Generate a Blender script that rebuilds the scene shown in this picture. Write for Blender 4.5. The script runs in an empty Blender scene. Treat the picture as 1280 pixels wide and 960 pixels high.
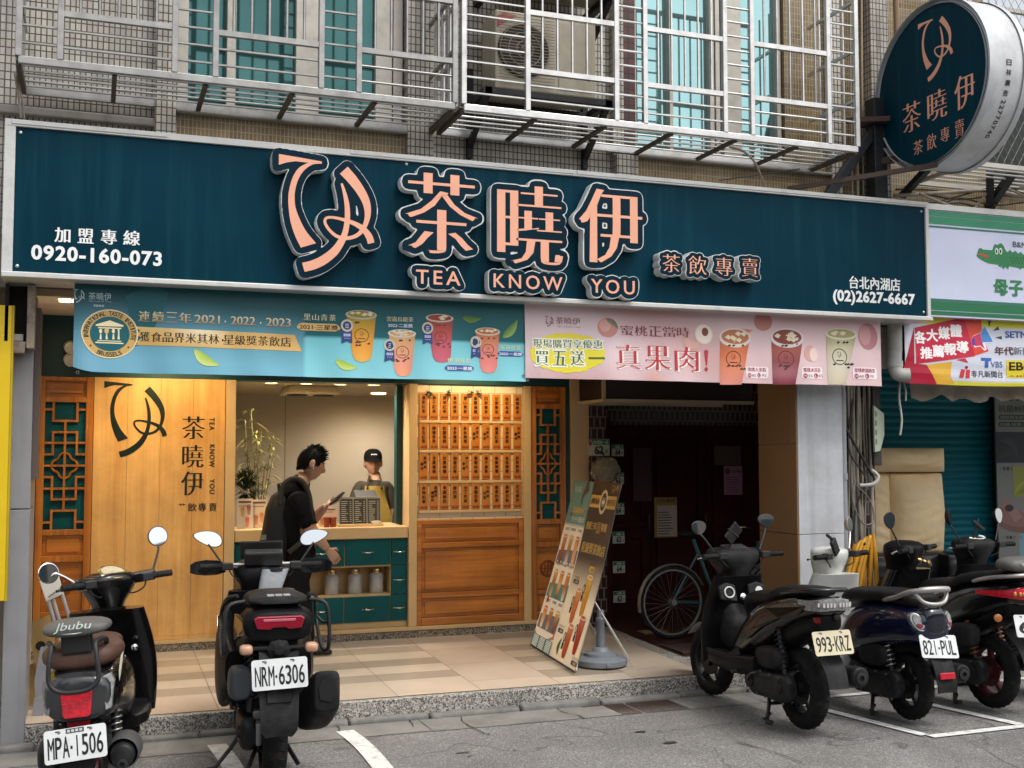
import bpy,bmesh,math,random
import numpy as np
from mathutils import Vector,Matrix
random.seed(7)
R=math.radians
S=bpy.context.scene
COL=S.collection
# ---------------------------------------------------------------- camera
F_PX,CAM_H=1430.0,1.75
PITCH,YAW,ROLL=R(3.54),R(20.0),R(0.06)
cam_d=bpy.data.cameras.new('camera')
cam_d.sensor_width=36.0
cam_d.lens=36.0*F_PX/1280.0
cam_d.clip_end=600
cam=bpy.data.objects.new('camera',cam_d)
COL.objects.link(cam)
cam.location=(0,0,CAM_H)
cam.rotation_mode='QUATERNION'
cam.rotation_quaternion=(Matrix.Rotation(-YAW,3,'Z')@Matrix.Rotation(R(90)+PITCH,3,'X')@Matrix.Rotation(-ROLL,3,'Z')).to_quaternion()
S.camera=cam
# ---------------------------------------------------------------- sky, sun, exposure
world=bpy.data.worlds.new('World')
S.world=world
world.use_nodes=True
wn=world.node_tree
for n in list(wn.nodes):
 wn.nodes.remove(n)
sky=wn.nodes.new('ShaderNodeTexSky')
sky.sky_type='NISHITA'
sky.sun_disc=False
sky.sun_elevation=R(58)
sky.sun_rotation=R(150)
sky.dust_density=4.0
sky.ozone_density=1.0
hsv=wn.nodes.new('ShaderNodeHueSaturation')
hsv.inputs['Saturation'].default_value=0.25
bg=wn.nodes.new('ShaderNodeBackground')
bg.inputs['Strength'].default_value=0.15
wo=wn.nodes.new('ShaderNodeOutputWorld')
wn.links.new(sky.outputs[0],hsv.inputs['Color'])
wn.links.new(hsv.outputs[0],bg.inputs[0])
wn.links.new(bg.outputs[0],wo.inputs[0])
sun_d=bpy.data.lights.new('sun','SUN')
sun_d.energy=0.7
sun_d.angle=R(12)
sun_d.color=(1.0,0.96,0.9)
sun=bpy.data.objects.new('sun',sun_d)
COL.objects.link(sun)
_sd=Vector((math.sin(R(150))*math.cos(R(58)),math.cos(R(150))*math.cos(R(58)),math.sin(R(58))))
sun.rotation_mode='QUATERNION'
sun.rotation_quaternion=_sd.to_track_quat('Z','Y')
sun.location=(3,-6,12)
S.view_settings.view_transform='Standard'
S.view_settings.look='None'
S.view_settings.exposure=0.7
S.view_settings.gamma=1.0
S.view_settings.use_curve_mapping=False
S.render.film_transparent=False
try:
 S.cycles.max_bounces=8
 S.cycles.caustics_reflective=False
 S.cycles.caustics_refractive=False
 S.cycles.use_denoising=True
 S.cycles.sample_clamp_indirect=8.0
except Exception:
 pass
# ---------------------------------------------------------------- survey of the site (photo rays on real planes)
_cy,_sy,_cp,_sp=math.cos(YAW),math.sin(YAW),math.cos(PITCH),math.sin(PITCH)
_fw=Vector((_sy*_cp,_cy*_cp,_sp))
_rt=Vector((_cy,-_sy,0))
_up=_rt.cross(_fw)
_cr,_sr=math.cos(ROLL),math.sin(ROLL)
_rt2=_rt*_cr+_up*_sr
_up2=_up*_cr-_rt*_sr
def ray(px,py):
 return _rt2*((px-640)/F_PX)+_up2*((480-py)/F_PX)+_fw
def PY(px,py,Y):
 d=ray(px,py)
 return Vector((0,0,CAM_H))+d*(Y/d.y)
def PZ(px,py,Z=0.0):
 d=ray(px,py)
 return Vector((0,0,CAM_H))+d*((Z-CAM_H)/d.z)
def PX(px,py,X):
 d=ray(px,py)
 return Vector((0,0,CAM_H))+d*(X/d.x)
# ---------------------------------------------------------------- materials
def lin(c):
 if isinstance(c,str):
  c=c.lstrip('#')
  c=[int(c[i:i+2],16)/255 for i in(0,2,4)]
 return tuple(x/12.92 if x<=0.04045 else((x+0.055)/1.055)**2.4 for x in c[:3])
MATS={}
def nd(nt,kind,**kw):
 n=nt.nodes.new(kind)
 for k,v in kw.items():
  if k in n.inputs:
   n.inputs[k].default_value=v
  else:
   setattr(n,k,v)
 return n
def mat(name,col,rough=0.5,metal=0.0,var=0.12,vscale=6.0,bump=0.0,bscale=60.0,coat=0.0,spec=0.5,
  dirt=0.0,dirtcol=(0.05,0.045,0.04),dscale=3.0,streak=0.0,rvar=0.12,emit=None,estr=0.0,trans=0.0,ior=1.45):
 """general weathered surface: tone drift, dirt blotches, vertical rain streaks, bump"""
 if name in MATS:
  return MATS[name]
 m=bpy.data.materials.new(name)
 m.use_nodes=True
 nt=m.node_tree
 b=nt.nodes['Principled BSDF']
 col=lin(col)if isinstance(col,str)else tuple(col)
 b.inputs['Roughness'].default_value=rough
 b.inputs['Metallic'].default_value=metal
 b.inputs['Specular IOR Level'].default_value=spec
 b.inputs['Coat Weight'].default_value=coat
 b.inputs['Coat Roughness'].default_value=0.06
 b.inputs['IOR'].default_value=ior
 b.inputs['Transmission Weight'].default_value=trans
 tc=nd(nt,'ShaderNodeTexCoord')
 L=nt.links.new
 out=None
 base=nd(nt,'ShaderNodeRGB')
 base.outputs[0].default_value=(*col,1)
 out=base.outputs[0]
 if var:
  n=nd(nt,'ShaderNodeTexNoise',Scale=vscale,Detail=6.0,Roughness=0.6)
  L(tc.outputs['Object'],n.inputs['Vector'])
  mr=nd(nt,'ShaderNodeMapRange')
  mr.inputs['From Min'].default_value=0.3
  mr.inputs['From Max'].default_value=0.7
  mr.inputs['To Min'].default_value=1-var
  mr.inputs['To Max'].default_value=1+var
  L(n.outputs['Fac'],mr.inputs['Value'])
  mx=nd(nt,'ShaderNodeVectorMath',operation='SCALE')
  L(out,mx.inputs[0])
  L(mr.outputs[0],mx.inputs['Scale'])
  out=mx.outputs[0]
  if rvar:
   mr2=nd(nt,'ShaderNodeMapRange')
   mr2.inputs['From Min'].default_value=0.3
   mr2.inputs['From Max'].default_value=0.7
   mr2.inputs['To Min'].default_value=max(0.02,rough*(1-rvar*1.5))
   mr2.inputs['To Max'].default_value=min(1,rough*(1+rvar*1.5))
   L(n.outputs['Fac'],mr2.inputs['Value'])
   L(mr2.outputs[0],b.inputs['Roughness'])
 if dirt:
  n2=nd(nt,'ShaderNodeTexNoise',Scale=dscale,Detail=8.0,Roughness=0.7)
  mp=nd(nt,'ShaderNodeMapping')
  L(tc.outputs['Object'],mp.inputs['Vector'])
  L(mp.outputs[0],n2.inputs['Vector'])
  cr=nd(nt,'ShaderNodeMapRange')
  cr.inputs['From Min'].default_value=0.48
  cr.inputs['From Max'].default_value=0.72
  cr.inputs['To Max'].default_value=dirt
  L(n2.outputs['Fac'],cr.inputs['Value'])
  mx=nd(nt,'ShaderNodeMix',data_type='RGBA')
  L(cr.outputs[0],mx.inputs[0])
  L(out,mx.inputs[6])
  mx.inputs[7].default_value=(*dirtcol,1)
  out=mx.outputs[2]
 if streak:
  n3=nd(nt,'ShaderNodeTexNoise',Scale=1.0,Detail=4.0,Roughness=0.6)
  mp=nd(nt,'ShaderNodeMapping')
  mp.inputs['Scale'].default_value=(14,14,0.7)
  L(tc.outputs['Object'],mp.inputs['Vector'])
  L(mp.outputs[0],n3.inputs['Vector'])
  cr=nd(nt,'ShaderNodeMapRange')
  cr.inputs['From Min'].default_value=0.5
  cr.inputs['From Max'].default_value=0.75
  cr.inputs['To Max'].default_value=streak
  L(n3.outputs['Fac'],cr.inputs['Value'])
  mx=nd(nt,'ShaderNodeMix',data_type='RGBA')
  L(cr.outputs[0],mx.inputs[0])
  L(out,mx.inputs[6])
  mx.inputs[7].default_value=(*dirtcol,1)
  out=mx.outputs[2]
 L(out,b.inputs['Base Color'])
 if bump:
  n4=nd(nt,'ShaderNodeTexNoise',Scale=bscale,Detail=5.0)
  L(tc.outputs['Object'],n4.inputs['Vector'])
  bp=nd(nt,'ShaderNodeBump')
  bp.inputs['Strength'].default_value=bump
  bp.inputs['Distance'].default_value=0.01
  L(n4.outputs['Fac'],bp.inputs['Height'])
  L(bp.outputs[0],b.inputs['Normal'])
 if emit is not None:
  b.inputs['Emission Color'].default_value=(*emit,1)
  b.inputs['Emission Strength'].default_value=estr
 MATS[name]=m
 return m
def tile_mat(name,c1,c2,grout,w,h,mortar,offset=0.0,rough=0.35,dirt=0.35,axes='XZ',bump=0.5,dscale=1.6,dirtcol=(0.06,0.055,0.05),streak=0.3):
 """tiles laid on vertical or horizontal faces; axes picks the object-space plane (X+Y run together so side faces are tiled too)"""
 if name in MATS:
  return MATS[name]
 m=bpy.data.materials.new(name)
 m.use_nodes=True
 nt=m.node_tree
 L=nt.links.new
 b=nt.nodes['Principled BSDF']
 tc=nd(nt,'ShaderNodeTexCoord')
 sp=nd(nt,'ShaderNodeSeparateXYZ')
 L(tc.outputs['Object'],sp.inputs[0])
 cb=nd(nt,'ShaderNodeCombineXYZ')
 if axes=='XZ':
  ad=nd(nt,'ShaderNodeMath',operation='ADD')
  L(sp.outputs[0],ad.inputs[0])
  L(sp.outputs[1],ad.inputs[1])
  L(ad.outputs[0],cb.inputs[0])
  L(sp.outputs[2],cb.inputs[1])
 else:
  L(sp.outputs[0],cb.inputs[0])
  L(sp.outputs[1],cb.inputs[1])
 br=nd(nt,'ShaderNodeTexBrick')
 br.offset=offset
 br.inputs['Color1'].default_value=(*lin(c1),1)
 br.inputs['Color2'].default_value=(*lin(c2),1)
 br.inputs['Mortar'].default_value=(*lin(grout),1)
 br.inputs['Scale'].default_value=1.0
 br.inputs['Mortar Size'].default_value=mortar
 br.inputs['Mortar Smooth'].default_value=0.1
 br.inputs['Brick Width'].default_value=w
 br.inputs['Row Height'].default_value=h
 L(cb.outputs[0],br.inputs['Vector'])
 n2=nd(nt,'ShaderNodeTexNoise',Scale=dscale,Detail=9.0,Roughness=0.68)
 L(tc.outputs['Object'],n2.inputs['Vector'])
 cr=nd(nt,'ShaderNodeMapRange')
 cr.inputs['From Min'].default_value=0.42
 cr.inputs['From Max'].default_value=0.75
 cr.inputs['To Max'].default_value=dirt
 L(n2.outputs['Fac'],cr.inputs['Value'])
 mx=nd(nt,'ShaderNodeMix',data_type='RGBA')
 L(cr.outputs[0],mx.inputs[0])
 L(br.outputs['Color'],mx.inputs[6])
 mx.inputs[7].default_value=(*dirtcol,1)
 out=mx.outputs[2]
 if streak:
  n3=nd(nt,'ShaderNodeTexNoise',Scale=1.0,Detail=5.0,Roughness=0.6)
  mp=nd(nt,'ShaderNodeMapping')
  mp.inputs['Scale'].default_value=(9,9,0.8)
  L(tc.outputs['Object'],mp.inputs['Vector'])
  L(mp.outputs[0],n3.inputs['Vector'])
  cr3=nd(nt,'ShaderNodeMapRange')
  cr3.inputs['From Min'].default_value=0.48
  cr3.inputs['From Max'].default_value=0.75
  cr3.inputs['To Max'].default_value=streak
  L(n3.outputs['Fac'],cr3.inputs['Value'])
  mx3=nd(nt,'ShaderNodeMix',data_type='RGBA')
  L(cr3.outputs[0],mx3.inputs[0])
  L(out,mx3.inputs[6])
  mx3.inputs[7].default_value=(*dirtcol,1)
  out=mx3.outputs[2]
 L(out,b.inputs['Base Color'])
 b.inputs['Roughness'].default_value=rough
 bp=nd(nt,'ShaderNodeBump')
 bp.invert=True
 bp.inputs['Strength'].default_value=bump
 bp.inputs['Distance'].default_value=0.004
 L(br.outputs['Fac'],bp.inputs['Height'])
 L(bp.outputs[0],b.inputs['Normal'])
 MATS[name]=m
 return m
def wood_mat(name,c1,c2,rough=0.4,along='Z',grain=1.0,coat=0.0,dark=None):
 """boards with long grain along one object axis"""
 if name in MATS:
  return MATS[name]
 m=bpy.data.materials.new(name)
 m.use_nodes=True
 nt=m.node_tree
 L=nt.links.new
 b=nt.nodes['Principled BSDF']
 tc=nd(nt,'ShaderNodeTexCoord')
 mp=nd(nt,'ShaderNodeMapping')
 sc={'X':(0.6,9,22),'Z':(16,9,0.5)}[along]
 mp.inputs['Scale'].default_value=tuple(s*grain for s in sc)
 L(tc.outputs['Object'],mp.inputs['Vector'])
 n=nd(nt,'ShaderNodeTexNoise',Scale=1.0,Detail=8.0,Roughness=0.65,Distortion=0.8)
 L(mp.outputs[0],n.inputs['Vector'])
 cr=nd(nt,'ShaderNodeValToRGB')
 cr.color_ramp.elements[0].position=0.32
 cr.color_ramp.elements[0].color=(*lin(c2),1)
 cr.color_ramp.elements[1].position=0.62
 cr.color_ramp.elements[1].color=(*lin(c1),1)
 if dark:
  e=cr.color_ramp.elements.new(0.24)
  e.color=(*lin(dark),1)
 L(n.outputs['Fac'],cr.inputs[0])
 mp2=nd(nt,'ShaderNodeMapping')
 mp2.inputs['Scale'].default_value=tuple(s*grain*7 for s in sc)
 L(tc.outputs['Object'],mp2.inputs['Vector'])
 n2=nd(nt,'ShaderNodeTexNoise',Scale=1.0,Detail=3.0)
 L(mp2.outputs[0],n2.inputs['Vector'])
 mr=nd(nt,'ShaderNodeMapRange')
 mr.inputs['To Min'].default_value=0.86
 mr.inputs['To Max'].default_value=1.12
 L(n2.outputs['Fac'],mr.inputs['Value'])
 mx=nd(nt,'ShaderNodeVectorMath',operation='SCALE')
 L(cr.outputs[0],mx.inputs[0])
 L(mr.outputs[0],mx.inputs['Scale'])
 n3=nd(nt,'ShaderNodeTexNoise',Scale=2.3,Detail=7.0,Roughness=0.7)
 L(tc.outputs['Object'],n3.inputs['Vector'])
 m3=nd(nt,'ShaderNodeMapRange')
 m3.inputs['From Min'].default_value=0.3
 m3.inputs['From Max'].default_value=0.7
 m3.inputs['To Min'].default_value=0.78
 m3.inputs['To Max'].default_value=1.14
 L(n3.outputs['Fac'],m3.inputs['Value'])
 mx2=nd(nt,'ShaderNodeVectorMath',operation='SCALE')
 L(mx.outputs[0],mx2.inputs[0])
 L(m3.outputs[0],mx2.inputs['Scale'])
 L(mx2.outputs[0],b.inputs['Base Color'])
 b.inputs['Roughness'].default_value=rough
 b.inputs['Coat Weight'].default_value=coat
 bp=nd(nt,'ShaderNodeBump')
 bp.inputs['Strength'].default_value=0.12
 bp.inputs['Distance'].default_value=0.003
 L(n.outputs['Fac'],bp.inputs['Height'])
 L(bp.outputs[0],b.inputs['Normal'])
 MATS[name]=m
 return m
def print_mat(name='printed_ink',rough=0.45,spec=0.4):
 if name in MATS:
  return MATS[name]
 m=bpy.data.materials.new(name)
 m.use_nodes=True
 nt=m.node_tree
 b=nt.nodes['Principled BSDF']
 at=nd(nt,'ShaderNodeAttribute',attribute_name='Col')
 nt.links.new(at.outputs['Color'],b.inputs['Base Color'])
 b.inputs['Roughness'].default_value=rough
 b.inputs['Specular IOR Level'].default_value=spec
 MATS[name]=m
 return m
# ---------------------------------------------------------------- mesh building
class MB:
 def __init__(self):
  self.v,self.f,self.mi,self.m=[],[],[],0
 def add(self,vs,fs):
  k=len(self.v)
  self.v+=[tuple(p)for p in vs]
  for f in fs:
   self.f.append([k+i for i in f])
   self.mi.append(self.m)
  return self
 def box(self,x0,x1,y0,y1,z0,z1):
  vs=[(x,y,z)for z in(z0,z1)for y in(y0,y1)for x in(x0,x1)]
  return self.add(vs,[(0,2,3,1),(4,5,7,6),(0,1,5,4),(2,6,7,3),(0,4,6,2),(1,3,7,5)])
 def obox(self,c,ax,ay,az):
  """oriented box: centre and three half-axis vectors"""
  c,ax,ay,az=Vector(c),Vector(ax),Vector(ay),Vector(az)
  vs=[c+sx*ax+sy*ay+sz*az for sz in(-1,1)for sy in(-1,1)for sx in(-1,1)]
  return self.add(vs,[(0,2,3,1),(4,5,7,6),(0,1,5,4),(2,6,7,3),(0,4,6,2),(1,3,7,5)])
 def bar(self,p0,p1,w,h=None,up=(0,0,1)):
  """square-section bar between two points"""
  h=h or w
  p0,p1=Vector(p0),Vector(p1)
  d=p1-p0
  a=d.normalized()
  s=a.cross(Vector(up))
  if s.length<1e-4:
   s=a.cross(Vector((0,1,0)))
  s.normalize()
  u=s.cross(a)
  return self.obox((p0+p1)/2,d/2,s*w/2,u*h/2)
 def quad(self,a,b,c,d):
  return self.add([a,b,c,d],[(0,1,2,3)])
 def ring_faces(self,n,rings,closed=True,cap=True):
  fs=[]
  for r in range(rings-1):
   for i in range(n if closed else n-1):
    j=(i+1)%n
    fs.append((r*n+i,r*n+j,(r+1)*n+j,(r+1)*n+i))
  if cap and closed:
   fs.append(tuple(range(n-1,-1,-1)))
   fs.append(tuple((rings-1)*n+i for i in range(n)))
  return fs
 def loft(self,rings,cap=True,closed=True):
  n=len(rings[0])
  vs=[p for r in rings for p in r]
  return self.add(vs,self.ring_faces(n,len(rings),closed,cap))
 def tube(self,pts,r,n=8,closed=False,cap=True):
  pts=[Vector(p)for p in pts]
  N=len(pts)
  rad=r if isinstance(r,(list,tuple))else[r]*N
  rings=[]
  t0=(pts[1]-pts[0]).normalized()
  up=Vector((0,0,1))if abs(t0.z)<0.9 else Vector((1,0,0))
  nrm=(up-t0*up.dot(t0)).normalized()
  for i in range(N):
   if closed:
    t=pts[(i+1)%N]-pts[i-1]
   else:
    t=pts[min(i+1,N-1)]-pts[max(i-1,0)]
   t.normalize()
   nrm=nrm-t*nrm.dot(t)
   if nrm.length<1e-5:
    nrm=t.orthogonal()
   nrm.normalize()
   bn=t.cross(nrm)
   rings.append([pts[i]+(nrm*math.cos(a)+bn*math.sin(a))*rad[i]for a in[2*math.pi*k/n for k in range(n)]])
  if closed:
   vs=[p for q in rings for p in q]
   fs=[]
   for i in range(N):
    for k in range(n):
     fs.append((i*n+k,i*n+(k+1)%n,((i+1)%N)*n+(k+1)%n,((i+1)%N)*n+k))
   return self.add(vs,fs)
  return self.loft(rings,cap)
 def lathe(self,prof,c,axis=(0,0,1),n=24,cap=True):
  """prof: list of (radius, height along axis)"""
  a=Vector(axis).normalized()
  u=a.orthogonal().normalized()
  w=a.cross(u)
  c=Vector(c)
  rings=[[c+a*h+(u*math.cos(t)+w*math.sin(t))*max(r,1e-4)for t in[2*math.pi*k/n for k in range(n)]]for r,h in prof]
  return self.loft(rings,cap)
 def cyl(self,p0,p1,r0,r1=None,n=16):
  p0,p1=Vector(p0),Vector(p1)
  return self.lathe([(r0,0),(r1 if r1 is not None else r0,(p1-p0).length)],p0,p1-p0,n)
 def torus(self,c,axis,R0,r,n=40,m=10,squash=1.0):
  a=Vector(axis).normalized()
  u=a.orthogonal().normalized()
  w=a.cross(u)
  c=Vector(c)
  vs,fs=[],[]
  for i in range(n):
   t=2*math.pi*i/n
   d=u*math.cos(t)+w*math.sin(t)
   for k in range(m):
    p=2*math.pi*k/m
    vs.append(c+d*(R0+r*math.cos(p))+a*(r*squash*math.sin(p)))
  for i in range(n):
   for k in range(m):
    fs.append((i*m+k,i*m+(k+1)%m,((i+1)%n)*m+(k+1)%m,((i+1)%n)*m+k))
  return self.add(vs,fs)
 def sphere(self,c,rx,ry=None,rz=None,n=16,m=10):
  ry=ry or rx
  rz=rz or rx
  c=Vector(c)
  rings=[]
  for j in range(m+1):
   p=-math.pi/2+math.pi*j/m
   q=max(math.cos(p),0.001)
   rings.append([c+Vector((rx*q*math.cos(t),ry*q*math.sin(t),rz*math.sin(p)))for t in[2*math.pi*k/n for k in range(n)]])
  return self.loft(rings)
 def prism(self,poly,fn,d0,d1):
  """closed 2D outline pushed through depth: fn(u, v, d) gives the point"""
  n=len(poly)
  vs=[fn(u,v,d0)for u,v in poly]+[fn(u,v,d1)for u,v in poly]
  fs=[tuple(range(n)),tuple(range(2*n-1,n-1,-1))]
  for i in range(n):
   j=(i+1)%n
   fs.append((i,n+i,n+j,j))
  return self.add(vs,fs)
 def move(self,M):
  self.v=[tuple(M@Vector(p))for p in self.v]
  return self
SPLIT={'wall','ledge','teal_post','raised_panel','cross_member','arm','room_wall','wainscot_panel','rivet','foot','knob','bolt','hall_wall','post','moulding','cleat','end_bars','post','bar'}
def pieces(mb):
 par=list(range(len(mb.v)))
 def find(a):
  while par[a]!=a:
   par[a]=par[par[a]]
   a=par[a]
  return a
 for f in mb.f:
  for i in f[1:]:
   par[find(i)]=find(f[0])
 out={}
 for f,m in zip(mb.f,mb.mi):
  q=out.setdefault(find(f[0]),(MB(),{}))
  idx=[]
  for i in f:
   if i not in q[1]:
    q[1][i]=len(q[0].v)
    q[0].v.append(mb.v[i])
   idx.append(q[1][i])
  q[0].f.append(idx)
  q[0].mi.append(m)
 return[q[0]for q in out.values()]
def obj(name,mb,mt,parent=None,bevel=0.0,smooth=None,sub=0,local=False,bseg=2,split=None):
 if parent is not None and(split or(split is None and name in SPLIT)):
  ps=pieces(mb)
  if len(ps)>1:
   return[obj(name,q,mt,parent,bevel,smooth,sub,local,bseg,False)for q in ps][0]
 me=bpy.data.meshes.new(name)
 me.from_pydata(mb.v,[],mb.f)
 mts=mt if isinstance(mt,(list,tuple))else[mt]
 for m in mts:
  me.materials.append(m)
 if len(mts)>1:
  me.polygons.foreach_set('material_index',mb.mi)
 bm=bmesh.new()
 bm.from_mesh(me)
 bmesh.ops.recalc_face_normals(bm,faces=bm.faces)
 bm.to_mesh(me)
 bm.free()
 if smooth is not None:
  me.shade_smooth()
  if smooth<180:
   me.set_sharp_from_angle(angle=R(smooth))
 o=bpy.data.objects.new(name,me)
 COL.objects.link(o)
 if bevel:
  b=o.modifiers.new('bevel','BEVEL')
  b.width=bevel
  b.segments=bseg
  b.limit_method='ANGLE'
  b.angle_limit=R(40)
  b.harden_normals=False
 if sub:
  s=o.modifiers.new('sub','SUBSURF')
  s.levels=sub
  s.render_levels=sub
 if parent:
  attach(o,parent,local)
 return o
def attach(o,parent,local=False):
 o.parent=parent
 if not local and parent.type=='EMPTY':
  o.matrix_parent_inverse=(Matrix.Translation(parent.location)@Matrix.Rotation(parent.rotation_euler.z,4,'Z')).inverted()
def thing(name,label,cat,loc=(0,0,0),rz=0.0,group=None):
 o=bpy.data.objects.new(name,None)
 o.empty_display_size=0.1
 COL.objects.link(o)
 o.location=loc
 o.rotation_euler=(0,0,rz)
 return tag(o,label,cat,group)
def tag(o,label,cat,group=None):
 o['label']=label
 o['category']=cat
 if group:
  o['group']=group
 return o
def struct(o,label=None):
 o['kind']='structure'
 if label:
  o['label']=label
 return o
def copy_tree(o,parent=None):
 c=o.copy()
 COL.objects.link(c)
 if parent:
  mi=o.matrix_parent_inverse.copy()
  c.parent=parent
  c.matrix_parent_inverse=mi
 for ch in list(o.children):
  copy_tree(ch,c)
 return c
# ---------------------------------------------------------------- lettering
_TXT={}
def glyphs(s,spacing=1.0):
 """flat lettering as (verts Nx2, triangles, boundary normals) with its lower left corner at 0,0"""
 key=(s,spacing)
 if key in _TXT:
  return _TXT[key]
 cu=bpy.data.curves.new('lettering','FONT')
 cu.body=s
 cu.size=1.0
 cu.resolution_u=3
 cu.space_character=spacing
 o=bpy.data.objects.new('lettering',cu)
 COL.objects.link(o)
 dg=bpy.context.evaluated_depsgraph_get()
 me=bpy.data.meshes.new_from_object(o.evaluated_get(dg))
 bpy.data.objects.remove(o)
 bpy.data.curves.remove(cu)
 bm=bmesh.new()
 bm.from_mesh(me)
 bpy.data.meshes.remove(me)
 bmesh.ops.remove_doubles(bm,verts=bm.verts,dist=1e-5)
 for f in bm.faces:
  if f.normal.z<0:
   f.normal_flip()
 nrm=np.zeros((len(bm.verts),2))
 bm.verts.index_update()
 for e in bm.edges:
  if len(e.link_loops)==1:
   l=e.link_loops[0]
   a,b=l.vert,l.link_loop_next.vert
   d=Vector((b.co.x-a.co.x,b.co.y-a.co.y))
   if d.length>1e-7:
    d.normalize()
    for q in(a,b):
     nrm[q.index]+=(d.y,-d.x)
 ln=(nrm**2).sum(axis=1)                       # |n1+n2|^2 = 2 + 2 cos
 nrm=nrm*(2/np.maximum(ln,0.9))[:,None]    # mitre, clamped at sharp tips
 V=np.array([(q.co.x,q.co.y)for q in bm.verts])if len(bm.verts)else np.zeros((0,2))
 T=[[q.index for q in f.verts]for f in bm.faces]
 bm.free()
 if len(V):
  V=V-V.min(axis=0)
 _TXT[key]=(V,T,nrm)
 return _TXT[key]
class Art:
 """printed or painted flat work: coloured outlines and lettering stacked in thin layers on one surface"""
 def __init__(self):
  self.v,self.f,self.c=[],[],[]
 def _add(self,vs,fs,col,layer):
  k=len(self.v)
  self.v+=[(p[0],p[1],layer)for p in vs]
  self.f+=[[k+i for i in f]for f in fs]
  if col and isinstance(col[0],(tuple,list))or(col and isinstance(col[0],str)and len(col[0])>1):
   self.c+=[lin(q)if isinstance(q,str)else q for q in col]
  else:
   self.c+=[lin(col)if isinstance(col,str)else col]*len(vs)
 def poly(self,pts,col,layer=1):
  self._add(pts,[tuple(range(len(pts)))],col,layer)
 def rect(self,u0,v0,u1,v1,col,layer=1,nx=1,ny=1,col2=None,colx=None):
  vs,cs=[],[]
  ca=lin(col)if isinstance(col,str)else col
  cb=(lin(col2)if isinstance(col2,str)else col2)if col2 else ca
  cx=(lin(colx)if isinstance(colx,str)else colx)if colx else None
  for j in range(ny+1):
   for i in range(nx+1):
    vs.append((u0+(u1-u0)*i/nx,v0+(v1-v0)*j/ny))
    t=j/ny
    q=tuple(a+(b-a)*t for a,b in zip(ca,cb))
    if cx:
     s=i/nx
     q=tuple(a+(b-a)*s for a,b in zip(q,cx))
    cs.append(q)
  fs=[(j*(nx+1)+i,j*(nx+1)+i+1,(j+1)*(nx+1)+i+1,(j+1)*(nx+1)+i)for j in range(ny)for i in range(nx)]
  self._add(vs,fs,cs,layer)
 def ell(self,u,v,ru,rv,col,layer=1,n=28,rot=0.0,a0=0,a1=2*math.pi):
  c,s=math.cos(rot),math.sin(rot)
  pts=[]
  for k in range(n):
   t=a0+(a1-a0)*k/n
   x,y=ru*math.cos(t),rv*math.sin(t)
   pts.append((u+x*c-y*s,v+x*s+y*c))
  self.poly(pts,col,layer)
 def ring(self,u,v,ru,rv,w,col,layer=1,n=32):
  vs,fs=[],[]
  for k in range(n):
   t=2*math.pi*k/n
   vs.append((u+ru*math.cos(t),v+rv*math.sin(t)))
   vs.append((u+(ru-w)*math.cos(t),v+(rv-w)*math.sin(t)))
  for k in range(n):
   a,b=2*k,2*((k+1)%n)
   fs.append((a,b,b+1,a+1))
  self._add(vs,fs,col,layer)
 def rrect(self,u0,v0,u1,v1,r,col,layer=1):
  pts=[]
  for cx,cy,a in((u1-r,v1-r,0),(u0+r,v1-r,90),(u0+r,v0+r,180),(u1-r,v0+r,270)):
   for k in range(5):
    t=R(a+22.5*k)
    pts.append((cx+r*math.cos(t),cy+r*math.sin(t)))
  self.poly(pts,col,layer)
 def stroke(self,pts,ws,col,layer=1,n=10):
  """ribbon of changing width along a smooth line"""
  P,W=smooth_line(pts,ws,n)
  vs,fs=[],[]
  for i in range(len(P)):
   t=(P[min(i+1,len(P)-1)]-P[max(i-1,0)]).normalized()
   q=Vector((-t.y,t.x))*W[i]/2
   vs+=[tuple(P[i]+q),tuple(P[i]-q)]
  for i in range(len(P)-1):
   fs.append((2*i,2*i+1,2*i+3,2*i+2))
  k=len(self.v)
  self._add(vs,fs,col,layer)
  for i in range(len(vs)):                      # climbs a little along its way, so a loop passes over itself
   self.v[k+i]=(vs[i][0],vs[i][1],layer+0.13*i/len(vs))
 def text(self,s,u0,v0,u1,v1,col,layer=2,dx=0.0,dy=0.0,spacing=1.0,keep=False,rot=0.0,col2=None):
  """lettering that fills the box u0..u1, v0..v1; dx, dy thicken upright and level strokes (shares of the height)"""
  V,T,Nn=glyphs(s,spacing)
  if not len(V):
   return
  w,h=V.max(axis=0)
  w,h=max(w,1e-4),max(h,1e-4)
  sx,sy=(u1-u0)/w,(v1-v0)/h
  ox,oy=u0,v0
  if keep:
   k=min(sx,sy)
   ox,oy=(u0+u1-k*w)/2,(v0+v1-k*h)/2
   sx=sy=k
  hh=v1-v0
  P=V*(sx,sy)+Nn*(dx*hh,dy*hh)+(ox,oy)
  if rot:
   cu,cv=(u0+u1)/2,(v0+v1)/2
   c,sn=math.cos(rot),math.sin(rot)
   Q=P-(cu,cv)
   P=np.stack([cu+Q[:,0]*c-Q[:,1]*sn,cv+Q[:,0]*sn+Q[:,1]*c],1)
  if col2:
   ca,cb=lin(col),lin(col2)
   t=(P[:,1]-v0)/hh
   cols=[tuple(a+(b-a)*min(max(q,0),1)for a,b in zip(ca,cb))for q in t]
   self._add(P.tolist(),T,cols,layer)
  else:
   self._add(P.tolist(),T,col,layer)
 def column(self,s,u,v1,size,step,col,layer=2,dx=0.0,dy=0.0,wide=1.0):
  """characters set one under another"""
  for i,ch in enumerate(s):
   if ch.strip():
    y=v1-step*i
    self.text(ch,u-size*wide/2,y-size,u+size*wide/2,y,col,layer,dx,dy,keep=(ch in '一二三'))
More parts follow.
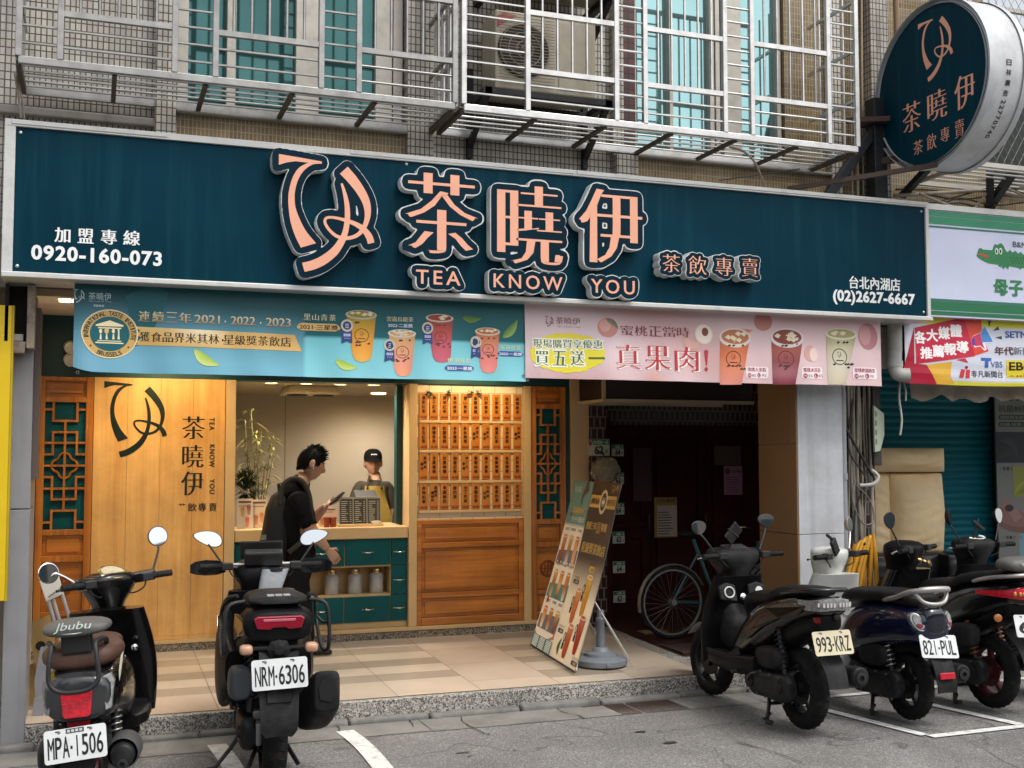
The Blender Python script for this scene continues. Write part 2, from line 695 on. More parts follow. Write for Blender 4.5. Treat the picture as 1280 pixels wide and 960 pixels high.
 def build(self,name,parent,fn,mt=None,local=False,cut=0.0):
  """fn(u, v, layer) gives the point on the surface; cut: largest strip width where that surface is curved"""
  me=bpy.data.meshes.new(name)
  me.from_pydata([tuple(p)for p in self.v],[],self.f)
  at=me.color_attributes.new('Col','FLOAT_COLOR','POINT')
  at.data.foreach_set('color',[x for c in self.c for x in(*c[:3],1.0)])
  if cut:
   bm=bmesh.new()
   bm.from_mesh(me)
   for ax in(0,1):
    lo=min(p[ax]for p in self.v)
    hi=max(p[ax]for p in self.v)
    n=int((hi-lo)/cut)
    nv=Vector((1,0,0))if ax==0 else Vector((0,1,0))
    for k in range(1,n+1):
     bmesh.ops.bisect_plane(bm,geom=bm.verts[:]+bm.edges[:]+bm.faces[:],plane_co=nv*(lo+(hi-lo)*k/(n+1)),plane_no=nv,dist=1e-6)
   bm.to_mesh(me)
   bm.free()
  for v in me.vertices:
   v.co=fn(*v.co)
  me.materials.append(mt or print_mat())
  o=bpy.data.objects.new(name,me)
  COL.objects.link(o)
  if parent:
   attach(o,parent,local)
  return o
def smooth_line(pts,ws=None,n=8):
 P=[Vector(p)for p in pts]
 out,wo_=[],[]
 for i in range(len(P)-1):
  p0,p1,p2,p3=P[max(i-1,0)],P[i],P[i+1],P[min(i+2,len(P)-1)]
  for k in range(n):
   t=k/n
   out.append(0.5*((2*p1)+(p2-p0)*t+(2*p0-5*p1+4*p2-p3)*t*t+(3*p1-p0-3*p2+p3)*t**3))
   if ws:
    wo_.append(ws[i]+(ws[i+1]-ws[i])*t)
 out.append(P[-1])
 if ws:
  wo_.append(ws[-1])
  return out,wo_
 return out
# the shop's brush mark: two free strokes and a tapered seven-like stroke, in units of its own height
def emblem(art,u0,v0,h,col,layer=2,w=None):
 w=w or h*0.92
 X0,X1,Y0,Y1=88,665,95,768
 tf=lambda x,y:(u0+(x-X0)/(X1-X0)*w,v0+(Y1-y)/(Y1-Y0)*h)
 k=(w/(X1-X0)+h/(Y1-Y0))/2
 # top wedge
 art.poly([tf(*p)for p in[(88,95),(200,104),(342,117),(342,131),(255,131),(185,129),(135,140),(88,158)]],col,layer)
 lft=[(262,131),(210,162),(178,207),(157,265),(146,330),(148,400),(160,480),(185,555),(222,628)]
 rgt=[(330,131),(285,141),(240,175),(207,225),(188,285),(183,345),(194,415),(245,520),(312,597)]
 a,b=smooth_line([tf(*p)for p in lft],None,5),smooth_line([tf(*p)for p in rgt],None,5)
 vs=[tuple(q)for pr in zip(a,b)for q in pr]
 art._add(vs,[(2*i,2*i+1,2*i+3,2*i+2)for i in range(len(a)-1)],col,layer+0.15)
 s2=[((475,157),66),((530,212),62),((580,275),55),((612,335),48),((623,395),38),((615,450),30),((593,500),25),((558,535),23),
          ((515,553),22),((470,556),21),((425,543),20),((385,508),18),((364,472),17),((372,447),16),((405,440),16),((460,446),18),
          ((530,463),26),((590,492),34),((630,535),42),((645,577),42)]
 art.stroke([tf(*p)for p,_ in s2],[q*k for _,q in s2],col,layer+0.3)
 s3=[((462,236),12),((480,290),22),((494,350),29),((499,410),32),((496,470),32),((484,530),34),((462,580),42),((420,640),50),
          ((360,690),54),((300,722),55),((238,741),54)]
 art.stroke([tf(*p)for p,_ in s3],[q*k for _,q in s3],col,layer+0.45)
# raster outline grown by a distance: the dark cut-out plates behind the built-up letters
def grown_outline(art,d,px=0.004,sm=2):
 V=np.array([(p[0],p[1])for p in art.v])
 lo=V.min(axis=0)-d-6*px
 hi=V.max(axis=0)+d+6*px
 n=np.ceil((hi-lo)/px).astype(int)
 g=np.zeros((n[1],n[0]),bool)
 for f in art.f:
  for k in range(1,len(f)-1):
   T=(V[[f[0],f[k],f[k+1]]]-lo)/px
   a0,a1=np.floor(T.min(axis=0)).astype(int),np.ceil(T.max(axis=0)).astype(int)+1
   a0=np.maximum(a0,0)
   X,Y=np.meshgrid(np.arange(a0[0],min(a1[0],n[0]))+0.5,np.arange(a0[1],min(a1[1],n[1]))+0.5)
   s=[]
   for i in range(3):
    p,q=T[i],T[(i+1)%3]
    s.append((q[0]-p[0])*(Y-p[1])-(q[1]-p[1])*(X-p[0]))
   ins=((s[0]>=-0.4)&(s[1]>=-0.4)&(s[2]>=-0.4))|((s[0]<=0.4)&(s[1]<=0.4)&(s[2]<=0.4))
   g[a0[1]:a0[1]+ins.shape[0],a0[0]:a0[0]+ins.shape[1]]|=ins
 r=int(round(d/px))
 out=np.zeros_like(g)
 for j in range(-r,r+1):
  wd=int(math.sqrt(r*r-j*j))
  rows=np.zeros_like(g)
  # spread sideways by wd with a running sum
  c=np.cumsum(np.pad(g.astype(np.int32),((0,0),(wd+1,wd))),axis=1)
  rows=(c[:,2*wd+1:]-c[:,:-2*wd-1])>0
  if j>=0:
   out[j:]|=rows[:rows.shape[0]-j]
  else:
   out[:j]|=rows[-j:]
 h=out.astype(float)
 for _ in range(sm):
  h=(np.roll(h,1,0)+h+np.roll(h,-1,0))/3
  h=(np.roll(h,1,1)+h+np.roll(h,-1,1))/3
 # marching squares
 seg={}
 H,W=h.shape
 B=h>0.5
 cell=(B[:-1,:-1]*1+B[:-1,1:]*2+B[1:,1:]*4+B[1:,:-1]*8)
 tab={1:[(3,0)],2:[(0,1)],3:[(3,1)],4:[(1,2)],5:[(3,2),(1,0)],6:[(0,2)],7:[(3,2)],8:[(2,3)],9:[(2,0)],10:[(0,3),(2,1)],11:[(2,1)],12:[(1,3)],13:[(1,0)],14:[(0,3)]}
 def ek(i,j,e):
  return{0:(i,j,'h'),1:(i+1,j,'v'),2:(i,j+1,'h'),3:(i,j,'v')}[e]
 def ept(k):
  i,j,t=k
  if t=='h':
   a,b=h[j,i],h[j,i+1]
   return(i+(0.5-a)/(b-a),j)
  a,b=h[j,i],h[j+1,i]
  return(i,j+(0.5-a)/(b-a))
 for j,i in zip(*np.nonzero((cell>0)&(cell<15))):
  for a,b in tab[int(cell[j,i])]:
   seg[ek(i,j,a)]=ek(i,j,b)
 loops=[]
 while seg:
  k0=next(iter(seg))
  lp,k=[],k0
  while k in seg:
   lp.append(ept(k))
   k=seg.pop(k)
  P=np.array(lp)*px+lo+0.5*px
  if len(P)>12:
   loops.append(P[::2])
 return loops
def loops_mesh(name,loops,depth,parent,fn,mts,bevel=0.0):
 """solid plate from closed outlines (holes handled), side walls in the second material"""
 cu=bpy.data.curves.new(name,'CURVE')
 cu.dimensions='2D'
 cu.fill_mode='BOTH'
 cu.extrude=depth/2
 for P in loops:
  sp=cu.splines.new('POLY')
  sp.points.add(len(P)-1)
  for q,p in zip(sp.points,P):
   q.co=(p[0],p[1],0,1)
  sp.use_cyclic_u=True
 o=bpy.data.objects.new(name,cu)
 COL.objects.link(o)
 me=bpy.data.meshes.new_from_object(o.evaluated_get(bpy.context.evaluated_depsgraph_get()))
 bpy.data.objects.remove(o)
 bpy.data.curves.remove(cu)
 me.materials.clear()
 for m in mts:
  me.materials.append(m)
 for p in me.polygons:
  p.material_index=0 if abs(p.normal.z)>0.5 else 1
 for v in me.vertices:
  v.co=fn(v.co.x,v.co.y,v.co.z+depth/2)
 me.name=name
 o=bpy.data.objects.new(name,me)
 COL.objects.link(o)
 if parent:
  attach(o,parent)
 return o
# ================================================================ ground
def road_z(y):
 return-0.018*(y-6.4)
def floor_z(y):
 return 0.115+0.027*(y-7.6)
asphalt=mat('asphalt',(0.215,0.21,0.20),0.85,var=0.12,vscale=2.2,bump=0.0)
# stones, patches and cracks on top of the plain tone
nt=asphalt.node_tree
b=nt.nodes['Principled BSDF']
src=b.inputs['Base Color'].links[0].from_socket
tc=[n for n in nt.nodes if n.type=='TEX_COORD'][0]
vo=nd(nt,'ShaderNodeTexVoronoi',Scale=130.0)
nt.links.new(tc.outputs['Object'],vo.inputs['Vector'])
rp=nd(nt,'ShaderNodeMapRange')
rp.inputs['From Min'].default_value=0.0
rp.inputs['From Max'].default_value=1.0
rp.inputs['To Min'].default_value=0.72
rp.inputs['To Max'].default_value=1.6
sx=nd(nt,'ShaderNodeSeparateColor')
nt.links.new(vo.outputs['Color'],sx.inputs[0])
pw=nd(nt,'ShaderNodeMath',operation='POWER')
pw.inputs[1].default_value=3.2
nt.links.new(sx.outputs[0],pw.inputs[0])
nt.links.new(pw.outputs[0],rp.inputs['Value'])
sc=nd(nt,'ShaderNodeVectorMath',operation='SCALE')
nt.links.new(src,sc.inputs[0])
nt.links.new(rp.outputs[0],sc.inputs['Scale'])
nz=nd(nt,'ShaderNodeTexNoise',Scale=0.9,Detail=3.0,Distortion=1.2)
nt.links.new(tc.outputs['Object'],nz.inputs['Vector'])
ad=nd(nt,'ShaderNodeVectorMath',operation='ADD')
nt.links.new(tc.outputs['Object'],ad.inputs[0])
nt.links.new(nz.outputs['Color'],ad.inputs[1])
ve=nd(nt,'ShaderNodeTexVoronoi',feature='DISTANCE_TO_EDGE',Scale=0.55)
nt.links.new(ad.outputs[0],ve.inputs['Vector'])
ck=nd(nt,'ShaderNodeMapRange')
ck.inputs['From Min'].default_value=0.0015
ck.inputs['From Max'].default_value=0.006
ck.inputs['To Min'].default_value=0.6
ck.inputs['To Max'].default_value=1.0
nt.links.new(ve.outputs['Distance'],ck.inputs['Value'])
sc2=nd(nt,'ShaderNodeVectorMath',operation='SCALE')
nt.links.new(sc.outputs[0],sc2.inputs[0])
nt.links.new(ck.outputs[0],sc2.inputs['Scale'])
n9=nd(nt,'ShaderNodeTexNoise',Scale=1.3,Detail=7.0,Roughness=0.7)
nt.links.new(tc.outputs['Object'],n9.inputs['Vector'])
m9=nd(nt,'ShaderNodeMapRange')
m9.inputs['From Min'].default_value=0.35
m9.inputs['From Max'].default_value=0.65
m9.inputs['To Min'].default_value=0.8
m9.inputs['To Max'].default_value=1.12
nt.links.new(n9.outputs['Fac'],m9.inputs['Value'])
sc3=nd(nt,'ShaderNodeVectorMath',operation='SCALE')
nt.links.new(sc2.outputs[0],sc3.inputs[0])
nt.links.new(m9.outputs[0],sc3.inputs['Scale'])
nt.links.new(sc3.outputs[0],b.inputs['Base Color'])
bp=nd(nt,'ShaderNodeBump')
bp.inputs['Strength'].default_value=0.7
bp.inputs['Distance'].default_value=0.006
nt.links.new(vo.outputs['Distance'],bp.inputs['Height'])
nt.links.new(bp.outputs[0],b.inputs['Normal'])
concrete=mat('gutter_concrete',(0.21,0.205,0.19),0.85,var=0.2,vscale=5,bump=0.35,bscale=140,dirt=0.5,dscale=2.0)
kerbstone=mat('kerb_stone',(0.2,0.195,0.18),0.85,var=0.25,vscale=9,bump=0.5,bscale=110,dirt=0.55,dscale=4)
def speckle_mat(name,cols,scale,rough=0.55,bump=0.25):
 m=bpy.data.materials.new(name)
 m.use_nodes=True
 nt=m.node_tree
 b=nt.nodes['Principled BSDF']
 tc=nd(nt,'ShaderNodeTexCoord')
 vo=nd(nt,'ShaderNodeTexVoronoi',Scale=scale)
 nt.links.new(tc.outputs['Object'],vo.inputs['Vector'])
 se=nd(nt,'ShaderNodeSeparateColor')
 nt.links.new(vo.outputs['Color'],se.inputs[0])
 cr=nd(nt,'ShaderNodeValToRGB')
 cr.color_ramp.interpolation='CONSTANT'
 cr.color_ramp.elements[0].color=(*lin(cols[0]),1)
 cr.color_ramp.elements[1].color=(*lin(cols[1]),1)
 cr.color_ramp.elements[1].position=1/len(cols)
 for i,c in enumerate(cols[2:]):
  e=cr.color_ramp.elements.new((i+2)/len(cols))
  e.color=(*lin(c),1)
 nt.links.new(se.outputs[0],cr.inputs[0])
 n=nd(nt,'ShaderNodeTexNoise',Scale=2.2,Detail=6.0)
 nt.links.new(tc.outputs['Object'],n.inputs['Vector'])
 mr=nd(nt,'ShaderNodeMapRange')
 mr.inputs['From Min'].default_value=0.3
 mr.inputs['From Max'].default_value=0.7
 mr.inputs['To Min'].default_value=0.7
 mr.inputs['To Max'].default_value=1.15
 nt.links.new(n.outputs['Fac'],mr.inputs['Value'])
 sc=nd(nt,'ShaderNodeVectorMath',operation='SCALE')
 nt.links.new(cr.outputs[0],sc.inputs[0])
 nt.links.new(mr.outputs[0],sc.inputs['Scale'])
 nt.links.new(sc.outputs[0],b.inputs['Base Color'])
 b.inputs['Roughness'].default_value=rough
 bp=nd(nt,'ShaderNodeBump')
 bp.inputs['Strength'].default_value=bump
 bp.inputs['Distance'].default_value=0.003
 nt.links.new(vo.outputs['Distance'],bp.inputs['Height'])
 nt.links.new(bp.outputs[0],b.inputs['Normal'])
 MATS[name]=m
 return m
granite=speckle_mat('washed_granite',['#4a4844','#8d8a84','#b2aea6','#6a6761','#9a958c','#c6c2ba'],120)
granite_brown=speckle_mat('washed_granite_warm',['#3a342b','#6f6556','#8c8272','#51493d','#7b7160','#a09683'],110)
tile_lt=mat('floor_tile_beige','#c4b5a2',0.24,var=0.04,vscale=3.5,dirt=0.10,dirtcol=(0.10,0.085,0.07),dscale=2.5,rvar=0.04)
tile_lt2=mat('floor_tile_beige_b','#beae9b',0.24,var=0.04,vscale=3.0,dirt=0.10,dirtcol=(0.10,0.085,0.07),dscale=2.2,rvar=0.04)
tile_dk=mat('floor_tile_taupe','#a19482',0.24,var=0.05,vscale=3.5,dirt=0.12,dirtcol=(0.07,0.06,0.05),dscale=2.5,rvar=0.04)
grout=mat('floor_grout','#4f463d',0.8)
mb=MB()
ys=[-90,-20,0,2,4,5,5.6,6.2,6.8,7.2,7.5,7.9,9,90]
zs=[road_z(max(y,-20))for y in ys[:11]]+[-0.3,-0.4,-0.4]
xs=[-90,-20,-6,0,3,6,12,30,90]
vs=[(x,y,z)for y,z in zip(ys,zs)for x in xs]
n=len(xs)
mb.add(vs,[(j*n+i,j*n+i+1,(j+1)*n+i+1,(j+1)*n+i)for j in range(len(ys)-1)for i in range(n-1)])
struct(obj('road',mb,asphalt,smooth=60))
mb=MB()
rnd=random.Random(3)
x=-9.0
while x<16:
 w=1.15+rnd.uniform(-0.25,0.35)
 y0=7.14+rnd.uniform(-0.02,0.02)
 a,c=x+0.004,x+w-0.004
 if not(a<3.9 and c>3.25):
  mb.add([(a,y0,road_z(y0)+0.004),(c,y0+rnd.uniform(-.015,.015),road_z(y0)+0.004),(c,7.5,road_z(7.5)+0.006),(a,7.5,road_z(7.5)+0.006)],[(0,1,2,3)])
 else:
  mb.add([(a,y0+.0,road_z(y0)+0.004),(c,y0,road_z(y0)+0.004),(c,7.145,road_z(7.15)+0.004),(a,7.145,road_z(7.15)+0.004)],[(0,1,2,3)])
  mb.add([(a,7.145,road_z(7.15)+.004),(3.225,7.145,road_z(7.15)+.004),(3.225,7.5,road_z(7.5)+.006),(a,7.5,road_z(7.5)+.006)],[(0,1,2,3)])
  if c>3.92:
   mb.add([(3.92,7.145,road_z(7.15)+.004),(c,7.145,road_z(7.15)+.004),(c,7.5,road_z(7.5)+.006),(3.92,7.5,road_z(7.5)+.006)],[(0,1,2,3)])
 x+=w
struct(obj('gutter',mb,concrete))
mb=MB()
x=-9.0
while x<16:
 w=rnd.choice([0.55,0.6,0.65,0.95])
 dz=rnd.uniform(-0.012,0.012)
 dy=rnd.uniform(-0.018,0.018)
 mb.box(x+0.006,x+w-0.006,7.5+dy,7.596,-0.2,0.014+dz)
 x+=w
struct(obj('kerb',mb,kerbstone,bevel=0.022,bseg=3))
# arcade platform: granite nose, then 60 cm tile columns with some split into taupe strips
mb=MB()
mb.box(-9,16,7.6,7.66,-0.25,floor_z(7.63)-0.002)
struct(obj('granite_kerb',mb,granite,bevel=0.006))
mb=MB()
mb.quad((-9,7.66,floor_z(7.66)-0.004),(16,7.66,floor_z(7.66)-0.004),(16,12.6,floor_z(12.6)-0.004),(-9,12.6,floor_z(12.6)-0.004))
struct(obj('base_floor',mb,grout))
mb=MB()
cols=[-0.41,0.19,0.78,1.37,1.967,2.56,3.16,3.755,4.335]
strips_a=[(9.35,9.12),(8.85,8.62),(8.36,8.14)]
strips_b=[(9.67,9.43),(9.13,8.91),(8.65,8.44),(8.14,7.88)]
g=0.0022
for i in range(len(cols)-1):
 st=strips_b if i in(6,)else([]if i in(5,7)else strips_a)
 cuts=[7.662]
 for a,c in sorted([(q[1],q[0])for q in st]):
  cuts+=[a,c]
 cuts+=[9.72]
 if not st:
  cuts=[7.662,7.95,8.55,9.15,9.72]
 for k in range(len(cuts)-1):
  y0,y1=cuts[k]+g,cuts[k+1]-g
  if st:
   mb.m=1 if k%2==1 else(0 if rnd.random()<.6 else 2)
  else:
   mb.m=rnd.choice([0,0,2])
  x0,x1=cols[i]+g,cols[i+1]-g
  mb.quad((x0,y0,floor_z(y0)),(x1,y0,floor_z(y0)),(x1,y1,floor_z(y1)),(x0,y1,floor_z(y1)))
struct(obj('arcade_floor',mb,[tile_lt,tile_dk,tile_lt2]))
mb=MB()
mb.quad((4.335,7.662,floor_z(7.66)),(16,7.662,floor_z(7.66)),(16,8.25,floor_z(8.25)),(4.335,8.25,floor_z(8.25)))
mb.quad((4.335,8.25,floor_z(8.25)),(4.46,8.25,floor_z(8.25)),(4.46,9.72,floor_z(9.72)),(4.335,9.72,floor_z(9.72)))
mb.quad((-6,7.662,floor_z(7.66)),(-.41,7.662,floor_z(7.66)),(-.41,9.72,floor_z(9.72)),(-6,9.72,floor_z(9.72)))
struct(obj('arcade_pavement',mb,granite))
hall_tile=tile_mat('hall_floor_tile','#3c201a','#47271f','#17100d',0.3,0.3,0.006,rough=0.3,axes='XY',dirt=0.5,streak=0)
mb=MB()
mb.quad((4.46,8.25,floor_z(8.25)),(16,8.25,floor_z(8.25)),(16,12.5,floor_z(12.5)),(4.46,12.5,floor_z(12.5)))
struct(obj('hall_floor',mb,hall_tile))
# two worn yellowish tiles in the dark hall floor
mb=MB()
for a in((4.62,9.25),(5.05,9.22)):
 mb.quad((a[0],a[1],floor_z(a[1])+.003),(a[0]+.26,a[1],floor_z(a[1])+.003),(a[0]+.26,a[1]+.16,floor_z(a[1]+.16)+.003),(a[0],a[1]+.16,floor_z(a[1]+.16)+.003))
struct(obj('patched_floor',mb,mat('worn_yellow_tile','#8a7a55',.5)))
# painted stall lines
paint=mat('road_paint',(0.74,0.74,0.70),0.7,var=0.1,vscale=18,dirt=0.75,dirtcol=(0.16,0.16,0.155),dscale=14)
mb=MB()
def line(pts,w):
 P=[Vector((p[0],p[1]))for p in pts]
 vs=[]
 for i,p in enumerate(P):
  t=(P[min(i+1,len(P)-1)]-P[max(i-1,0)]).normalized()
  q=Vector((-t.y,t.x))*(w[i]if isinstance(w,list)else w)/2
  for s in(1,-1):
   r=p+q*s
   vs.append((r.x,r.y,road_z(r.y)+0.008))
 mb.add(vs,[(2*i,2*i+1,2*i+3,2*i+2)for i in range(len(P)-1)])
gp=lambda x,y:tuple(PZ(x,y,0.0)[:2])
c1,c2=Vector(gp(1162,925)),Vector(gp(1287,911))
line([c1,c2+(c2-c1)*1.2],0.075)
d1=(Vector(gp(1045,892))-c1).normalized()
line([c1+d1*0.042,c1+d1*1.25],0.075)
c2b=Vector((c2.x-0.035,c2.y))
line([c2b+d1*0.045,c2b+d1*1.25],0.075)
line([c1+d1*1.29+Vector((-.03,0)),c1+d1*1.29+Vector((3.0,.08))],0.07)
line(smooth_line([gp(430,911),gp(447,925),gp(462,941),gp(478,962),gp(498,990)],None,5),0.115)
line([gp(270,928),gp(284,948),gp(304,985)],0.115)
line([gp(66,938),gp(62,950),gp(52,975)],0.115)
struct(obj('road_markings',mb,paint))
# cracks through gutter and road edge, with a few dark stains
mb=MB()
rc=random.Random(12)
for pts in([(575,893),(581,903),(594,909),(604,915),(612,917)],[(690,877),(696,884),(705,889),(722,893),(728,897)],[(418,899),(422,906),(424,912)],[(505,893),(512,900),(516,906)],[(920,930),(960,942),(1003,958)]):
 P=[]
 for q in smooth_line([gp(*p)for p in pts],None,4):
  P.append((q[0]+rc.uniform(-.008,.008),q[1]+rc.uniform(-.006,.006)))
 line(P,[rc.uniform(.004,.014)for _ in P])
for px_,py_,rx,ry in((578,941,.06,.012),(586,946,.03,.01),(838,930,.06,.03),(800,915,.05,.02)):
 c=gp(px_,py_)
 mb.add([(c[0]+rx*math.cos(a)*rc.uniform(.6,1),c[1]+ry*math.sin(a)*rc.uniform(.6,1),road_z(c[1])+.006)for a in[k*.45 for k in range(14)]],[tuple(range(14))])
struct(obj('cracked_road',mb,mat('crack_dark',(.035,.033,.03),.9)))
# rusty drain cover
rust=mat('rusty_iron',(0.062,0.038,0.03),0.75,metal=0.2,var=0.35,vscale=20,bump=0.5,bscale=160)
t=thing('drain_grate','rusty brown slotted drain grate in the concrete gutter below the kerb','drain grate',(3.57,7.32,road_z(7.3)))
mb=MB()
z=road_z(7.3)+.004
for x0,x1 in((3.235,3.555),(3.585,3.905)):
 mb.box(x0,x1,7.155,7.18,z-.03,z)
 mb.box(x0,x1,7.465,7.49,z-.03,z)
 k=16
 for i in range(k+1):
  xa=x0+(x1-x0)*i/k
  mb.bar((xa,7.17,z-.014),(xa,7.475,z-.014),.012,.024)
obj('bars',mb,rust,t)
mb=MB()
mb.box(3.232,3.908,7.152,7.494,z-.06,z-.034)
obj('pit',mb,mat('pit_black',(.012,.011,.01),.9),t)
t=thing('drain_grate','dark perforated floor grate beside the bicycle wheel in the hall','drain grate',(4.9,8.5,floor_z(8.5)))
mb=MB()
for i in range(15):
 y=8.34+i*.027
 mb.box(4.5,5.1,y,y+.014,floor_z(8.5)+.002,floor_z(8.5)+.012)
mb.box(4.5,4.52,8.33,8.74,floor_z(8.5)+.001,floor_z(8.5)+.014)
mb.box(5.08,5.1,8.33,8.74,floor_z(8.5)+.001,floor_z(8.5)+.014)
obj('bars',mb,rust,t)
# ================================================================ houses across the street, met only in mirrors and window panes
far_wall=tile_mat('far_facade','#4b5a5c','#39474a','#a39d92',1.5,2.6,.42,rough=.5,dirt=.35,streak=.3,dscale=.3)
mb=MB()
rb=random.Random(31)
x=-40
while x<45:
 w=rb.uniform(6,10)
 h=rb.uniform(5.5,9.5)
 y=-17-rb.uniform(0,.8)
 mb.box(x,x+w-.15,y-10,y,0,h)
 mb.box(x+.8,x+w-1,y+.02,y+1.1,3.4,3.6)
 x+=w
struct(obj('building_backdrop',mb,far_wall))
# ================================================================ apartment building above and around the shop
grey_tile=tile_mat('grey_mosaic_tile','#c9c2b5','#b0a99d','#504b45',0.034,0.052,0.0042,dirt=0.36,streak=0.35,rough=0.3)
brown_tile=tile_mat('brown_mosaic_tile','#8a744d','#725d3b','#a3967c',0.026,0.052,0.0035,dirt=0.45,streak=0.3,rough=0.3,dirtcol=(0.05,0.04,0.03))
dark_brick=tile_mat('dark_red_wall_tile','#2a1513','#341b18','#6b625c',0.06,0.105,0.008,offset=0.5,rough=0.25,dirt=0.3,streak=0.1)
red_brick=tile_mat('red_brick_tile','#5c2a20','#482018','#251a17',0.2,0.06,0.006,rough=0.5,dirt=0.3)
alu=mat('window_aluminium','#b9b3a8',0.4,metal=0.35,var=0.08,dirt=0.3,dscale=5)
steel=mat('stainless_bar',(0.56,0.55,0.53),0.32,metal=0.75,var=0.15,vscale=12,dirt=0.3,dscale=9,dirtcol=(.16,.14,.12))
steel_l=mat('dull_grey_bar',(0.33,0.325,0.31),0.42,metal=0.6,var=0.18,vscale=12,dirt=0.4,dscale=9,dirtcol=(.12,.10,.09))
steel_dk=mat('grille_crossbar','#4d4234',0.6,metal=0.3,var=0.2,vscale=15)
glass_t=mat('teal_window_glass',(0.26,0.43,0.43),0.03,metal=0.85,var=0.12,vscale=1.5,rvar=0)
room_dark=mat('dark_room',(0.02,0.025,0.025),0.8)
plaster=mat('arcade_ceiling_paint','#c9bfae',0.8,var=0.1,dirt=0.3,dscale=2)
beige_pt=mat('beige_post_paint','#b79b74',0.5,var=0.08,dirt=0.2)
white_pt=mat('offwhite_wall','#b5b0a4',0.7,var=0.06,vscale=2)
YW=7.66
bld=thing('apartment_building','old tiled apartment building with grey and brown mosaic walls above the shop sign','building',(3,9.7,0))
XW=lambda px,py=60:PY(px,py,YW).x
x_c1a,x_c1b=XW(194,150),XW(220,150)
x_c2a,x_c2b=XW(509,185),XW(541,185)
x_c3a,x_c3b=XW(770,190),XW(796,190)
x_end=XW(1038,150)
# grey wall panels
mb=MB()
mb.box(-1.6,x_c1a,YW+.06,YW+.3,3.1,6.2)
mb.box(x_c1a,x_c1b,YW-.03,YW+.3,3.1,6.2)
mb.box(x_c2a,x_c2b,YW-.03,YW+.3,3.1,6.2)
mb.box(x_c2b,x_c3a,YW+.06,YW+.3,3.1,6.2)
mb.box(x_c3a,x_c3b,YW-.03,YW+.3,3.1,3.99)
mb.box(x_c3a-.02,x_c3a+.07,YW,YW+.3,3.99,6.2)
mb.box(x_end,x_end+.1,YW-.02,YW+.3,3.1,6.2)
mb.box(-2.6,-1.6,YW-.12,YW+.3,2.9,6.2)
obj('wall',mb,grey_tile,bld)
mb=MB()
mb.box(x_c1b,x_c2a,YW+.02,YW+.3,3.1,3.985)
mb.box(x_c3b,x_end,YW+.02,YW+.3,3.1,3.985)
mb.box(x_end+.1,7.2,YW+.1,YW+.3,3.0,6.2)
mb.box(7.2,12,YW+.02,YW+.3,3.0,4.05)
obj('wall',mb,brown_tile,bld)['label']='brown mosaic wall band'
mb=MB()
mb.box(x_c3a+.07,x_c3b+.0,YW+.01,YW+.3,3.99,6.2)
obj('brick_jamb',mb,red_brick,bld)
mb=MB()
mb.box(-1.62,x_c1a+.01,YW-.02,YW+.05,3.875,3.93)
mb.box(x_c1b,x_c2a,YW-.03,YW+.3,3.985,4.01)
mb.box(x_c3b,x_end,YW-.03,YW+.3,3.985,4.01)
obj('ledge',mb,mat('stained_ledge','#85807a',.8,var=.2,dirt=.6,dscale=5),bld,bevel=.01)
mb=MB()
mb.box(-2.6,12,YW+.3,12.6,2.86,3.1)
obj('arcade_ceiling',mb,plaster,bld)
mb=MB()
mb.box(-2.6,12,7.62,YW+.3,2.78,3.1)
obj('beam',mb,mat('beam_grime','#6d665c',.8,var=.2,dirt=.4),bld)
mb=MB()
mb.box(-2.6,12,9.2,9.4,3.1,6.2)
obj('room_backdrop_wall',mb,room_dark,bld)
def window(x0,x1,z0,z1,mull,parent,fw=.05,gm=None):
 fr=MB()
 y=YW+.08
 fr.box(x0,x1,y,y+.1,z0,z0+fw)
 fr.box(x0,x1,y,y+.1,z1-fw,z1)
 fr.box(x0,x0+fw,y+.002,y+.098,z0+fw,z1-fw)
 fr.box(x1-fw,x1,y+.002,y+.098,z0+fw,z1-fw)
 edges=[x0+fw]
 for m_,w in mull:
  fr.box(m_-w/2,m_+w/2,y-.01,y+.096,z0+fw,z1-fw)
  edges+=[m_-w/2,m_+w/2]
 edges.append(x1-fw)
 f=obj('window',fr,alu,parent,bevel=.004)
 for i in range(0,len(edges),2):
  p=MB()
  tl=random.uniform(-.006,.006)
  p.add([(edges[i],y+.05+tl,z0+fw),(edges[i+1],y+.05-tl,z0+fw),(edges[i+1],y+.05-tl,z1-fw),(edges[i],y+.05+tl,z1-fw),
               (edges[i],y+.058+tl,z0+fw),(edges[i+1],y+.058-tl,z0+fw),(edges[i+1],y+.058-tl,z1-fw),(edges[i],y+.058+tl,z1-fw)],
              [(0,1,2,3),(7,6,5,4),(0,4,5,1),(1,5,6,2),(2,6,7,3),(3,7,4,0)])
  obj('pane',p,gm or glass_t,f)
glass_d=mat('dark_teal_glass',(0.045,0.125,0.12),0.05,metal=0.65,var=0.25,vscale=1.5,rvar=0)  # darker teal variant for the left window panes
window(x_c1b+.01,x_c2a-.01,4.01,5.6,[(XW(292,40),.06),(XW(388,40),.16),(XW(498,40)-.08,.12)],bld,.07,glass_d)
window(x_c3b+.005,XW(900),4.01,5.6,[(XW(845),.03)],bld,.04)
window(XW(900)+.012,XW(984),4.01,5.6,[(XW(922),.16)],bld,.04)
# shaded jamb and tiles right of the last window
mb=MB()
mb.box(XW(984)+.01,x_end,YW+.05,YW+.3,4.01,6.2)
obj('wall',mb,brown_tile,bld)
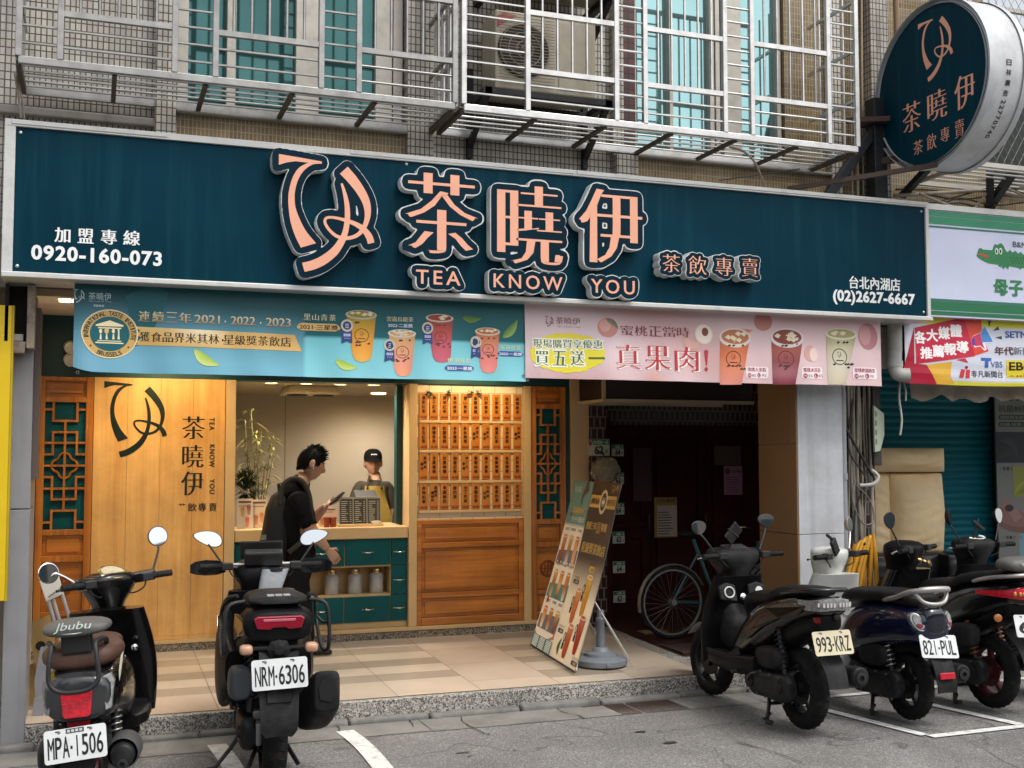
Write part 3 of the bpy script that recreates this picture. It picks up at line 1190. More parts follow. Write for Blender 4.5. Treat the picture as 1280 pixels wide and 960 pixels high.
# arcade pillars
pil_grey=mat('grey_pillar_tile','#8b8c8f',0.35,var=0.06,vscale=3,dirt=0.3,dscale=2.5,streak=.25,dirtcol=(.1,.1,.1))
pil_lt=mat('light_pillar_paint','#b9bbbf',0.4,var=0.06,vscale=3,dirt=0.4,dscale=2.2,streak=.3,dirtcol=(.2,.19,.18))
pil_br=mat('brown_pillar_face','#7d5f3f',0.5,var=0.1,vscale=3,dirt=0.25)
mb=MB()
mb.box(-.497,-.365,7.575,8.05,-.02,1.42)
mb.box(-.497,-.365,7.575,8.05,1.426,2.42)
obj('pillar',mb,pil_grey,bld,bevel=.004)
mb=MB()
mb.box(-.44,-.372,8.052,8.3,floor_z(8.1),2.78)
obj('pillar_return',mb,white_pt,bld)
mb=MB()
mb.box(-.364,-.33,7.62,7.86,1.6,2.66)
obj('shutter_rail',mb,mat('brown_metal_strip','#5a4c45',.5,var=.1,dirt=.4),bld)
xr0,xr1=5.125,5.54
mb=MB()
mb.m=0
for z0,z1 in((floor_z(7.7),1.13),(1.134,2.8)):
 mb.m=0
 mb.box(xr0+.004,xr1,7.6,8.14,z0,z1)
 mb.m=1
 mb.box(xr0-.012,xr0+.003,7.602,8.14,z0,z1 if z1<2 else 1.83)
mb.m=1
mb.box(xr0-.012,xr0+.003,7.602,7.72,1.834,2.8)
mb.box(xr0-.012,xr0+.003,7.724,8.14,1.834,2.8)
obj('pillar',mb,[pil_lt,pil_br],bld,bevel=.003)['label']='light grey pillar with brown inner face'
# dark tiled strip and cable wall right of the pillar
mb=MB()
mb.box(5.60,6.04,7.86,8.3,-.02,2.8)
obj('tiled_strip',mb,dark_brick,bld)
# end wall of the arcade on the left
mb=MB()
mb.box(-.62,-.445,8.3,9.8,.1,2.9)
obj('side_wall',mb,white_pt,bld)
# hall: brick column, recess walls, dark red doors
mb=MB()
mb.box(4.285,4.46,9.7,10.4,.1,2.86)
obj('brick_column',mb,dark_brick,bld)
mb=MB()
mb.box(4.1,4.284,9.69,10.2,.1,2.86)
obj('beige_column',mb,mat('beige_column_paint','#c2a57b',.5,var=.06,dirt=.15),bld,bevel=.004)
mb=MB()
mb.box(4.46,8.0,10.62,10.75,2.05,2.86)
mb.box(6.9,7.4,9.72,10.75,.1,2.86)
obj('hall_wall',mb,dark_brick,bld)
door_red=mat('dark_red_door_paint',(0.042,0.009,0.008),0.6,var=0.35,vscale=4,spec=.07,dirt=0.5,dscale=5,dirtcol=(.02,.012,.012))
mb=MB()
mb.box(4.46,4.62,9.95,10.6,.1,2.1)
mb.box(4.62,4.68,10.5,10.6,.1,2.1)
obj('door_jamb',mb,door_red,bld)
for x0,x1 in((4.685,5.33),(5.335,5.98),(5.985,6.85)):
 mb=MB()
 mb.box(x0,x1,10.53,10.6,.17,2.05)
 for a,c in((.3,.95),(1.02,1.9)):
  mb.box(x0+.06,x1-.06,10.505,10.528,a,a+.05)
  mb.box(x0+.06,x1-.06,10.505,10.528,c-.05,c)
  mb.box(x0+.06,x0+.11,10.506,10.528,a+.05,c-.05)
  mb.box(x1-.11,x1-.06,10.506,10.528,a+.05,c-.05)
 d=obj('hall_door',mb,door_red,bld,bevel=.004)
 mb=MB()
 mb.box(x1-.05,x1-.03,10.47,10.505,.98,1.14)
 obj('handle',mb,rust,d)
# neighbour wall piece behind shutter
mb=MB()
mb.box(7.4,14,9.85,10.0,0,2.86)
mb.box(-2.6,14,12.6,12.8,0,2.9)
obj('rear_wall',mb,room_dark,bld)
# ---------------------------------------------------------------- steel window grille cages
YC=7.06
def cage(name,label,xa,xb,ups,panels,z0=4.03,z1=5.5,right=True,steel=steel):
 t=thing(name,label,'window grille',((xa+xb)/2,7.4,z0),group='steel window grilles above the sign')
 m=MB()
 w=.034
 m.bar((xa,YC,z0),(xb,YC,z0),.034,.045)
 m.bar((xa,YC,z1),(xb,YC,z1),w)
 m.bar((xa+.004,YW+.0,z0),(xb-.004,YW,z0),.03,.05)
 for x in ups:
  m.bar((x,YC-.002,z0+.02),(x,YC-.002,z1),w+.002)
 obj('frame',m,steel,t,bevel=.004)
 m=MB()
 for x0,x1,kind in panels:
  if kind=='h':
   z=z0+.105
   while z<z1:
    m.tube([(x0,YC,z),(x1,YC,z)],.0085,6)
    z+=.105
  else:
   h=.30
   for k in(1,2):
    m.tube([(x0,YC,z0+.1*k),(x1,YC,z0+.1*k)],.0085,6)
   m.bar((x0,YC,z0+h),(x1,YC,z0+h),.032,.034)
   m.bar((x0,YC,z0+h+.40),(x1,YC,z0+h+.40),.032,.034)
   nb=max(2,round((x1-x0)/.112))
   for i in range(1,nb):
    x=x0+(x1-x0)*i/nb
    m.tube([(x,YC,z0+h),(x,YC,z1)],.0095,6)
 obj('bars',m,steel,t,smooth=60)
 # floor of the cage
 m=MB()
 for i in range(1,6):
  y=YC+(YW-YC)*i/6
  m.tube([(xa,y,z0+.004),(xb,y,z0+.004)],.008,6)
 obj('floor_bars',m,steel,t,smooth=60)
 m=MB()
 n=max(2,round((xb-xa)/.54))
 for i in range(n+1):
  x=xa+(xb-xa)*i/n
  m.box(x-.014,x+.014,YC+.02,YW-.02,z0-.03,z0-.006)
 obj('cross_member',m,steel_dk,t)
 # end faces
 m=MB()
 for x in([xa,xb]if right else[xa]):
  m.bar((x,YC+.02,z0+.02),(x,YW,z0+.02),.03)
  for k in range(1,4):
   y=YC+(YW-YC)*k/4
   m.tube([(x,y,z0),(x,y,z1)],.009,6)
  for k in range(1,4):
   m.bar((x,YC,z0+.38*k),(x,YW,z0+.38*k),.022)
 obj('end_bars',m,steel,t)
 return t
XC=lambda px,py:PY(px,py,YC).x
u1=[XC(p,q)for p,q in((24,60),(76,66),(219,78),(270,85),(402,105),(449,110),(569,128))]
cage('window_grille','grey steel window grille cage over the left teal window, up to the double post',u1[0],u1[-1],u1,
     [(u1[0],u1[1],'h'),(u1[1],u1[2],'v'),(u1[2],u1[3],'h'),(u1[3],u1[4],'v'),(u1[4],u1[5],'h'),(u1[5],u1[6]-.1,'v'),(u1[6]-.1,u1[6],'h')][:5]+
     [(u1[5],XC(568,128),'v')],steel=steel_l)
u2=[XC(p,q)for p,q in((580,130),(660,140),(771,150),(807,155),(907,165),(941,168),(1037,180),(1072,184))]
cage('window_grille','bright steel window grille cage in front of the outdoor air conditioner and right windows',u2[0],u2[-1],u2,
     [(u2[0],u2[1],'h'),(u2[1],u2[2],'v'),(u2[2],u2[3],'h'),(u2[3],u2[4],'v'),(u2[4],u2[5],'h'),(u2[5],u2[6],'v'),(u2[6],u2[7],'h')])
# chain-link cage behind the round sign
xa,xb=6.35,9.5
t=thing('window_grille','white chain link window cage behind the round projecting sign','window grille',(7.5,7.4,4.05),group='steel window grilles above the sign')
m=MB()
for z in(4.0,5.6):
 m.bar((xa,7.0,z),(xb,7.0,z),.035)
 m.bar((xa,YW,z),(xb,YW,z),.035)
for x in(xa,7.3,8.3,xb):
 m.bar((x,7.0,4.0),(x,7.0,5.6),.035)
 m.bar((x,7.0,4.0),(x,YW,4.0),.03)
for i in range(1,6):
 m.tube([(xa,7.0+i*.1,4.0),(xb,7.0+i*.1,4.0)],.008,6)
obj('frame',m,mat('white_cage_paint','#b8b4ab',.5,var=.1,dirt=.4),t)
m=MB()
s=.075
for k in range(-22,48):
 for sg in(1,-1):
  x0=xa+k*s
  p=[]
  for j in range(60):
   z=4.02+j*1.56/59
   x=x0+(z-4.02)*.62 if sg>0 else x0+1.0-(z-4.02)*.62
   if xa<=x<=xb:
    p.append((x,7.0+sg*.003,z))
  if len(p)>2:
   m.tube([p[0],p[-1]],.0025,4)
obj('wire_mesh',m,mat('chain_wire','#8d8a84',.5,metal=.5),t)
# ---------------------------------------------------------------- outdoor air conditioner in the cage
ac_w=mat('ac_cream_enamel','#a9a18d',0.45,var=0.06,vscale=5,dirt=0.3,dscale=4,streak=.25,dirtcol=(.16,.12,.08))
ac_dk=mat('ac_dark_fan','#2a211d',0.6,var=.2)
A=lambda px,py:PY(px,py,7.3)
t=thing('air_conditioner','cream outdoor air conditioner unit with a dark round fan behind the steel grille','air conditioner',(3.2,7.45,4.12))
ax0,ax1=A(620,60).x,A(746,80).x
az0,az1=A(690,118).z,A(700,22).z
mb=MB()
mb.box(ax0,ax1,7.3,7.6,az0,az1)
obj('casing',mb,ac_w,t,bevel=.012)
fc,fz=A(655,62).x,A(655,64).z
mb=MB()
mb.lathe([(.19,0),(.19,.008),(.175,.012)],(fc,7.296,fz),(0,-1,0),40)
obj('fan_opening',mb,ac_dk,t)
mb=MB()
for k in range(3):
 a=k*2.09+.5
 d=Vector((math.cos(a),0,math.sin(a)))
 q=Vector((-d.z,0,d.x))
 p0=Vector((fc,7.278,fz))
 mb.add([p0+d*.03-q*.03,p0+d*.165-q*.02,p0+d*.15+q*.09+Vector((0,-.006,0)),p0+d*.03+q*.05+Vector((0,-.006,0))],[(0,1,2,3)])
mb.lathe([(.035,0),(.035,.015),(.01,.02)],(fc,7.278,fz),(0,-1,0),16)
obj('fan_blades',mb,mat('fan_brown','#45352d',.5),t)
mb=MB()
for i in range(24):
 z=az0+.03+i*(az1-az0-.06)/23
 mb.tube([(ax0+.02,7.27,z),(ax0+.43,7.27,z)],.0028,4)
for r in(.06,.12,.18):
 mb.torus((fc,7.268,fz),(0,1,0),r,.003,32,4)
obj('front_grille',mb,mat('ac_wire','#8f8878',.5),t)
mb=MB()
mb.box(ax0+.47,ax1-.03,7.293,7.3,az0+.04,az1-.03)
obj('access_panel',mb,ac_w,t,bevel=.004)
mb=MB()
mb.add([(ax0+.01,7.298,az1-.05),(ax0+.01,7.298,az1-.13),(ax0+.16,7.298,az1-.03),(ax0+.06,7.298,az1-.02)],[(0,1,2,3)])
obj('red_sticker',mb,mat('faded_red','#a2544c',.6),t)
brk=mat('black_bracket_iron',(.02,.021,.021),.55,metal=.3,var=.3,bump=.2)
t=thing('wall_bracket','black iron bracket frame carrying the cream air conditioner','bracket',(3.2,7.5,4.05))
mb=MB()
mb.bar((ax0-.1,7.28,az0-.03),(ax1+.14,7.28,az0-.03),.04)
mb.bar((ax0-.1,7.6,az0-.03),(ax1+.14,7.6,az0-.03),.04)
for x in(ax0-.06,ax1+.08):
 mb.bar((x,7.26,az0-.025),(x,YW+.05,az0-.025),.05)
 mb.bar((x,7.3,az0-.05),(x,YW+.03,az0-.32),.04)
 mb.bar((x,YW+.035,az0-.4),(x,YW+.035,az0+.25),.04)
obj('arm',mb,brk,t)
# second unit higher up, only its bracket and underside reach the picture
mb=MB()
mb.box(ax0+.1,ax1+.1,7.3,7.6,az1+.22,az1+.8)
tag(obj('air_conditioner',mb,ac_w,None,bevel=.012),'cream air conditioner unit above the one with the visible fan, seen from below','air conditioner')
mb=MB()
mb.bar((ax0,7.28,az1+.19),(ax1+.16,7.28,az1+.19),.04)
mb.bar((ax1+.1,7.26,az1+.19),(ax1+.1,YW+.05,az1+.19),.05)
mb.bar((ax1+.1,7.28,az1+.17),(ax1+.1,YW+.04,az1-.08),.04)
mb.bar((ax0,7.26,az1+.19),(ax0,YW+.05,az1+.19),.05)
tag(obj('wall_bracket',mb,brk),'upper black iron bracket above the cream air conditioner','bracket')
# ================================================================ main shop sign
YS=7.25
def fbox(l,t,r,b,Y):
 """photo box -> box on the upright plane at Y"""
 return PY(l,(t+b)/2,Y).x,PY((l+r)/2,b,Y).z,PY(r,(t+b)/2,Y).x,PY((l+r)/2,t,Y).z
sign_blue=mat('sign_face_petrol',(0.0015,0.030,0.050),0.38,var=0.16,vscale=1.2,streak=0.4,dirtcol=(0.010,0.065,0.085),rvar=.2,spec=.07)
sign_white=mat('sign_frame_white','#c9c9c5',0.4,metal=0.15,var=0.08,vscale=6,dirt=0.45,dscale=6,dirtcol=(.22,.21,.19))
plate_side=mat('letter_side_white','#d4d6d4',0.35,var=0.05,dirt=0.25,dscale=7)
plate_face=mat('letter_plate_navy',(0.002,0.018,0.031),0.35,var=0.15,vscale=3,spec=.1)
salmon=mat('salmon_letter','#e8a78a',0.5,var=0.05,vscale=5)
white_vinyl=mat('white_vinyl','#e6e8e6',0.5,var=0.04)
sg=thing('shop_sign','long dark teal sign box with raised salmon characters running across the whole arcade','sign',(2.8,7.43,2.79))
x0,x1,z0,z1=-.537,6.13,2.79,3.732
mb=MB()
mb.box(x0+.03,x1-.03,YS+.012,7.6,z0+.03,z1-.03)
obj('panel',mb,sign_blue,sg)
mb=MB()
mb.box(x0,x1,YS-.006,7.61,z1-.042,z1)
mb.box(x0,x1,YS-.012,7.61,z0,z0+.036)
mb.box(x0+.003,x1-.003,YS-.03,YS-.0125,z0+.002,z0+.03)
mb.box(x0,x0+.06,YS-.005,7.61,z0+.036,z1-.042)
mb.box(x1-.032,x1,YS-.005,7.61,z0+.036,z1-.042)
for i,(a,c)in enumerate(((-.5,.38),(1.52,3.1),(3.12,6.1))):
 mb.box(a,c,YS-.012,YS-.006,z1-.03,z1-.002)
obj('frame',mb,sign_white,sg,bevel=.004)
mb=MB()
for x,z in((x0+.085,z1-.075),(x0+.085,z0+.07),(x1-.06,z1-.075),(x1-.06,z0+.07),(1.9,z1-.06)):
 mb.lathe([(.011,0),(.009,.006),(.003,.009)],(x,YS+.012,z),(0,-1,0),10)
obj('rivet',mb,steel,sg)
def built_letter(fill,d,front,thick,name='raised_letter',px=.004):
 """plate with white sides and a rim line, salmon face on top"""
 a=Art()
 fill(a)
 yb=YS+.012
 white=loops_mesh(name,grown_outline(a,d+.0052,px),thick,sg,lambda u,v,w:(u,yb-front+thick-w,v),[plate_side,plate_side])
 loops_mesh('letter_plate',grown_outline(a,d,px),.012,white,lambda u,v,w:(u,yb-front+.01-w,v),[plate_face,plate_face])
 a.build('letter_face',white,lambda u,v,l:(u,yb-front-.003-l*.0012,v),salmon)
 return white
YF=YS-.1
X0_,Z0_,X1_,Z1_=fbox(348.3,197,468.8,341,YF)
built_letter(lambda a:emblem(a,X0_,Z0_,Z1_-Z0_,'#ffffff',1,X1_-X0_),.038,.105,.085,'raised_emblem')
for ch,bx in(('茶',(508.5,215,596.5,319)),('曉',(622,230,704,333)),('伊',(725,235,803.5,331.5))):
 u0,v0,u1,v1=fbox(*bx,YF)
 built_letter(lambda a:a.text(ch,u0+.012,v0,u1-.012,v1,'#ffffff',1,.022,-.021),.041,.105,.085)
for ch,bx in(('TEA',(521,338,576,355)),('KNOW',(618,344,703.5,361)),('YOU',(740,350,794,367))):
 u0,v0,u1,v1=fbox(*bx,YF)
 built_letter(lambda a:a.text(ch,u0,v0,u1,v1,'#ffffff',1,.02,.015,spacing=1.35),.031,.1,.08,px=.003)
for ch,bx in zip('茶飲專賣',((828.7,318,850.8,341),(861.2,320,883.6,344),(894.8,322,916.2,345.5),(927.6,323,948.2,347))):
 u0,v0,u1,v1=fbox(*bx,YF)
 built_letter(lambda a:a.text(ch,u0,v0,u1,v1,'#ffffff',1,.004,-.016),.024,.105,.095,px=.0025)
a=Art()
for ch,l,r in zip('加盟專線',(69,98,127,155),(88,117,146,175)):
 k=(l-69)*.047
 a.text(ch,*fbox(l,283+k,r,301.5+k,YS),'#e8eaea',1,.03,0)
for s,l,r,k in(('0920-160-073',40,202,0),):
 a.text(s,*fbox(l,309.5,r,326.5,YS),'#eef0ee',1,.05,.045,spacing=1.12)
a.build('lettering',sg,lambda u,v,l:(u,YS+.009-l*.001,v),white_vinyl)
a=Art()
a.text('台北內湖店',*fbox(1063,347.5,1126,363,YS),'#e8eaea',1,.03,.01)
a.text('(02)2627-6667',*fbox(1043,366,1144,383,YS),'#e8eaea',1,.045,.04,spacing=1.05)
a.build('lettering',sg,lambda u,v,l:(u,YS+.009-l*.001,v),white_vinyl)
# ---------------------------------------------------------------- round projecting sign
XR,YR,ZR,RR=5.94,6.96,4.56,.632
t=thing('round_sign','round dark teal projecting sign with white rim and salmon characters','sign',(XR+.15,YR,ZR-RR))
mb=MB()
mb.lathe([(RR,0),(RR,.3)],(XR,YR,ZR),(1,0,0),72,cap=False)
mb.lathe([(RR,.3),(.01,.3)],(XR,YR,ZR),(1,0,0),72,cap=False)
obj('drum',mb,mat('drum_white','#c6c8ca',.35,var=.06,dirt=.4,dscale=4,streak=.3,dirtcol=(.25,.25,.25)),t,smooth=40)
mb=MB()
mb.lathe([(RR+.012,-.03),(RR+.012,.02),(RR+.002,.02),(RR-.03,-.012),(RR-.03,-.03)],(XR,YR,ZR),(1,0,0),72,cap=False)
mb.lathe([(RR+.012,.28),(RR+.012,.33),(RR-.03,.33),(RR-.03,.305)],(XR,YR,ZR),(1,0,0),72,cap=False)
obj('rim',mb,mat('rim_grey','#c2c6c8',.35,metal=.2,var=.1,dirt=.3),t,smooth=40)
mb=MB()
mb.lathe([(RR-.025,-.012),(.01,-.0121)],(XR,YR,ZR),(1,0,0),72)
obj('face',mb,sign_blue,t)
def rbox(l,t_,r,b,x=XR-.014):
 """photo box on the round face: u runs towards the street"""
 return-PX(l,(t_+b)/2,x).y,PX((l+r)/2,b,x).z,-PX(r,(t_+b)/2,x).y,PX((l+r)/2,t_,x).z
a=Art()
u0,v0,u1,v1=rbox(1149,20,1192,100)
emblem(a,u0,v0,v1-v0,'#ffffff',1,u1-u0)
for ch,bx in(('茶',(1129,128,1151.5,166)),('曉',(1160,113,1184,151)),('伊',(1194,93,1219,137))):
 a.text(ch,*rbox(*bx),'#ffffff',1,.016,-.018)
for ch,bx in zip('茶飲專賣',((1142.5,176,1154,194),(1159,168,1171,188),(1176,160,1187.5,178.5),(1194,150,1206,173))):
 a.text(ch,*rbox(*bx),'#ffffff',1,.008,-.012)
a.build('lettering',t,lambda u,v,l:(XR-.0125-.001*l,-u,v),salmon)
# maker's line painted round the drum, reading towards the rim's lower side
a=Art()
s='日祥廣告22770740'
pos=0.0
for i,ch in enumerate(s):
 if i<4:
  a.text(ch,pos-.022,-.021,pos+.022,.021,'#1c1c20',1,.02,.02,rot=R(90))
  pos+=.072 if i<3 else .062
 else:
  a.text(ch,pos-.014,-.019,pos+.014,.019,'#1c1c20',1,.02,.02)
  pos+=.038
ang0=R(-1)
def drum_pt(u,v,l):
 th=ang0-u/RR          # angle measured from the street-facing side, going down
 rr=RR+.002+.001*l
 return(XR+.15+v,YR-rr*math.cos(th),ZR+rr*math.sin(th))
a.build("drum_lettering",t,lambda u,v,l:drum_pt(u,v,l),None)
# carrying post and struts
black_iron=mat('black_painted_iron',(.018,.022,.026),.5,metal=.2,var=.25,vscale=8,dirt=.3,dirtcol=(.08,.07,.06))
t=thing('sign_post','black square post with diagonal strut carrying the round sign','post',(5.88,7.55,3.7))
mb=MB()
mb.box(5.83,5.95,7.5,7.62,3.735,4.62)
mb.box(5.80,5.98,7.47,7.64,4.40,4.44)
obj('post',mb,black_iron,t,bevel=.006)
mb=MB()
mb.bar((5.42,7.62,3.76),(5.86,7.56,4.36),.075)
obj('strut',mb,black_iron,t,bevel=.005)
mb=MB()
mb.bar((5.90,7.5,4.1),(5.99,7.35,4.1),.05)
mb.bar((5.6,7.56,4.42),(5.9,7.4,4.42),.04)
obj('arm',mb,rust,t)
t=obj('tie_bar',MB().bar(PY(985,237,7.35),PX(1172,207,5.92),.035),rust)
tag(t,'rusty flat tie bar running from the shop sign top to the round sign','bar')
# ================================================================ shop front under the sign (plane Y = 9.7)
YFR=9.7
FX=lambda px,py=600:PY(px,py,YFR).x
FZ=lambda py,px=450:PY(px,py,YFR).z
gold_wood=wood_mat('honey_wood','#c57a2c','#8f5216',.32,'Z',1.0,.3,'#6d3b0e')
gold_wood_x=wood_mat('honey_wood_level','#c57a2c','#8f5216',.32,'X',1.0,.3,'#6d3b0e')
plank=wood_mat('pale_plank','#dfb06a','#c9944f',.38,'Z',.5,.15)
teal_lac=mat('teal_lacquer',(0.0035,0.075,0.080),0.4,spec=.2,var=0.12,vscale=3)
teal_dk=mat('teal_header_paint',(0.003,0.045,0.045),0.45,var=0.1)
cream_tile=tile_mat('cream_wall_tile','#d8c9ae','#cdbd9f','#8f8064',.205,.1,.003,offset=.5,rough=.25,dirt=.05,streak=0,bump=.3)
ctop=mat('counter_edge_beige','#c7a878',.4,var=.05)
brass_dark=mat('black_vinyl_letter','#10221c',.4)
inner_wall=mat('shop_inner_wall','#c2b9a8',0.75,var=0.03,vscale=2)
inner_ceil=mat('shop_ceiling','#b5a98f',0.8,var=0.03)
chrome=mat('chrome',(.75,.74,.72),.15,metal=1.0,var=0)
black_pl=mat('black_plastic',(.018,.018,.019),.5,var=.15,vscale=8)
st=thing('tea_shop_front','tea shop front structure with granite step, teal header and beige posts','shop front',(2.0,9.75,floor_z(9.7)))
mb=MB()
mb.box(-.445,4.30,9.7,9.99,.1,.232)
obj('step',mb,granite_brown,st,bevel=.008)
mb=MB()
mb.box(-.445,4.10,9.695,9.98,.234,.266)
obj('threshold',mb,ctop,st,bevel=.004)
XO0,XO1=1.093,2.577
ZH=2.375
mb=MB()
mb.box(-.445,4.10,9.72,9.95,ZH+.0,2.86)
obj('header',mb,teal_dk,st)
mb=MB()
for i in range(9):
 xx=1.55+i*.115
 mb.box(xx,xx+.105,9.70,9.718,ZH+.065,ZH+.115)
obj('brick_trim',mb,mat('brown_trim_bricks','#6b4330',.6,var=.25),st)
for xa,xb in((1.012,XO0),(XO1,2.650),(3.648,3.716)):
 mb=MB()
 mb.box(xa,xb,9.702,9.95,.267,ZH-.002)
 obj('post',mb,ctop,st,bevel=.003)
mb=MB()
mb.box(4.066,4.10,9.712,9.95,.267,ZH-.002)
mb.box(XO1-.055,XO1-.004,9.93,10.02,1.14,ZH)
obj('teal_post',mb,teal_dk,st)
mb=MB()
mb.box(.6,4.1,12.3,12.4,.1,2.45)
mb.box(.95,1.02,9.96,12.3,.1,2.45)
mb.box(3.9,4.0,9.96,12.3,.1,2.45)
obj('room_wall',mb,inner_wall,st)
mb=MB()
mb.box(.9,4.0,9.96,12.4,2.39,2.47)
obj('room_ceiling',mb,inner_ceil,st)
mb=MB()
mb.box(.9,4.0,9.99,12.4,.12,.2)
obj('room_floor',mb,tile_dk,st)
for pz in(PX(325/4.8+290,560,0.0001)if False else Vector((1.9,12.3,0)),Vector((3.3,12.3,0))):
 mb=MB()
 mb.box(pz.x,pz.x+.004,12.296,12.3,.2,2.39)
 obj('wall_joint',mb,mat('joint_grey','#6f6655',.8),st)
# ---------------------------------------------------------------- plank door with the mark
t=thing('plank_panel','pale wooden plank panel with large black brush emblem and vertical shop name','panel',(.5,9.72,.267))
mb=MB()
n=4
for i in range(n):
 xa=-.014+i*(1.008+.014)/n
 mb.box(xa,xa+(1.022)/n-.002,9.71,9.76,.3,ZH-.002)
obj('boards',mb,plank,t)
mb=MB()
mb.box(-.014,1.008,9.706,9.76,.268,.2985)
obj('bottom_rail',mb,plank,t)
a=Art()
u0,v0,u1,v1=fbox(129.3,476,209,571,9.7)
emblem(a,u0,v0,v1-v0,'#0c1f19',1,u1-u0)
for ch,bx in(('茶',(228,519,256,548.5)),('曉',(228,555,254,584)),('伊',(226.7,587.7,253.6,619))):
 a.text(ch,*fbox(*bx,9.7),'#0c1f19',1,.016,-.018)
a.text('飲',*fbox(234.5,628,245.5,638.5,9.7),'#14241e',1,.02,0)
a.text('專',*fbox(247.5,628,257.5,638.5,9.7),'#14241e',1,.02,0)
a.text('賣',*fbox(261,628,270.5,638.5,9.7),'#14241e',1,.02,0)
a.text('艹',*fbox(223,628.3,232,631.5,9.7),'#14241e',1,.02,0)
for s,y0,y1 in(('TEA',521.5,537),('KNOW',555,583),('YOU',598,616.5)):
 c=PY(265,(y0+y1)/2,9.7)
 ln=FZ(y0,265)-FZ(y1,265)
 a.text(s,c.x-ln/2,c.z-.02,c.x+ln/2,c.z+.02,'#14241e',1,.03,.03,spacing=1.2,rot=R(-90))
a.build('lettering',t,lambda u,v,l:(u,9.7085-.0015*l,v),brass_dark)
# ---------------------------------------------------------------- carved lattice panels
def lattice_panel(xa,xb,label):
 t=thing('lattice_panel',label,'lattice panel',((xa+xb)/2,9.72,.267),group='carved lattice panels')
 w=xb-xa
 zt=ZH-.002
 zl1,zl0=FZ(511,690),FZ(649,690)          # lattice field
 s=.055
 fr=MB()
 fr.box(xa,xa+s,9.715,9.77,.268,zt)
 fr.box(xb-s,xb,9.715,9.77,.268,zt)
 for za,zb in((zt-.035,zt),(zl1,zl1+.045),(zl0-.045,zl0),(.268,.33)):
  fr.box(xa+s,xb-s,9.716,9.77,za,zb)
 zq=FZ(680,690)
 fr.box(xa+s,xb-s,9.716,9.77,zq-.03,zq+.02)
 zr=FZ(740,690)
 fr.box(xa+s,xb-s,9.716,9.77,zr-.02,zr+.02)
 obj('frame',fr,gold_wood,t,bevel=.004)
 pn=MB()
 for za,zb in((zl1+.045,zt-.035),(zq+.02,zl0-.045),(zr+.02,zq-.03),(.33,zr-.02)):
  pn.box(xa+s,xb-s,9.745,9.765,za,zb)
  if zb-za<.3:
   pn.box(xa+s+.03,xb-s-.03,9.733,9.7449,za+.025,zb-.025)
 obj('raised_panel',pn,gold_wood_x,t,bevel=.005)
 bk=MB()
 bk.box(xa+s,xb-s,9.752,9.765,zl0,zl1)
 obj('backing',bk,teal_lac,t)
 la=MB()
 U=lambda q:xa+s+(q-895)/195*(w-2*s)
 V=lambda q:zl1-(q-340)/664*(zl1-zl0)
 h=.0085
 yy=[0]
 def hb(x0,x1,y):
  for yv in({y,1344-y}):
   la.box(U(x0),U(x1),9.722,9.751,V(yv)-h,V(yv)+h)
 def vb(x,y0,y1):
  la.box(U(x)-h,U(x)+h,9.7215,9.7505,V(y1),V(y0))
  if abs(y0+y1-1344)>2:
   la.box(U(x)-h,U(x)+h,9.7215,9.7505,V(1344-y0),V(1344-y1))
 vb(935,340,438);vb(1049,340,438);hb(929,1055,438)
 hb(895,935,378);hb(1049,1090,378)
 vb(992,438,906)
 hb(929,1055,497);vb(935,497,613);vb(1049,497,613);hb(895,1090,553);hb(895,941,613);hb(1043,1090,613)
 hb(895,1090,672)
 cx,cz=U(992),V(672)
 kx,kz=U(992+62)-cx,V(672-66)-cz
 pts=[]
 for q in range(4):
  a0=q*math.pi/2
  for k in range(-4,5):
   ph=a0+k*R(20)
   dx=math.cos(a0)*.52+math.cos(ph)*.48
   dz=math.sin(a0)*.52+math.sin(ph)*.48
   pts.append((cx+dx*kx,9.735,cz+dz*kz))
 la.tube(pts,.009,6,closed=True)
 obj('lattice',la,gold_wood,t)
 md=MB()
 rc=FZ(711,690)
 R0=.072
 xc=(xa+xb)/2
 md.torus((xc,9.743,rc),(0,1,0),R0,.006,32,6)
 md.torus((xc,9.743,rc),(0,1,0),R0*.86,.004,32,6)
 for sx_ in(-1,1):
  md.box(xc+sx_*.03-.004,xc+sx_*.03+.004,9.737,9.745,rc-.045,rc+.045)
  md.box(xc+min(0,sx_*.055),xc+max(0,sx_*.055),9.7375,9.7445,rc+sx_*.03-.004,rc+sx_*.03+.004)
  md.box(xc+min(sx_*.012,sx_*.03),xc+max(sx_*.012,sx_*.03),9.7375,9.7445,rc-sx_*.02-.004,rc-sx_*.02+.004)
 md.box(xc-.006,xc+.006,9.7365,9.745,rc-.06,rc+.06)
 md.box(xc-.06,xc+.06,9.737,9.7448,rc-.004,rc+.004)
 obj('round_medallion',md,mat('carved_dark_wood','#7a3f12',.4,var=.15),t)
lattice_panel(-.43,-.018,'carved wood lattice panel over teal, left of the plank panel behind the scooter')
lattice_panel(3.718,4.064,'carved wood lattice panel over teal, right of the menu tablets')
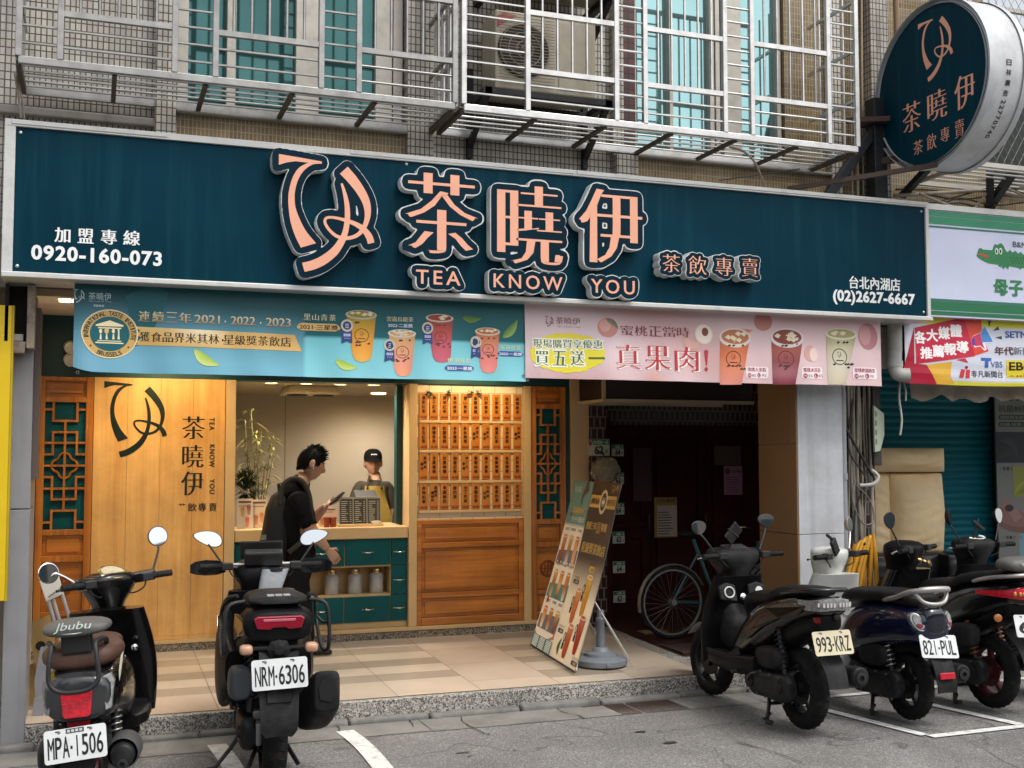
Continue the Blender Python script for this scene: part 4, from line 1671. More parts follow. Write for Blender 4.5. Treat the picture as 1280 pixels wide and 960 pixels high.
# ---------------------------------------------------------------- menu wall
mw=thing('menu_wall','cream tiled menu wall over honey wood wainscot','menu wall',(3.15,9.73,.267))
xa,xb=2.652,3.646
zb0=FZ(649,585)
mb=MB()
mb.box(xa,xb,9.74,9.8,zb0,ZH-.002)
obj('tile_face',mb,cream_tile,mw)
mb=MB()
s=.045
rows=[(FZ(655,585),FZ(677,585)),(FZ(684,585),FZ(739,585)),(FZ(746,585),FZ(770,585))]
mb.box(xa,xa+s,9.712,9.77,.268,zb0)
mb.box(xb-s,xb,9.712,9.77,.268,zb0)
zz=[zb0]+[q for r in rows for q in r]+[.268]
for i in range(0,8,2):
 mb.box(xa+s,xb-s,9.713,9.77,zz[i+1],zz[i])
obj('wainscot_frame',mb,gold_wood_x,mw,bevel=.006)
mb=MB()
for z1_,z0_ in rows:
 mb.box(xa+s,xb-s,9.735,9.765,z0_,z1_)
 mb.box(xa+s+.03,xb-s-.03,9.724,9.7349,z0_+.028,z1_-.028)
obj('wainscot_panel',mb,gold_wood_x,mw,bevel=.006)
mb=MB()
rowpx=[(492,524.6),(529.8,561.5),(567,599.4),(604,636.4)]
for _,b_ in rowpx:
 z=FZ(b_,585)
 mb.box(xa+.02,xb-.02,9.722,9.7399,z-.03,z-.006)
obj('ledge',mb,ctop,mw,bevel=.003)
names=[['皇家紅茶','獅子紅茶','蜜荷紅茶','香烘綠茶','里山青茶','雲霧烏龍','四季春茶','甘蔗青茶','桂花烏茶','蜂蜜綠茶'],
         ['冬瓜紅茶','檸檬多多','奶蓋烏龍','多多綠茶','多多柳橙','伊頂水果茶','仙草奶凍茶','蘋果紅茶','洛神果茶','百香雙響炮'],
         ['翡翠烏龍茶','芒果青茶','甘蔗檸檬','柚香紅茶','柳丁水果綠','葡萄柚綠','梅子綠茶','蜂蜜檸檬','金桔檸檬','奶茶雙拼'],
         ['珍珠奶茶','黑糖波霸鮮奶','芋頭鮮奶','鮮奶茶','布丁奶茶','烏龍奶茶','仙草凍奶茶','椰果奶茶','燕麥奶茶','可可鮮奶']]
prices=['25/30','30/35','35/40','45/55','50/60','55/65']
ords=['first','second','third','fourth','fifth','sixth','seventh','eighth','ninth','tenth']
tab_wood=wood_mat('tablet_wood','#c9822b','#a8621a',.4,'Z',1.3,.1)
ink_red=mat('brown_ink','#3a1408',.6)
rnd=random.Random(5)
proto=None
for r,(ya,yb_)in enumerate(rowpx):
 z1_,z0_=FZ(ya,585),FZ(yb_,585)
 for c in range(10):
  pc=524.3+13.02*c+5.4
  x=PY(pc,(ya+yb_)/2,9.72).x
  w=.0385
  o_lab='orange wooden menu tablet, %s from the left in the %s row of the menu wall'%(ords[c],('top','second','third','bottom')[r])
  if proto is None:
   mb=MB()
   mb.box(-w,w,-.006,.006,0,z1_-z0_)
   mb.lathe([(.004,0),(.004,.006)],(0,-.006,z1_-z0_-.012),(0,-1,0),8)
   o=obj('menu_tablet',mb,tab_wood,None,bevel=.002)
   proto=o
  else:
   o=proto.copy()
   COL.objects.link(o)
  o.location=(x,9.733+rnd.uniform(-.001,.001),z0_)
  o.rotation_euler=(0,rnd.uniform(-.008,.008),0)
  tag(o,o_lab,'menu tablet','wooden menu tablets on the cream wall')
  a=Art()
  s_=names[r][c]
  hh=z1_-z0_
  st_=(hh-.075)/max(4,len(s_))
  if len(s_)>4:
   a.column(s_[:3],.012,hh-.025,.026,st_*1.25,'#2a0f06',1,.03,.03)
   a.column(s_[3:],-.016,hh-.025-st_*1.7,.026,st_*1.25,'#2a0f06',1,.03,.03)
  else:
   a.column(s_,0,hh-.025,.031,st_,'#2a0f06',1,.03,.03)
  a.text(prices[(r*3+c*5)%6],-.03,.012,.03,.030,'#7a1508',1,.05,.05)
  a.build('lettering',o,lambda u,v,l:(u,-.007-.0006*l,v),local=True)
# four dry sprigs on the top row
sprig=mat('dry_sprig','#3a3420',.7)
proto=None
for k,px in enumerate((536,560.5,588,599)):
 if proto is None:
  mb=MB()
  rr=random.Random(2)
  for i in range(16):
   a_=rr.uniform(0,6.28)
   p=Vector((rr.uniform(-.02,.02),0,rr.uniform(-.02,.02)))
   q=p+Vector((math.cos(a_)*.035,rr.uniform(-.02,0),math.sin(a_)*.03))
   mb.tube([p,(p+q)/2+Vector((0,-.006,.006)),q],[.002,.0035,.001],5)
  o=proto=obj('dried_sprig',mb,sprig)
 else:
  o=proto.copy()
  COL.objects.link(o)
 p=PY(px,491.5,9.715)
 o.location=p
 o.rotation_euler=(0,k*1.1,0)
 tag(o,'small dry sprig tucked over the top menu tablets, %s from the left'%ords[k],'sprig','dry sprigs on the menu wall')
# ---------------------------------------------------------------- order counter with drawers
ct=thing('order_counter','teal drawer counter with beige top and lit niche of glass jars','counter',(1.83,10.0,.267))
zc=FZ(659,450)
mb=MB()
mb.box(XO0+.002,XO1-.002,9.72,10.35,zc-.1,zc)
obj('countertop',mb,ctop,ct,bevel=.006)
zA1,zA0,zB1,zB0=FZ(674),FZ(707.5),FZ(746),FZ(779)
mb=MB()
mb.box(XO0+.002,XO1-.002,9.99,10.3,.268,zc-.101)     # back of carcass
mb.box(XO0+.002,XO1-.002,9.76,9.989,.268,zB1+.012)
mb.box(XO0+.002,XO1-.002,9.76,9.989,zA0-.012,zc-.101)
xN=FX(490.5)
mb.box(xN-.002,XO1-.002,9.76,9.989,zB1+.0125,zA0-.0125)
obj('carcass',mb,ctop,ct)
xs=[XO0+.004,FX(352),FX(374),FX(432.5),FX(490.3),XO1-.004]
def drawer(xa,xb,z0,z1,hz=None):
 mb=MB()
 mb.box(xa+.004,xb-.004,9.738,9.7595,z0+.003,z1-.003)
 d=obj('drawer',mb,teal_lac,ct,bevel=.002)
 hz=hz or(z0+z1)/2
 xc=(xa+xb)/2
 h=MB()
 h.tube([(xc-.045,9.737,hz),(xc-.04,9.715,hz+.002),(xc,9.71,hz-.002),(xc+.04,9.715,hz+.002),(xc+.045,9.737,hz)],[.004,.005,.007,.005,.004],8)
 h.sphere((xc-.045,9.732,hz),.008,.006,.008,8,6)
 h.sphere((xc+.045,9.732,hz),.008,.006,.008,8,6)
 obj('handle',h,chrome,d,smooth=60)
zT=zc-.103
for i in(0,2,3):
 drawer(xs[i],xs[i+1],zA0,zT)
 drawer(xs[i],xs[i+1],zB0,zB1)
drawer(xs[1],xs[2],zA0,zT)
drawer(xs[1],xs[2],zB0,zB1)
z3=[.27,FZ(745),FZ(708),zT]
for i in range(3):
 drawer(xs[4],xs[5],z3[i]if i else zB0,z3[i+1])
# embossed glass jars in the niche
glass=mat('clear_glass',(.80,.81,.78),.10,var=0,trans=.55,ior=1.45,bump=.7,bscale=38)
lidm=mat('jar_lid_metal','#b7a172',.25,metal=.9,var=.1)
proto=None
for k,px in enumerate((414,443,470)):
 p=PY(px,744,9.85)
 z=zB1+.0125
 if proto is None:
  t=thing('glass_jar','x','jar',(p.x,9.86,z))
  H=(FZ(712)-FZ(744))*.98
  mb=MB()
  r=.062
  mb.lathe([(r*.9,0),(r,.008),(r,H*.68),(r*.93,H*.76),(r*.6,H*.82),(r*.58,H*.86),(r*.55,H*.86),(r*.57,H*.82),(r*.9,H*.75),(r*.96,H*.68),(r*.96,.012),(0.001,.01)],(p.x,9.86,z),n=28)
  obj('body',mb,glass,t,smooth=50)
  mb=MB()
  mb.lathe([(r*.66,H*.83),(r*.68,H*.85),(r*.68,H*.96),(r*.62,H),(.001,H)],(p.x,9.86,z),n=28)
  obj('lid',mb,lidm,t,smooth=50)
  proto=t
 else:
  t=copy_tree(proto)
  t.location=(p.x,9.86,z)
 tag(t,'embossed glass jar with metal lid in the counter niche, %s of three'%('nearest the customer','middle','rightmost')[k],'jar','glass jars in the counter niche')
# ---------------------------------------------------------------- ceiling lamps: lit ones in view, hidden arcade spots, one added light
lamp_em=mat('lamp_glow',(1,.9,.7),.5,var=0,emit=(1.0,.83,.58),estr=14.0)
lamp_em_w=mat('lamp_glow_white',(1,.95,.88),.5,var=0,emit=(1.0,.92,.80),estr=14.0)
trim_w=mat('lamp_trim','#cfc8b8',.4,var=0)
def downlight(x,y,z,label,power,col,spot=95,em=lamp_em,aim=(0,0,-1),r=.05):
 t=thing('ceiling_lamp',label,'ceiling lamp',(x,y,z),group='round ceiling lamps')
 mb=MB()
 mb.lathe([(r,0),(r+.012,-.002),(r+.014,.008),(r,.01)],(x,y,z-.01),(0,0,1),24,cap=False)
 obj('trim',mb,trim_w,t)
 mb=MB()
 mb.lathe([(r-.001,0),(.001,.0)],(x,y,z-.004),(0,0,1),24)
 obj('diffuser',mb,em,t)
 ld=bpy.data.lights.new('lamp','SPOT')
 ld.energy=power
 ld.color=col
 ld.spot_size=R(spot)
 ld.spot_blend=.8
 ld.shadow_soft_size=.05
 lo=bpy.data.objects.new('lamp',ld)
 COL.objects.link(lo)
 lo.location=(0,0,-.03)
 lo.rotation_mode='QUATERNION'
 lo.rotation_quaternion=Vector(aim).to_track_quat('-Z','Y')
 lo.parent=t
 return t
warm=(1.0,.72,.38)
wht=(1.0,.93,.82)
for px,nm in((339,'leftmost'),(383,'second from the left'),(425,'third from the left'),(467,'rightmost')):
 p=PY(px,477,10.12)
 downlight(p.x,10.12,2.388,'lit round ceiling lamp over the counter, %s of the row of four'%nm,20,wht,160)
p=PZ(498,496.5,2.388)
downlight(2.75,11.6,2.388,'lit round ceiling lamp deep in the shop near the right wall',30,wht,165,r=.075)
downlight(3.12,9.02,2.858,'arcade ceiling lamp shining on the wooden menu tablets',62,warm,78,aim=(0.0,.62,-.62))
downlight(.55,8.95,2.858,'arcade ceiling lamp shining on the plank panel with the emblem',62,warm,92,aim=(.05,.6,-.8))
p=PZ(83,374,2.858)
downlight(p.x,p.y,2.858,'lit arcade ceiling lamp seen beside the left end of the banner',25,wht,130,em=lamp_em_w)
downlight(1.9,8.8,2.858,'unseen arcade ceiling lamp added above the customer',34,wht,120,em=lamp_em_w)  # second arcade light added, its fixture out of view
# ventilation unit under the shop ceiling
t=thing('ceiling_vent_unit','white ceiling ventilation unit with two round grilles inside the shop','vent unit',(1.82,10.6,2.389))
p0,p1=PY(356,490,10.6),PY(424,490,10.6)
mb=MB()
zt,zb_=2.388,2.388-.075
xa,xb=p0.x,p1.x
ya,yb_=10.5,10.95
mb.add([(xa+.03,ya+.03,zt),(xb-.03,ya+.03,zt),(xb-.03,yb_,zt),(xa+.03,yb_,zt),(xa,ya,zb_),(xb,ya,zb_),(xb,yb_,zb_),(xa,yb_,zb_)],
       [(0,1,2,3),(7,6,5,4),(0,4,5,1),(1,5,6,2),(2,6,7,3),(3,7,4,0)])
obj('housing',mb,mat('vent_white','#cbbf9f',.5),t,bevel=.008)
mb=MB()
for xx in(xa+.13,xb-.13):
 for r in(.03,.06,.09):
  mb.torus((xx,10.7,zb_-.004),(0,0,1),r,.008,24,6)
 mb.lathe([(.1,0),(.001,0)],(xx,10.7,zb_-.002),(0,0,1),24)
obj('grille',mb,black_pl,t)
# small dome camera by the teal post and an arcade spotlight
t=thing('security_camera','small black and white security camera by the teal post inside the shop','camera',(2.52,10.4,2.2))
p=PY(503,504,10.4)
mb=MB()
mb.box(p.x-.03,p.x+.03,10.4,10.5,p.z-.02,p.z+.03)
obj('mount',mb,trim_w,t,bevel=.008)
mb=MB()
mb.sphere((p.x,10.39,p.z-.012),.028)
obj('lens',mb,black_pl,t,smooth=60)
p=PY(86,437,9.55)
t=thing('spotlight','cream double spotlight fixture on the teal wall left of the banner','spotlight',(p.x,9.6,p.z))
mb=MB()
for dz in(-.055,.045):
 mb.lathe([(.02,0),(.045,.02),(.05,.08),(.046,.085),(.03,.07)],(p.x,9.64,p.z+dz),(.2,-1,-.3),20)
obj('heads',mb,trim_w,t,smooth=50)
mb=MB()
mb.box(p.x-.02,p.x+.02,9.66,9.72,p.z-.09,p.z+.08)
obj('bracket',mb,black_pl,t,bevel=.004)
# ================================================================ banners, posters, number plates, neighbour's signs
banner_cloth=print_mat('banner_print',.42,.35)
def P2(px,py,Y):
 p=PY(px,py,Y)
 return(p.x,p.z)
class PArt(Art):
 """art whose outlines are surveyed from the photograph on one upright plane"""
 def __init__(self,Y,ox=0,oy=0,k=1.0):
  super().__init__()
  self.Y,self.o,self.k=Y,(ox,oy),k
 def q(self,x,y):
  return P2(self.o[0]+x/self.k,self.o[1]+y/self.k,self.Y)
 def bx(self,l,t,r,b):
  f=lambda x,y:(self.o[0]+x/self.k,self.o[1]+y/self.k)
  l,t=f(l,t)
  r,b=f(r,b)
  return fbox(l,t,r,b,self.Y)
 def T(self,s,l,t,r,b,col,layer=3,dx=0.03,dy=0.0,**kw):
  self.text(s,*self.bx(l,t,r,b),col,layer,dx,dy,**kw)
 def Pg(self,pts,col,layer=1):
  self.poly([self.q(*p)for p in pts],col,layer)
 def E(self,x,y,rx,ry,col,layer=1,n=28,rot=0.0):
  c=self.q(x,y)
  s=(self.q(x+10,y)[0]-c[0])/10
  self.ell(c[0],c[1],rx*s,ry*s,col,layer,n,rot)
  return c,s
 def leaf(self,x0,y0,x1,y1,bend,col,col2,layer=2):
  a,b=Vector(self.q(x0,y0)),Vector(self.q(x1,y1))
  d=b-a
  n=Vector((-d.y,d.x))
  L_,R_=[],[]
  for i in range(11):
   t=i/10
   w=math.sin(math.pi*t**.8)*.17
   m=a+d*t+n*(bend*math.sin(math.pi*t))
   L_.append(tuple(m+n*w))
   R_.append(tuple(m-n*w))
  vs=[p for pr in zip(L_,R_)for p in pr]
  cc=[lin(col),lin(col2)]*11
  self._add(vs,[(2*i,2*i+1,2*i+3,2*i+2)for i in range(10)],cc,layer)
 def cup(self,lid,bot,cols,lidcol,logo=True,layer=2,line='#5a3a30',ice='#e9d9b8',skew=0.0):
  """drink cup: lid ellipse box, bottom edge (xl, xr, y), body colours from top to bottom"""
  lx0,ly0,lx1,ly1=lid
  bx0,bx1,by=bot
  ly=ly0+(ly1-ly0)*.5
  n=10
  vs,cs=[],[]
  for i in range(n+1):
   t=i/n
   y=ly+(by-ly)*t
   xl,xr=lx0+(bx0-lx0)*t,lx1+(bx1-lx1)*t
   if i==n and not skew:
    xl,xr=xl+(xr-xl)*.12,xr-(xr-xl)*.12
   if i==n-1:
    y-=(by-ly)*.015
   for s in range(6):
    u=s/5
    vs.append(self.q(xl+(xr-xl)*u,y+(math.sin(math.pi*u)*(ly1-ly0)*(0 if skew else .18)*t)))
    f=t*(len(cols)-1)
    k=min(int(f),len(cols)-2)
    c=[a+(b-a)*(f-k)for a,b in zip(lin(cols[k]),lin(cols[k+1]))]
    e=1.0+.18*math.sin(u*math.pi)-.08
    cs.append(tuple(q*e for q in c))
  fs=[(i*6+s,i*6+s+1,(i+1)*6+s+1,(i+1)*6+s)for i in range(n)for s in range(5)]
  self._add(vs,fs,cs,layer)
  cx,rx,ry=(lx0+lx1)/2,(lx1-lx0)/2*1.06,(ly1-ly0)/2
  self.E(cx,ly,rx,ry,lidcol,layer+.4)
  self.E(cx,ly-ry*.1,rx*.86,ry*.74,cols[0],layer+.6)
  rr=random.Random(int(lx0))
  for i in range(6):
   x,y=cx+rr.uniform(-.6,.6)*rx,ly+rr.uniform(-.5,.3)*ry
   s=rx*.2
   self.Pg([(x-s,y),(x,y-ry*.3),(x+s,y-ry*.05),(x+s*.2,y+ry*.3)],ice,layer+.8)
  if logo:
   my=by-(by-ly)*.55
   c=self.q(cx+(bx0+bx1-lx0-lx1)*.2,my)
   s=(self.q(cx+10,my)[0]-self.q(cx,my)[0])/10
   r=rx*.46*s
   self.ring(c[0],c[1],r,r*.95,r*.1,line,layer+.9,24)
   emblem(self,c[0]-r*.3,c[1]-r*.15,r*.7,line,layer+.9,r*.55)
   self.rect(c[0]-r*.5,c[1]-r*.5,c[0]+r*.5,c[1]-r*.38,line,layer+.9)
   for i in range(9):
    x=cx+rr.uniform(-.75,.75)*rx*.8
    y=my+(by-my)*rr.choice([.28,.34,.4])if i<6 else my-(my-ly)*.62
    w_=rx*.14
    self.Pg([(x,y),(x+w_,y-w_*.7),(x+w_*1.6,y),(x+w_*.6,y+w_*.5)],line,layer+.9)
 def medal(self,x,y,r,layer=4):
  self.Pg([(x-r*.75,y+r*.6),(x+r*.75,y+r*.6),(x+r*.85,y+r*2.9),(x,y+r*2.5),(x-r*.95,y+r*2.9)],'#34457f',layer)
  c,s=self.E(x,y,r,r,'#c9c2ae',layer+.3)
  self.ell(c[0],c[1],r*s*.68,r*s*.68,'#2c3a70',layer+.5)
  q=r*s
  for i in range(3):
   self.rect(c[0]-q*.3,c[1]-q*.4+i*q*.28,c[0]+q*.3,c[1]-q*.28+i*q*.28,'#c9cbd6',layer+.6)
  c=self.q(x,y+r*1.5)
  for i in range(4):
   self.rect(c[0]-q*.55+i*q*.29,c[1]-q*.25,c[0]-q*.33+i*q*.29,c[1]+q*.2,'#b9bfd8',layer+.5)
  for i in range(3):
   self.rect(c[0]-q*.4+i*q*.33,c[1]-q*.62,c[0]-q*.25+i*q*.33,c[1]-q*.5,'#b9bfd8',layer+.5)
def hang_wave(x,z,ztop,amp=.012,seed=0.0):
 d=max(0.0,ztop-z)
 return amp*d*1.6*(math.sin(x*4.3+seed+1.5*math.sin(x*.9))+.5*math.sin(x*11.7+seed*2+z*2)+.2*math.sin(x*23+z*6))-.02*d
def cloth_base(a,x0,x1,z0,z1,colf,nx=70,ny=14):
 vs=[(x0+(x1-x0)*i/nx,z0+(z1-z0)*j/ny)for j in range(ny+1)for i in range(nx+1)]
 fs=[(j*(nx+1)+i,j*(nx+1)+i+1,(j+1)*(nx+1)+i+1,(j+1)*(nx+1)+i)for j in range(ny)for i in range(nx)]
 a._add(vs,fs,[colf((p[0]-x0)/(x1-x0),(p[1]-z0)/(z1-z0))for p in vs],0)
def mixc(a,b,t):
 t=min(max(t,0),1)
 return tuple(p+(q-p)*t for p,q in zip(lin(a)if isinstance(a,str)else a,lin(b)if isinstance(b,str)else b))
def thick_banner(name,label,art_base,art,fn,back,t=None,cat='banner',loc=None,edge='#c9c9c9'):
 """front print sheet, a backing sheet 3 mm behind it, and the ink on top"""
 t=t or thing(name,label,cat,loc)
 art_base.build('sheet',t,lambda u,v,l:fn(u,v,0),banner_cloth)
 b=Art()
 b.v,b.f=list(art_base.v),list(art_base.f)
 b.c=[lin(edge)]*len(b.v)
 b.build('backing',t,lambda u,v,l:fn(u,v,back),banner_cloth)
 art.build('printed_artwork',t,lambda u,v,l:fn(u,v,-.001-.0007*l),banner_cloth,cut=.045)
 return t
# ---------------------------------------------------------------- teal banner under the sign
YB=7.37
xl,xr=PY(92,420,YB).x,PY(657,430,YB).x
zt_,zb_=2.80,PY(300,468.5,YB).z
def teal(u,v):
 up=mixc('#0b4a52','#0a565c',u)
 lo=mixc('#6ea5bd','#7ec4d2',u)
 if u<.48:
  c=mixc(lo,up,(v-.12-.06*math.sin(u*9))*1.45)
  k=.5+.5*math.sin(u*26+v*3.0)
  return mixc(c,'#7fb0c0',.10*k*(1-v))
 s=mixc(up,'#2f8d93',0.0+.3*(1-v))
 return s if v>.47 else mixc('#8ad0da','#5fb2bb',v/.47*.6)
base=Art()
cloth_base(base,xl,xr,zb_,zt_,teal,110,24)
a=PArt(YB,80,355,4.267)
gold,gold2,lt='#d5b071','#efdcae','#bcd3d6'
a.Pg([(460,0),(560,40),(520,170),(430,300),(380,330),(330,60)],'#1d6068',.5)
u0,v0,u1,v1=a.bx(50,22,112,96)
emblem(a,u0,v0,v1-v0,lt,2,u1-u0)
a.T('茶曉伊',132,42,253,82,lt,2,.0)
a.T('TEA KNOW YOU',132,87,253,92,lt,2,.0)
a.T('茶飲專賣',158,106,215,118,lt,2,.04)
c=a.q(245,262)
s=(a.q(345,262)[0]-c[0])/100
a.ell(c[0],c[1],152*s,138*s,gold,1.5,48)
a.ell(c[0],c[1],147*s,134*s,'#c8a25e',1.8,48)
a.ell(c[0],c[1],106*s,98*s,'#0f5a62',2.2,48)
a.ring(c[0],c[1],152*s,138*s,5*s,gold2,2.4,48)
def arc_text(st,a0,a1,r,flip=1,size=20):
 n=len(st)
 for i,ch in enumerate(st):
  if ch==' ':
   continue
  th=a0+(a1-a0)*(i+.5)/n
  x,y=c[0]+r*s*math.cos(th),c[1]+r*s*math.sin(th)*.92
  w={'I':.35,'N':1,'L':.75,'E':.75,'T':.85}.get(ch,.9)*size*.7
  a.text(ch,x-w*s/2,y-size*s/2,x+w*s/2,y+size*s/2,'#143a38',3,.03,.02,rot=th-math.pi/2 if flip>0 else th+math.pi/2)
arc_text('INTERNATIONAL TASTE INSTITUTE',R(196),R(-16),127,1,25)
arc_text('BRUSSELS',R(240),R(300),127,-1,25)
for th in(218,322):
 a.ell(c[0]+127*s*math.cos(R(th)),c[1]+117*s*math.sin(R(th)),6*s,6*s,'#143a38',3,5,.3)
a.Pg([(170,212),(245,190),(318,216),(318,224),(170,220)],gold2,3)
a.Pg([(182,226),(306,230),(306,236),(182,232)],gold2,3)
for x,k in((196,0),(228,1),(264,2),(292,3)):
 a.Pg([(x-3,262),(x+3,262),(x+6,292),(x-6,291)],gold2,3)
 if k==1:
  a.E(x,246,12,16,gold,3)
 elif k==3:
  a.Pg([(x-5,235),(x+4,235),(x+4,265),(x-3,265)],gold2,3)
 else:
  a.E(x,247,8,13,gold2,3)
a.Pg([(178,296),(306,300),(306,304),(178,300)],gold2,3)
a.Pg([(168,305),(318,310),(318,316),(168,311)],gold2,3)
for ch,l,r in zip('連續三年',(400,472,546,616),(458,532,604,678)):
 k=(l-400)*.045
 a.T(ch,l,140+k,r,197+k,'#b08a52',3,.03,-.012,col2='#ecdcb4')
for st,l,r in(('2021',697,830),('2022',890,1018),('2023',1078,1208)):
 k=(l-697)*.045
 a.T(st,l,163+k,r,208+k,'#b08a52',3,.03,-.01,col2='#ecdcb4')
for x in(860,1048):
 a.E(x,190+(x-697)*.045,4,5,gold2,3)
n=20
vs,cs=[],[]
for i in range(n+1):
 t_=i/n
 top=(385+845*t_,222+48*t_)
 bot=(385+883*t_,320+38*t_)
 vs+=[a.q(*top),a.q(*bot)]
 cs+=[mixc('#d9b878','#c39a57',t_),mixc('#c6a05c','#d9b06b',t_)]
 if 4<i<12:
  cs[-2]=mixc('#f0e3c0','#dcb877',abs(i-8)/4)
a._add(vs,[(2*i,2*i+1,2*i+3,2*i+2)for i in range(n)],cs,1)
st='獲食品界米其林星級獎茶飲店'
for i,ch in enumerate(st):
 l=405+i*61+(18 if i>6 else 0)
 k=(l-405)*.042
 a.T(ch,l,250+k,l+55,302+k,'#2a2214',3,.02,-.014)
a.E(846,297,5,6,'#2a2214',3)
a.leaf(692,345,832,432,-.12,'#9dbb3f','#d3df8a')
a.o,a.k=(360,370),4.267
for ch,l in zip('里山青茶',(85,130,175,220)):
 a.T(ch,l,92+(l-85)*.04,l+36,126+(l-85)*.04,'#dfd3b2',3,.02,-.01)
a.rrect(*a.bx(48,144,278,184),.035,gold,2)
a.T('2021·三星獎',62,151,268,178,'#2a2214',3,.03,.01)
a.cup((312,74,470,124),(348,445,342),['#9c8a2a','#c9952f','#e0993a','#e6a950'],'#b9b8a0')
a.medal(315,156,33)
a.T('雲霧烏龍茶',527,110,667,136,'#d9cfae',3,.02,-.01)
a.T('2022·二星獎',534,147,663,167,'#c9d2e6',3,.04,.02)
a.cup((537,177,677,221),(572,655,420),['#cfa56a','#e2a57c','#e79a80','#ec9f7a'],'#d9d2c6')
a.medal(542,261,31)
a.cup((738,97,877,140),(770,862,348),['#9a3d2a','#b54a46','#b85463','#c25f6e'],'#cfc3b4')
a.medal(742,171,30)
a.T('伊頂紅茶',845,333,972,357,'#e3dfae',3,.02,-.01,spacing=1.3)
a.rrect(*a.bx(830,370,987,401),.03,'#4a5d95',2)
a.T('2023·一星獎',842,377,978,396,'#dfe4ee',3,.04,.02)
a.cup((1000,170,1125,211),(1026,1108,404),['#b9703c','#d9866a','#df7f78','#e68f86'],'#d6c9b6')
a.medal(1000,246,30)
a.T('茉莉紅茶',1128,266,1240,288,'#e3dfae',3,.02,-.01,spacing=1.2)
a.rrect(*a.bx(1113,296,1252,323),.028,'#3b5590',2)
a.T('2022·一星獎',1122,302,1246,318,'#dfe4ee',3,.04,.02)
a.leaf(252,338,372,382,-.1,'#9cbf3a','#d6e27f')
a.leaf(928,112,1032,118,-.1,'#41662a','#6f9140')
a.leaf(1140,224,1224,126,-.08,'#4f7a36','#8fb35c')
def fn_teal(u,v,d):
 sag=0.012*math.sin((u-xl)*1.1)
 y=YB+hang_wave(u,v,zt_,.02)+d
 edge=max(0.0,1-(u-xl)/.10)
 y+=.05*edge*edge*(zt_-v)
 vv=v+(.03*max(0.0,1-(u-xl)/.14)**2 if v<zt_-.3 else 0)
 return(u,y,vv)
tb=thick_banner('banner','teal and light blue tea award banner with gold seal and four drinks under the sign',base,a,fn_teal,.004,loc=((xl+xr)/2,YB,zb_))
# ---------------------------------------------------------------- pink peach banner
xl2,xr2=PY(655.5,430,YB).x,PY(1100.5,440,YB).x
zb2=PY(900,478.8,YB).z
base=Art()
def pink(u,v):
 c=mixc('#d9bfc2','#c9a3a2',.5+.5*math.sin(u*13+v*4))
 c=mixc(c,'#e9dadd',.6*max(0,math.sin(u*7+1.2)*math.sin(v*3.1)))
 c=mixc(c,'#c98d7c',.8*max(0,1-abs(u-.33)/.05)*max(0,1-v/.3))
 if u>.53:
  c=mixc(c,'#e0c0c1',.6)
 return c
cloth_base(base,xl2,xr2,zb2,zt_,pink,80,16)
a=PArt(YB,650,390,5.333)
red,dred,grn='#b8323e','#7c2b33','#4d6a35'
u0,v0,u1,v1=a.bx(165,28,222,100)
emblem(a,u0,v0,v1-v0,dred,2,u1-u0)
a.T('茶曉伊',235,38,398,84,dred,2,.0,-.012)
a.T('TEA KNOW YOU',245,97,398,106,dred,2,.0,0,spacing=1.5)
rr=random.Random(4)
pts=[]
for k in range(90):
 th=2*math.pi*k/90
 r=1+rr.uniform(-.035,.035)
 pts.append(a.q(310+250*r*math.cos(th),274+132*r*math.sin(th)+.02*250*math.cos(th)))
cc=a.q(310,274)
a._add([cc]+pts,[(0,i+1,(i+1)%90+1)for i in range(90)],'#e4d63e',1)
for sx_,sy_,col,ly in((0,0,grn,3.2),):
 for i,ch in enumerate('現場購買享優惠'):
  l=82+i*66.5
  k=(l-82)*.02
  a.T(ch,l-3,179+k,l+63,243+k,'#f4f4e4',2.4,.085,.06)
  a.T(ch,l,182+k,l+60,240+k,col,ly,.025,-.012)
 for i,ch in enumerate('買五送'):
  l=98+i*118
  a.T(ch,l-4,256,l+92,364,'#f4f4e4',2.4,.06,.05)
  a.T(ch,l,260,l+88,360,col,ly,.03,-.018)
 a.Pg([(450,303),(545,305),(530,292),(556,312),(556,318),(450,316)],col,ly)
a.E(580,106,68,60,'#c98a80',1.5)
a.E(562,92,40,38,'#d9a598',1.8)
a.leaf(570,50,652,118,.1,'#6d6a55','#8d8a72')
for i,ch in enumerate('蜜桃正當時'):
 l=665+i*94
 k=(l-665)*.035
 a.T(ch,l,92+k,l+84,160+k,dred,3,.012,-.02)
for i,ch in enumerate('真果肉'):
 l=630+i*196
 a.T(ch,l+10,222+i*8,l+172,392+i*8,'#f2e8dc',2.4,.022,-.016)
 a.T(ch,l,218+i*8,l+162,386+i*8,red,3.2,.014,-.022)
a.Pg([(1224,262),(1238,254),(1251,264),(1243,360),(1236,360)],red,3)
a.E(1238,384,11,12,red,3)
a.E(1222,152,62,60,'#e3c9b9',1.5)
a.E(1222,150,54,52,'#eddccd',1.8)
a.E(1230,136,22,25,'#7a4638',2.0)
a.Pg([(1080,180),(1110,170),(1150,200),(1190,205),(1188,240),(1150,258),(1100,235)],'#d5a79a',1.5)
a.o=(870,390)
a.E(445,70,60,52,'#c08078',1.5)
a.cup((158,118,358,232),(157,298,488),['#b87350','#cc7048','#d98868','#d68a7d'],'#e0d2c8',skew=1)
for i in range(5):
 x=270+i*22
 a.leaf(240+i*10,200,x+20,110+i*4,.15,'#b3664a','#d9a37f')
a.cup((500,120,706,234),(512,655,488),['#8a4438','#a35a4c','#8f4a50','#a2666e','#7a2a3c'],'#ddd3d0',skew=1)
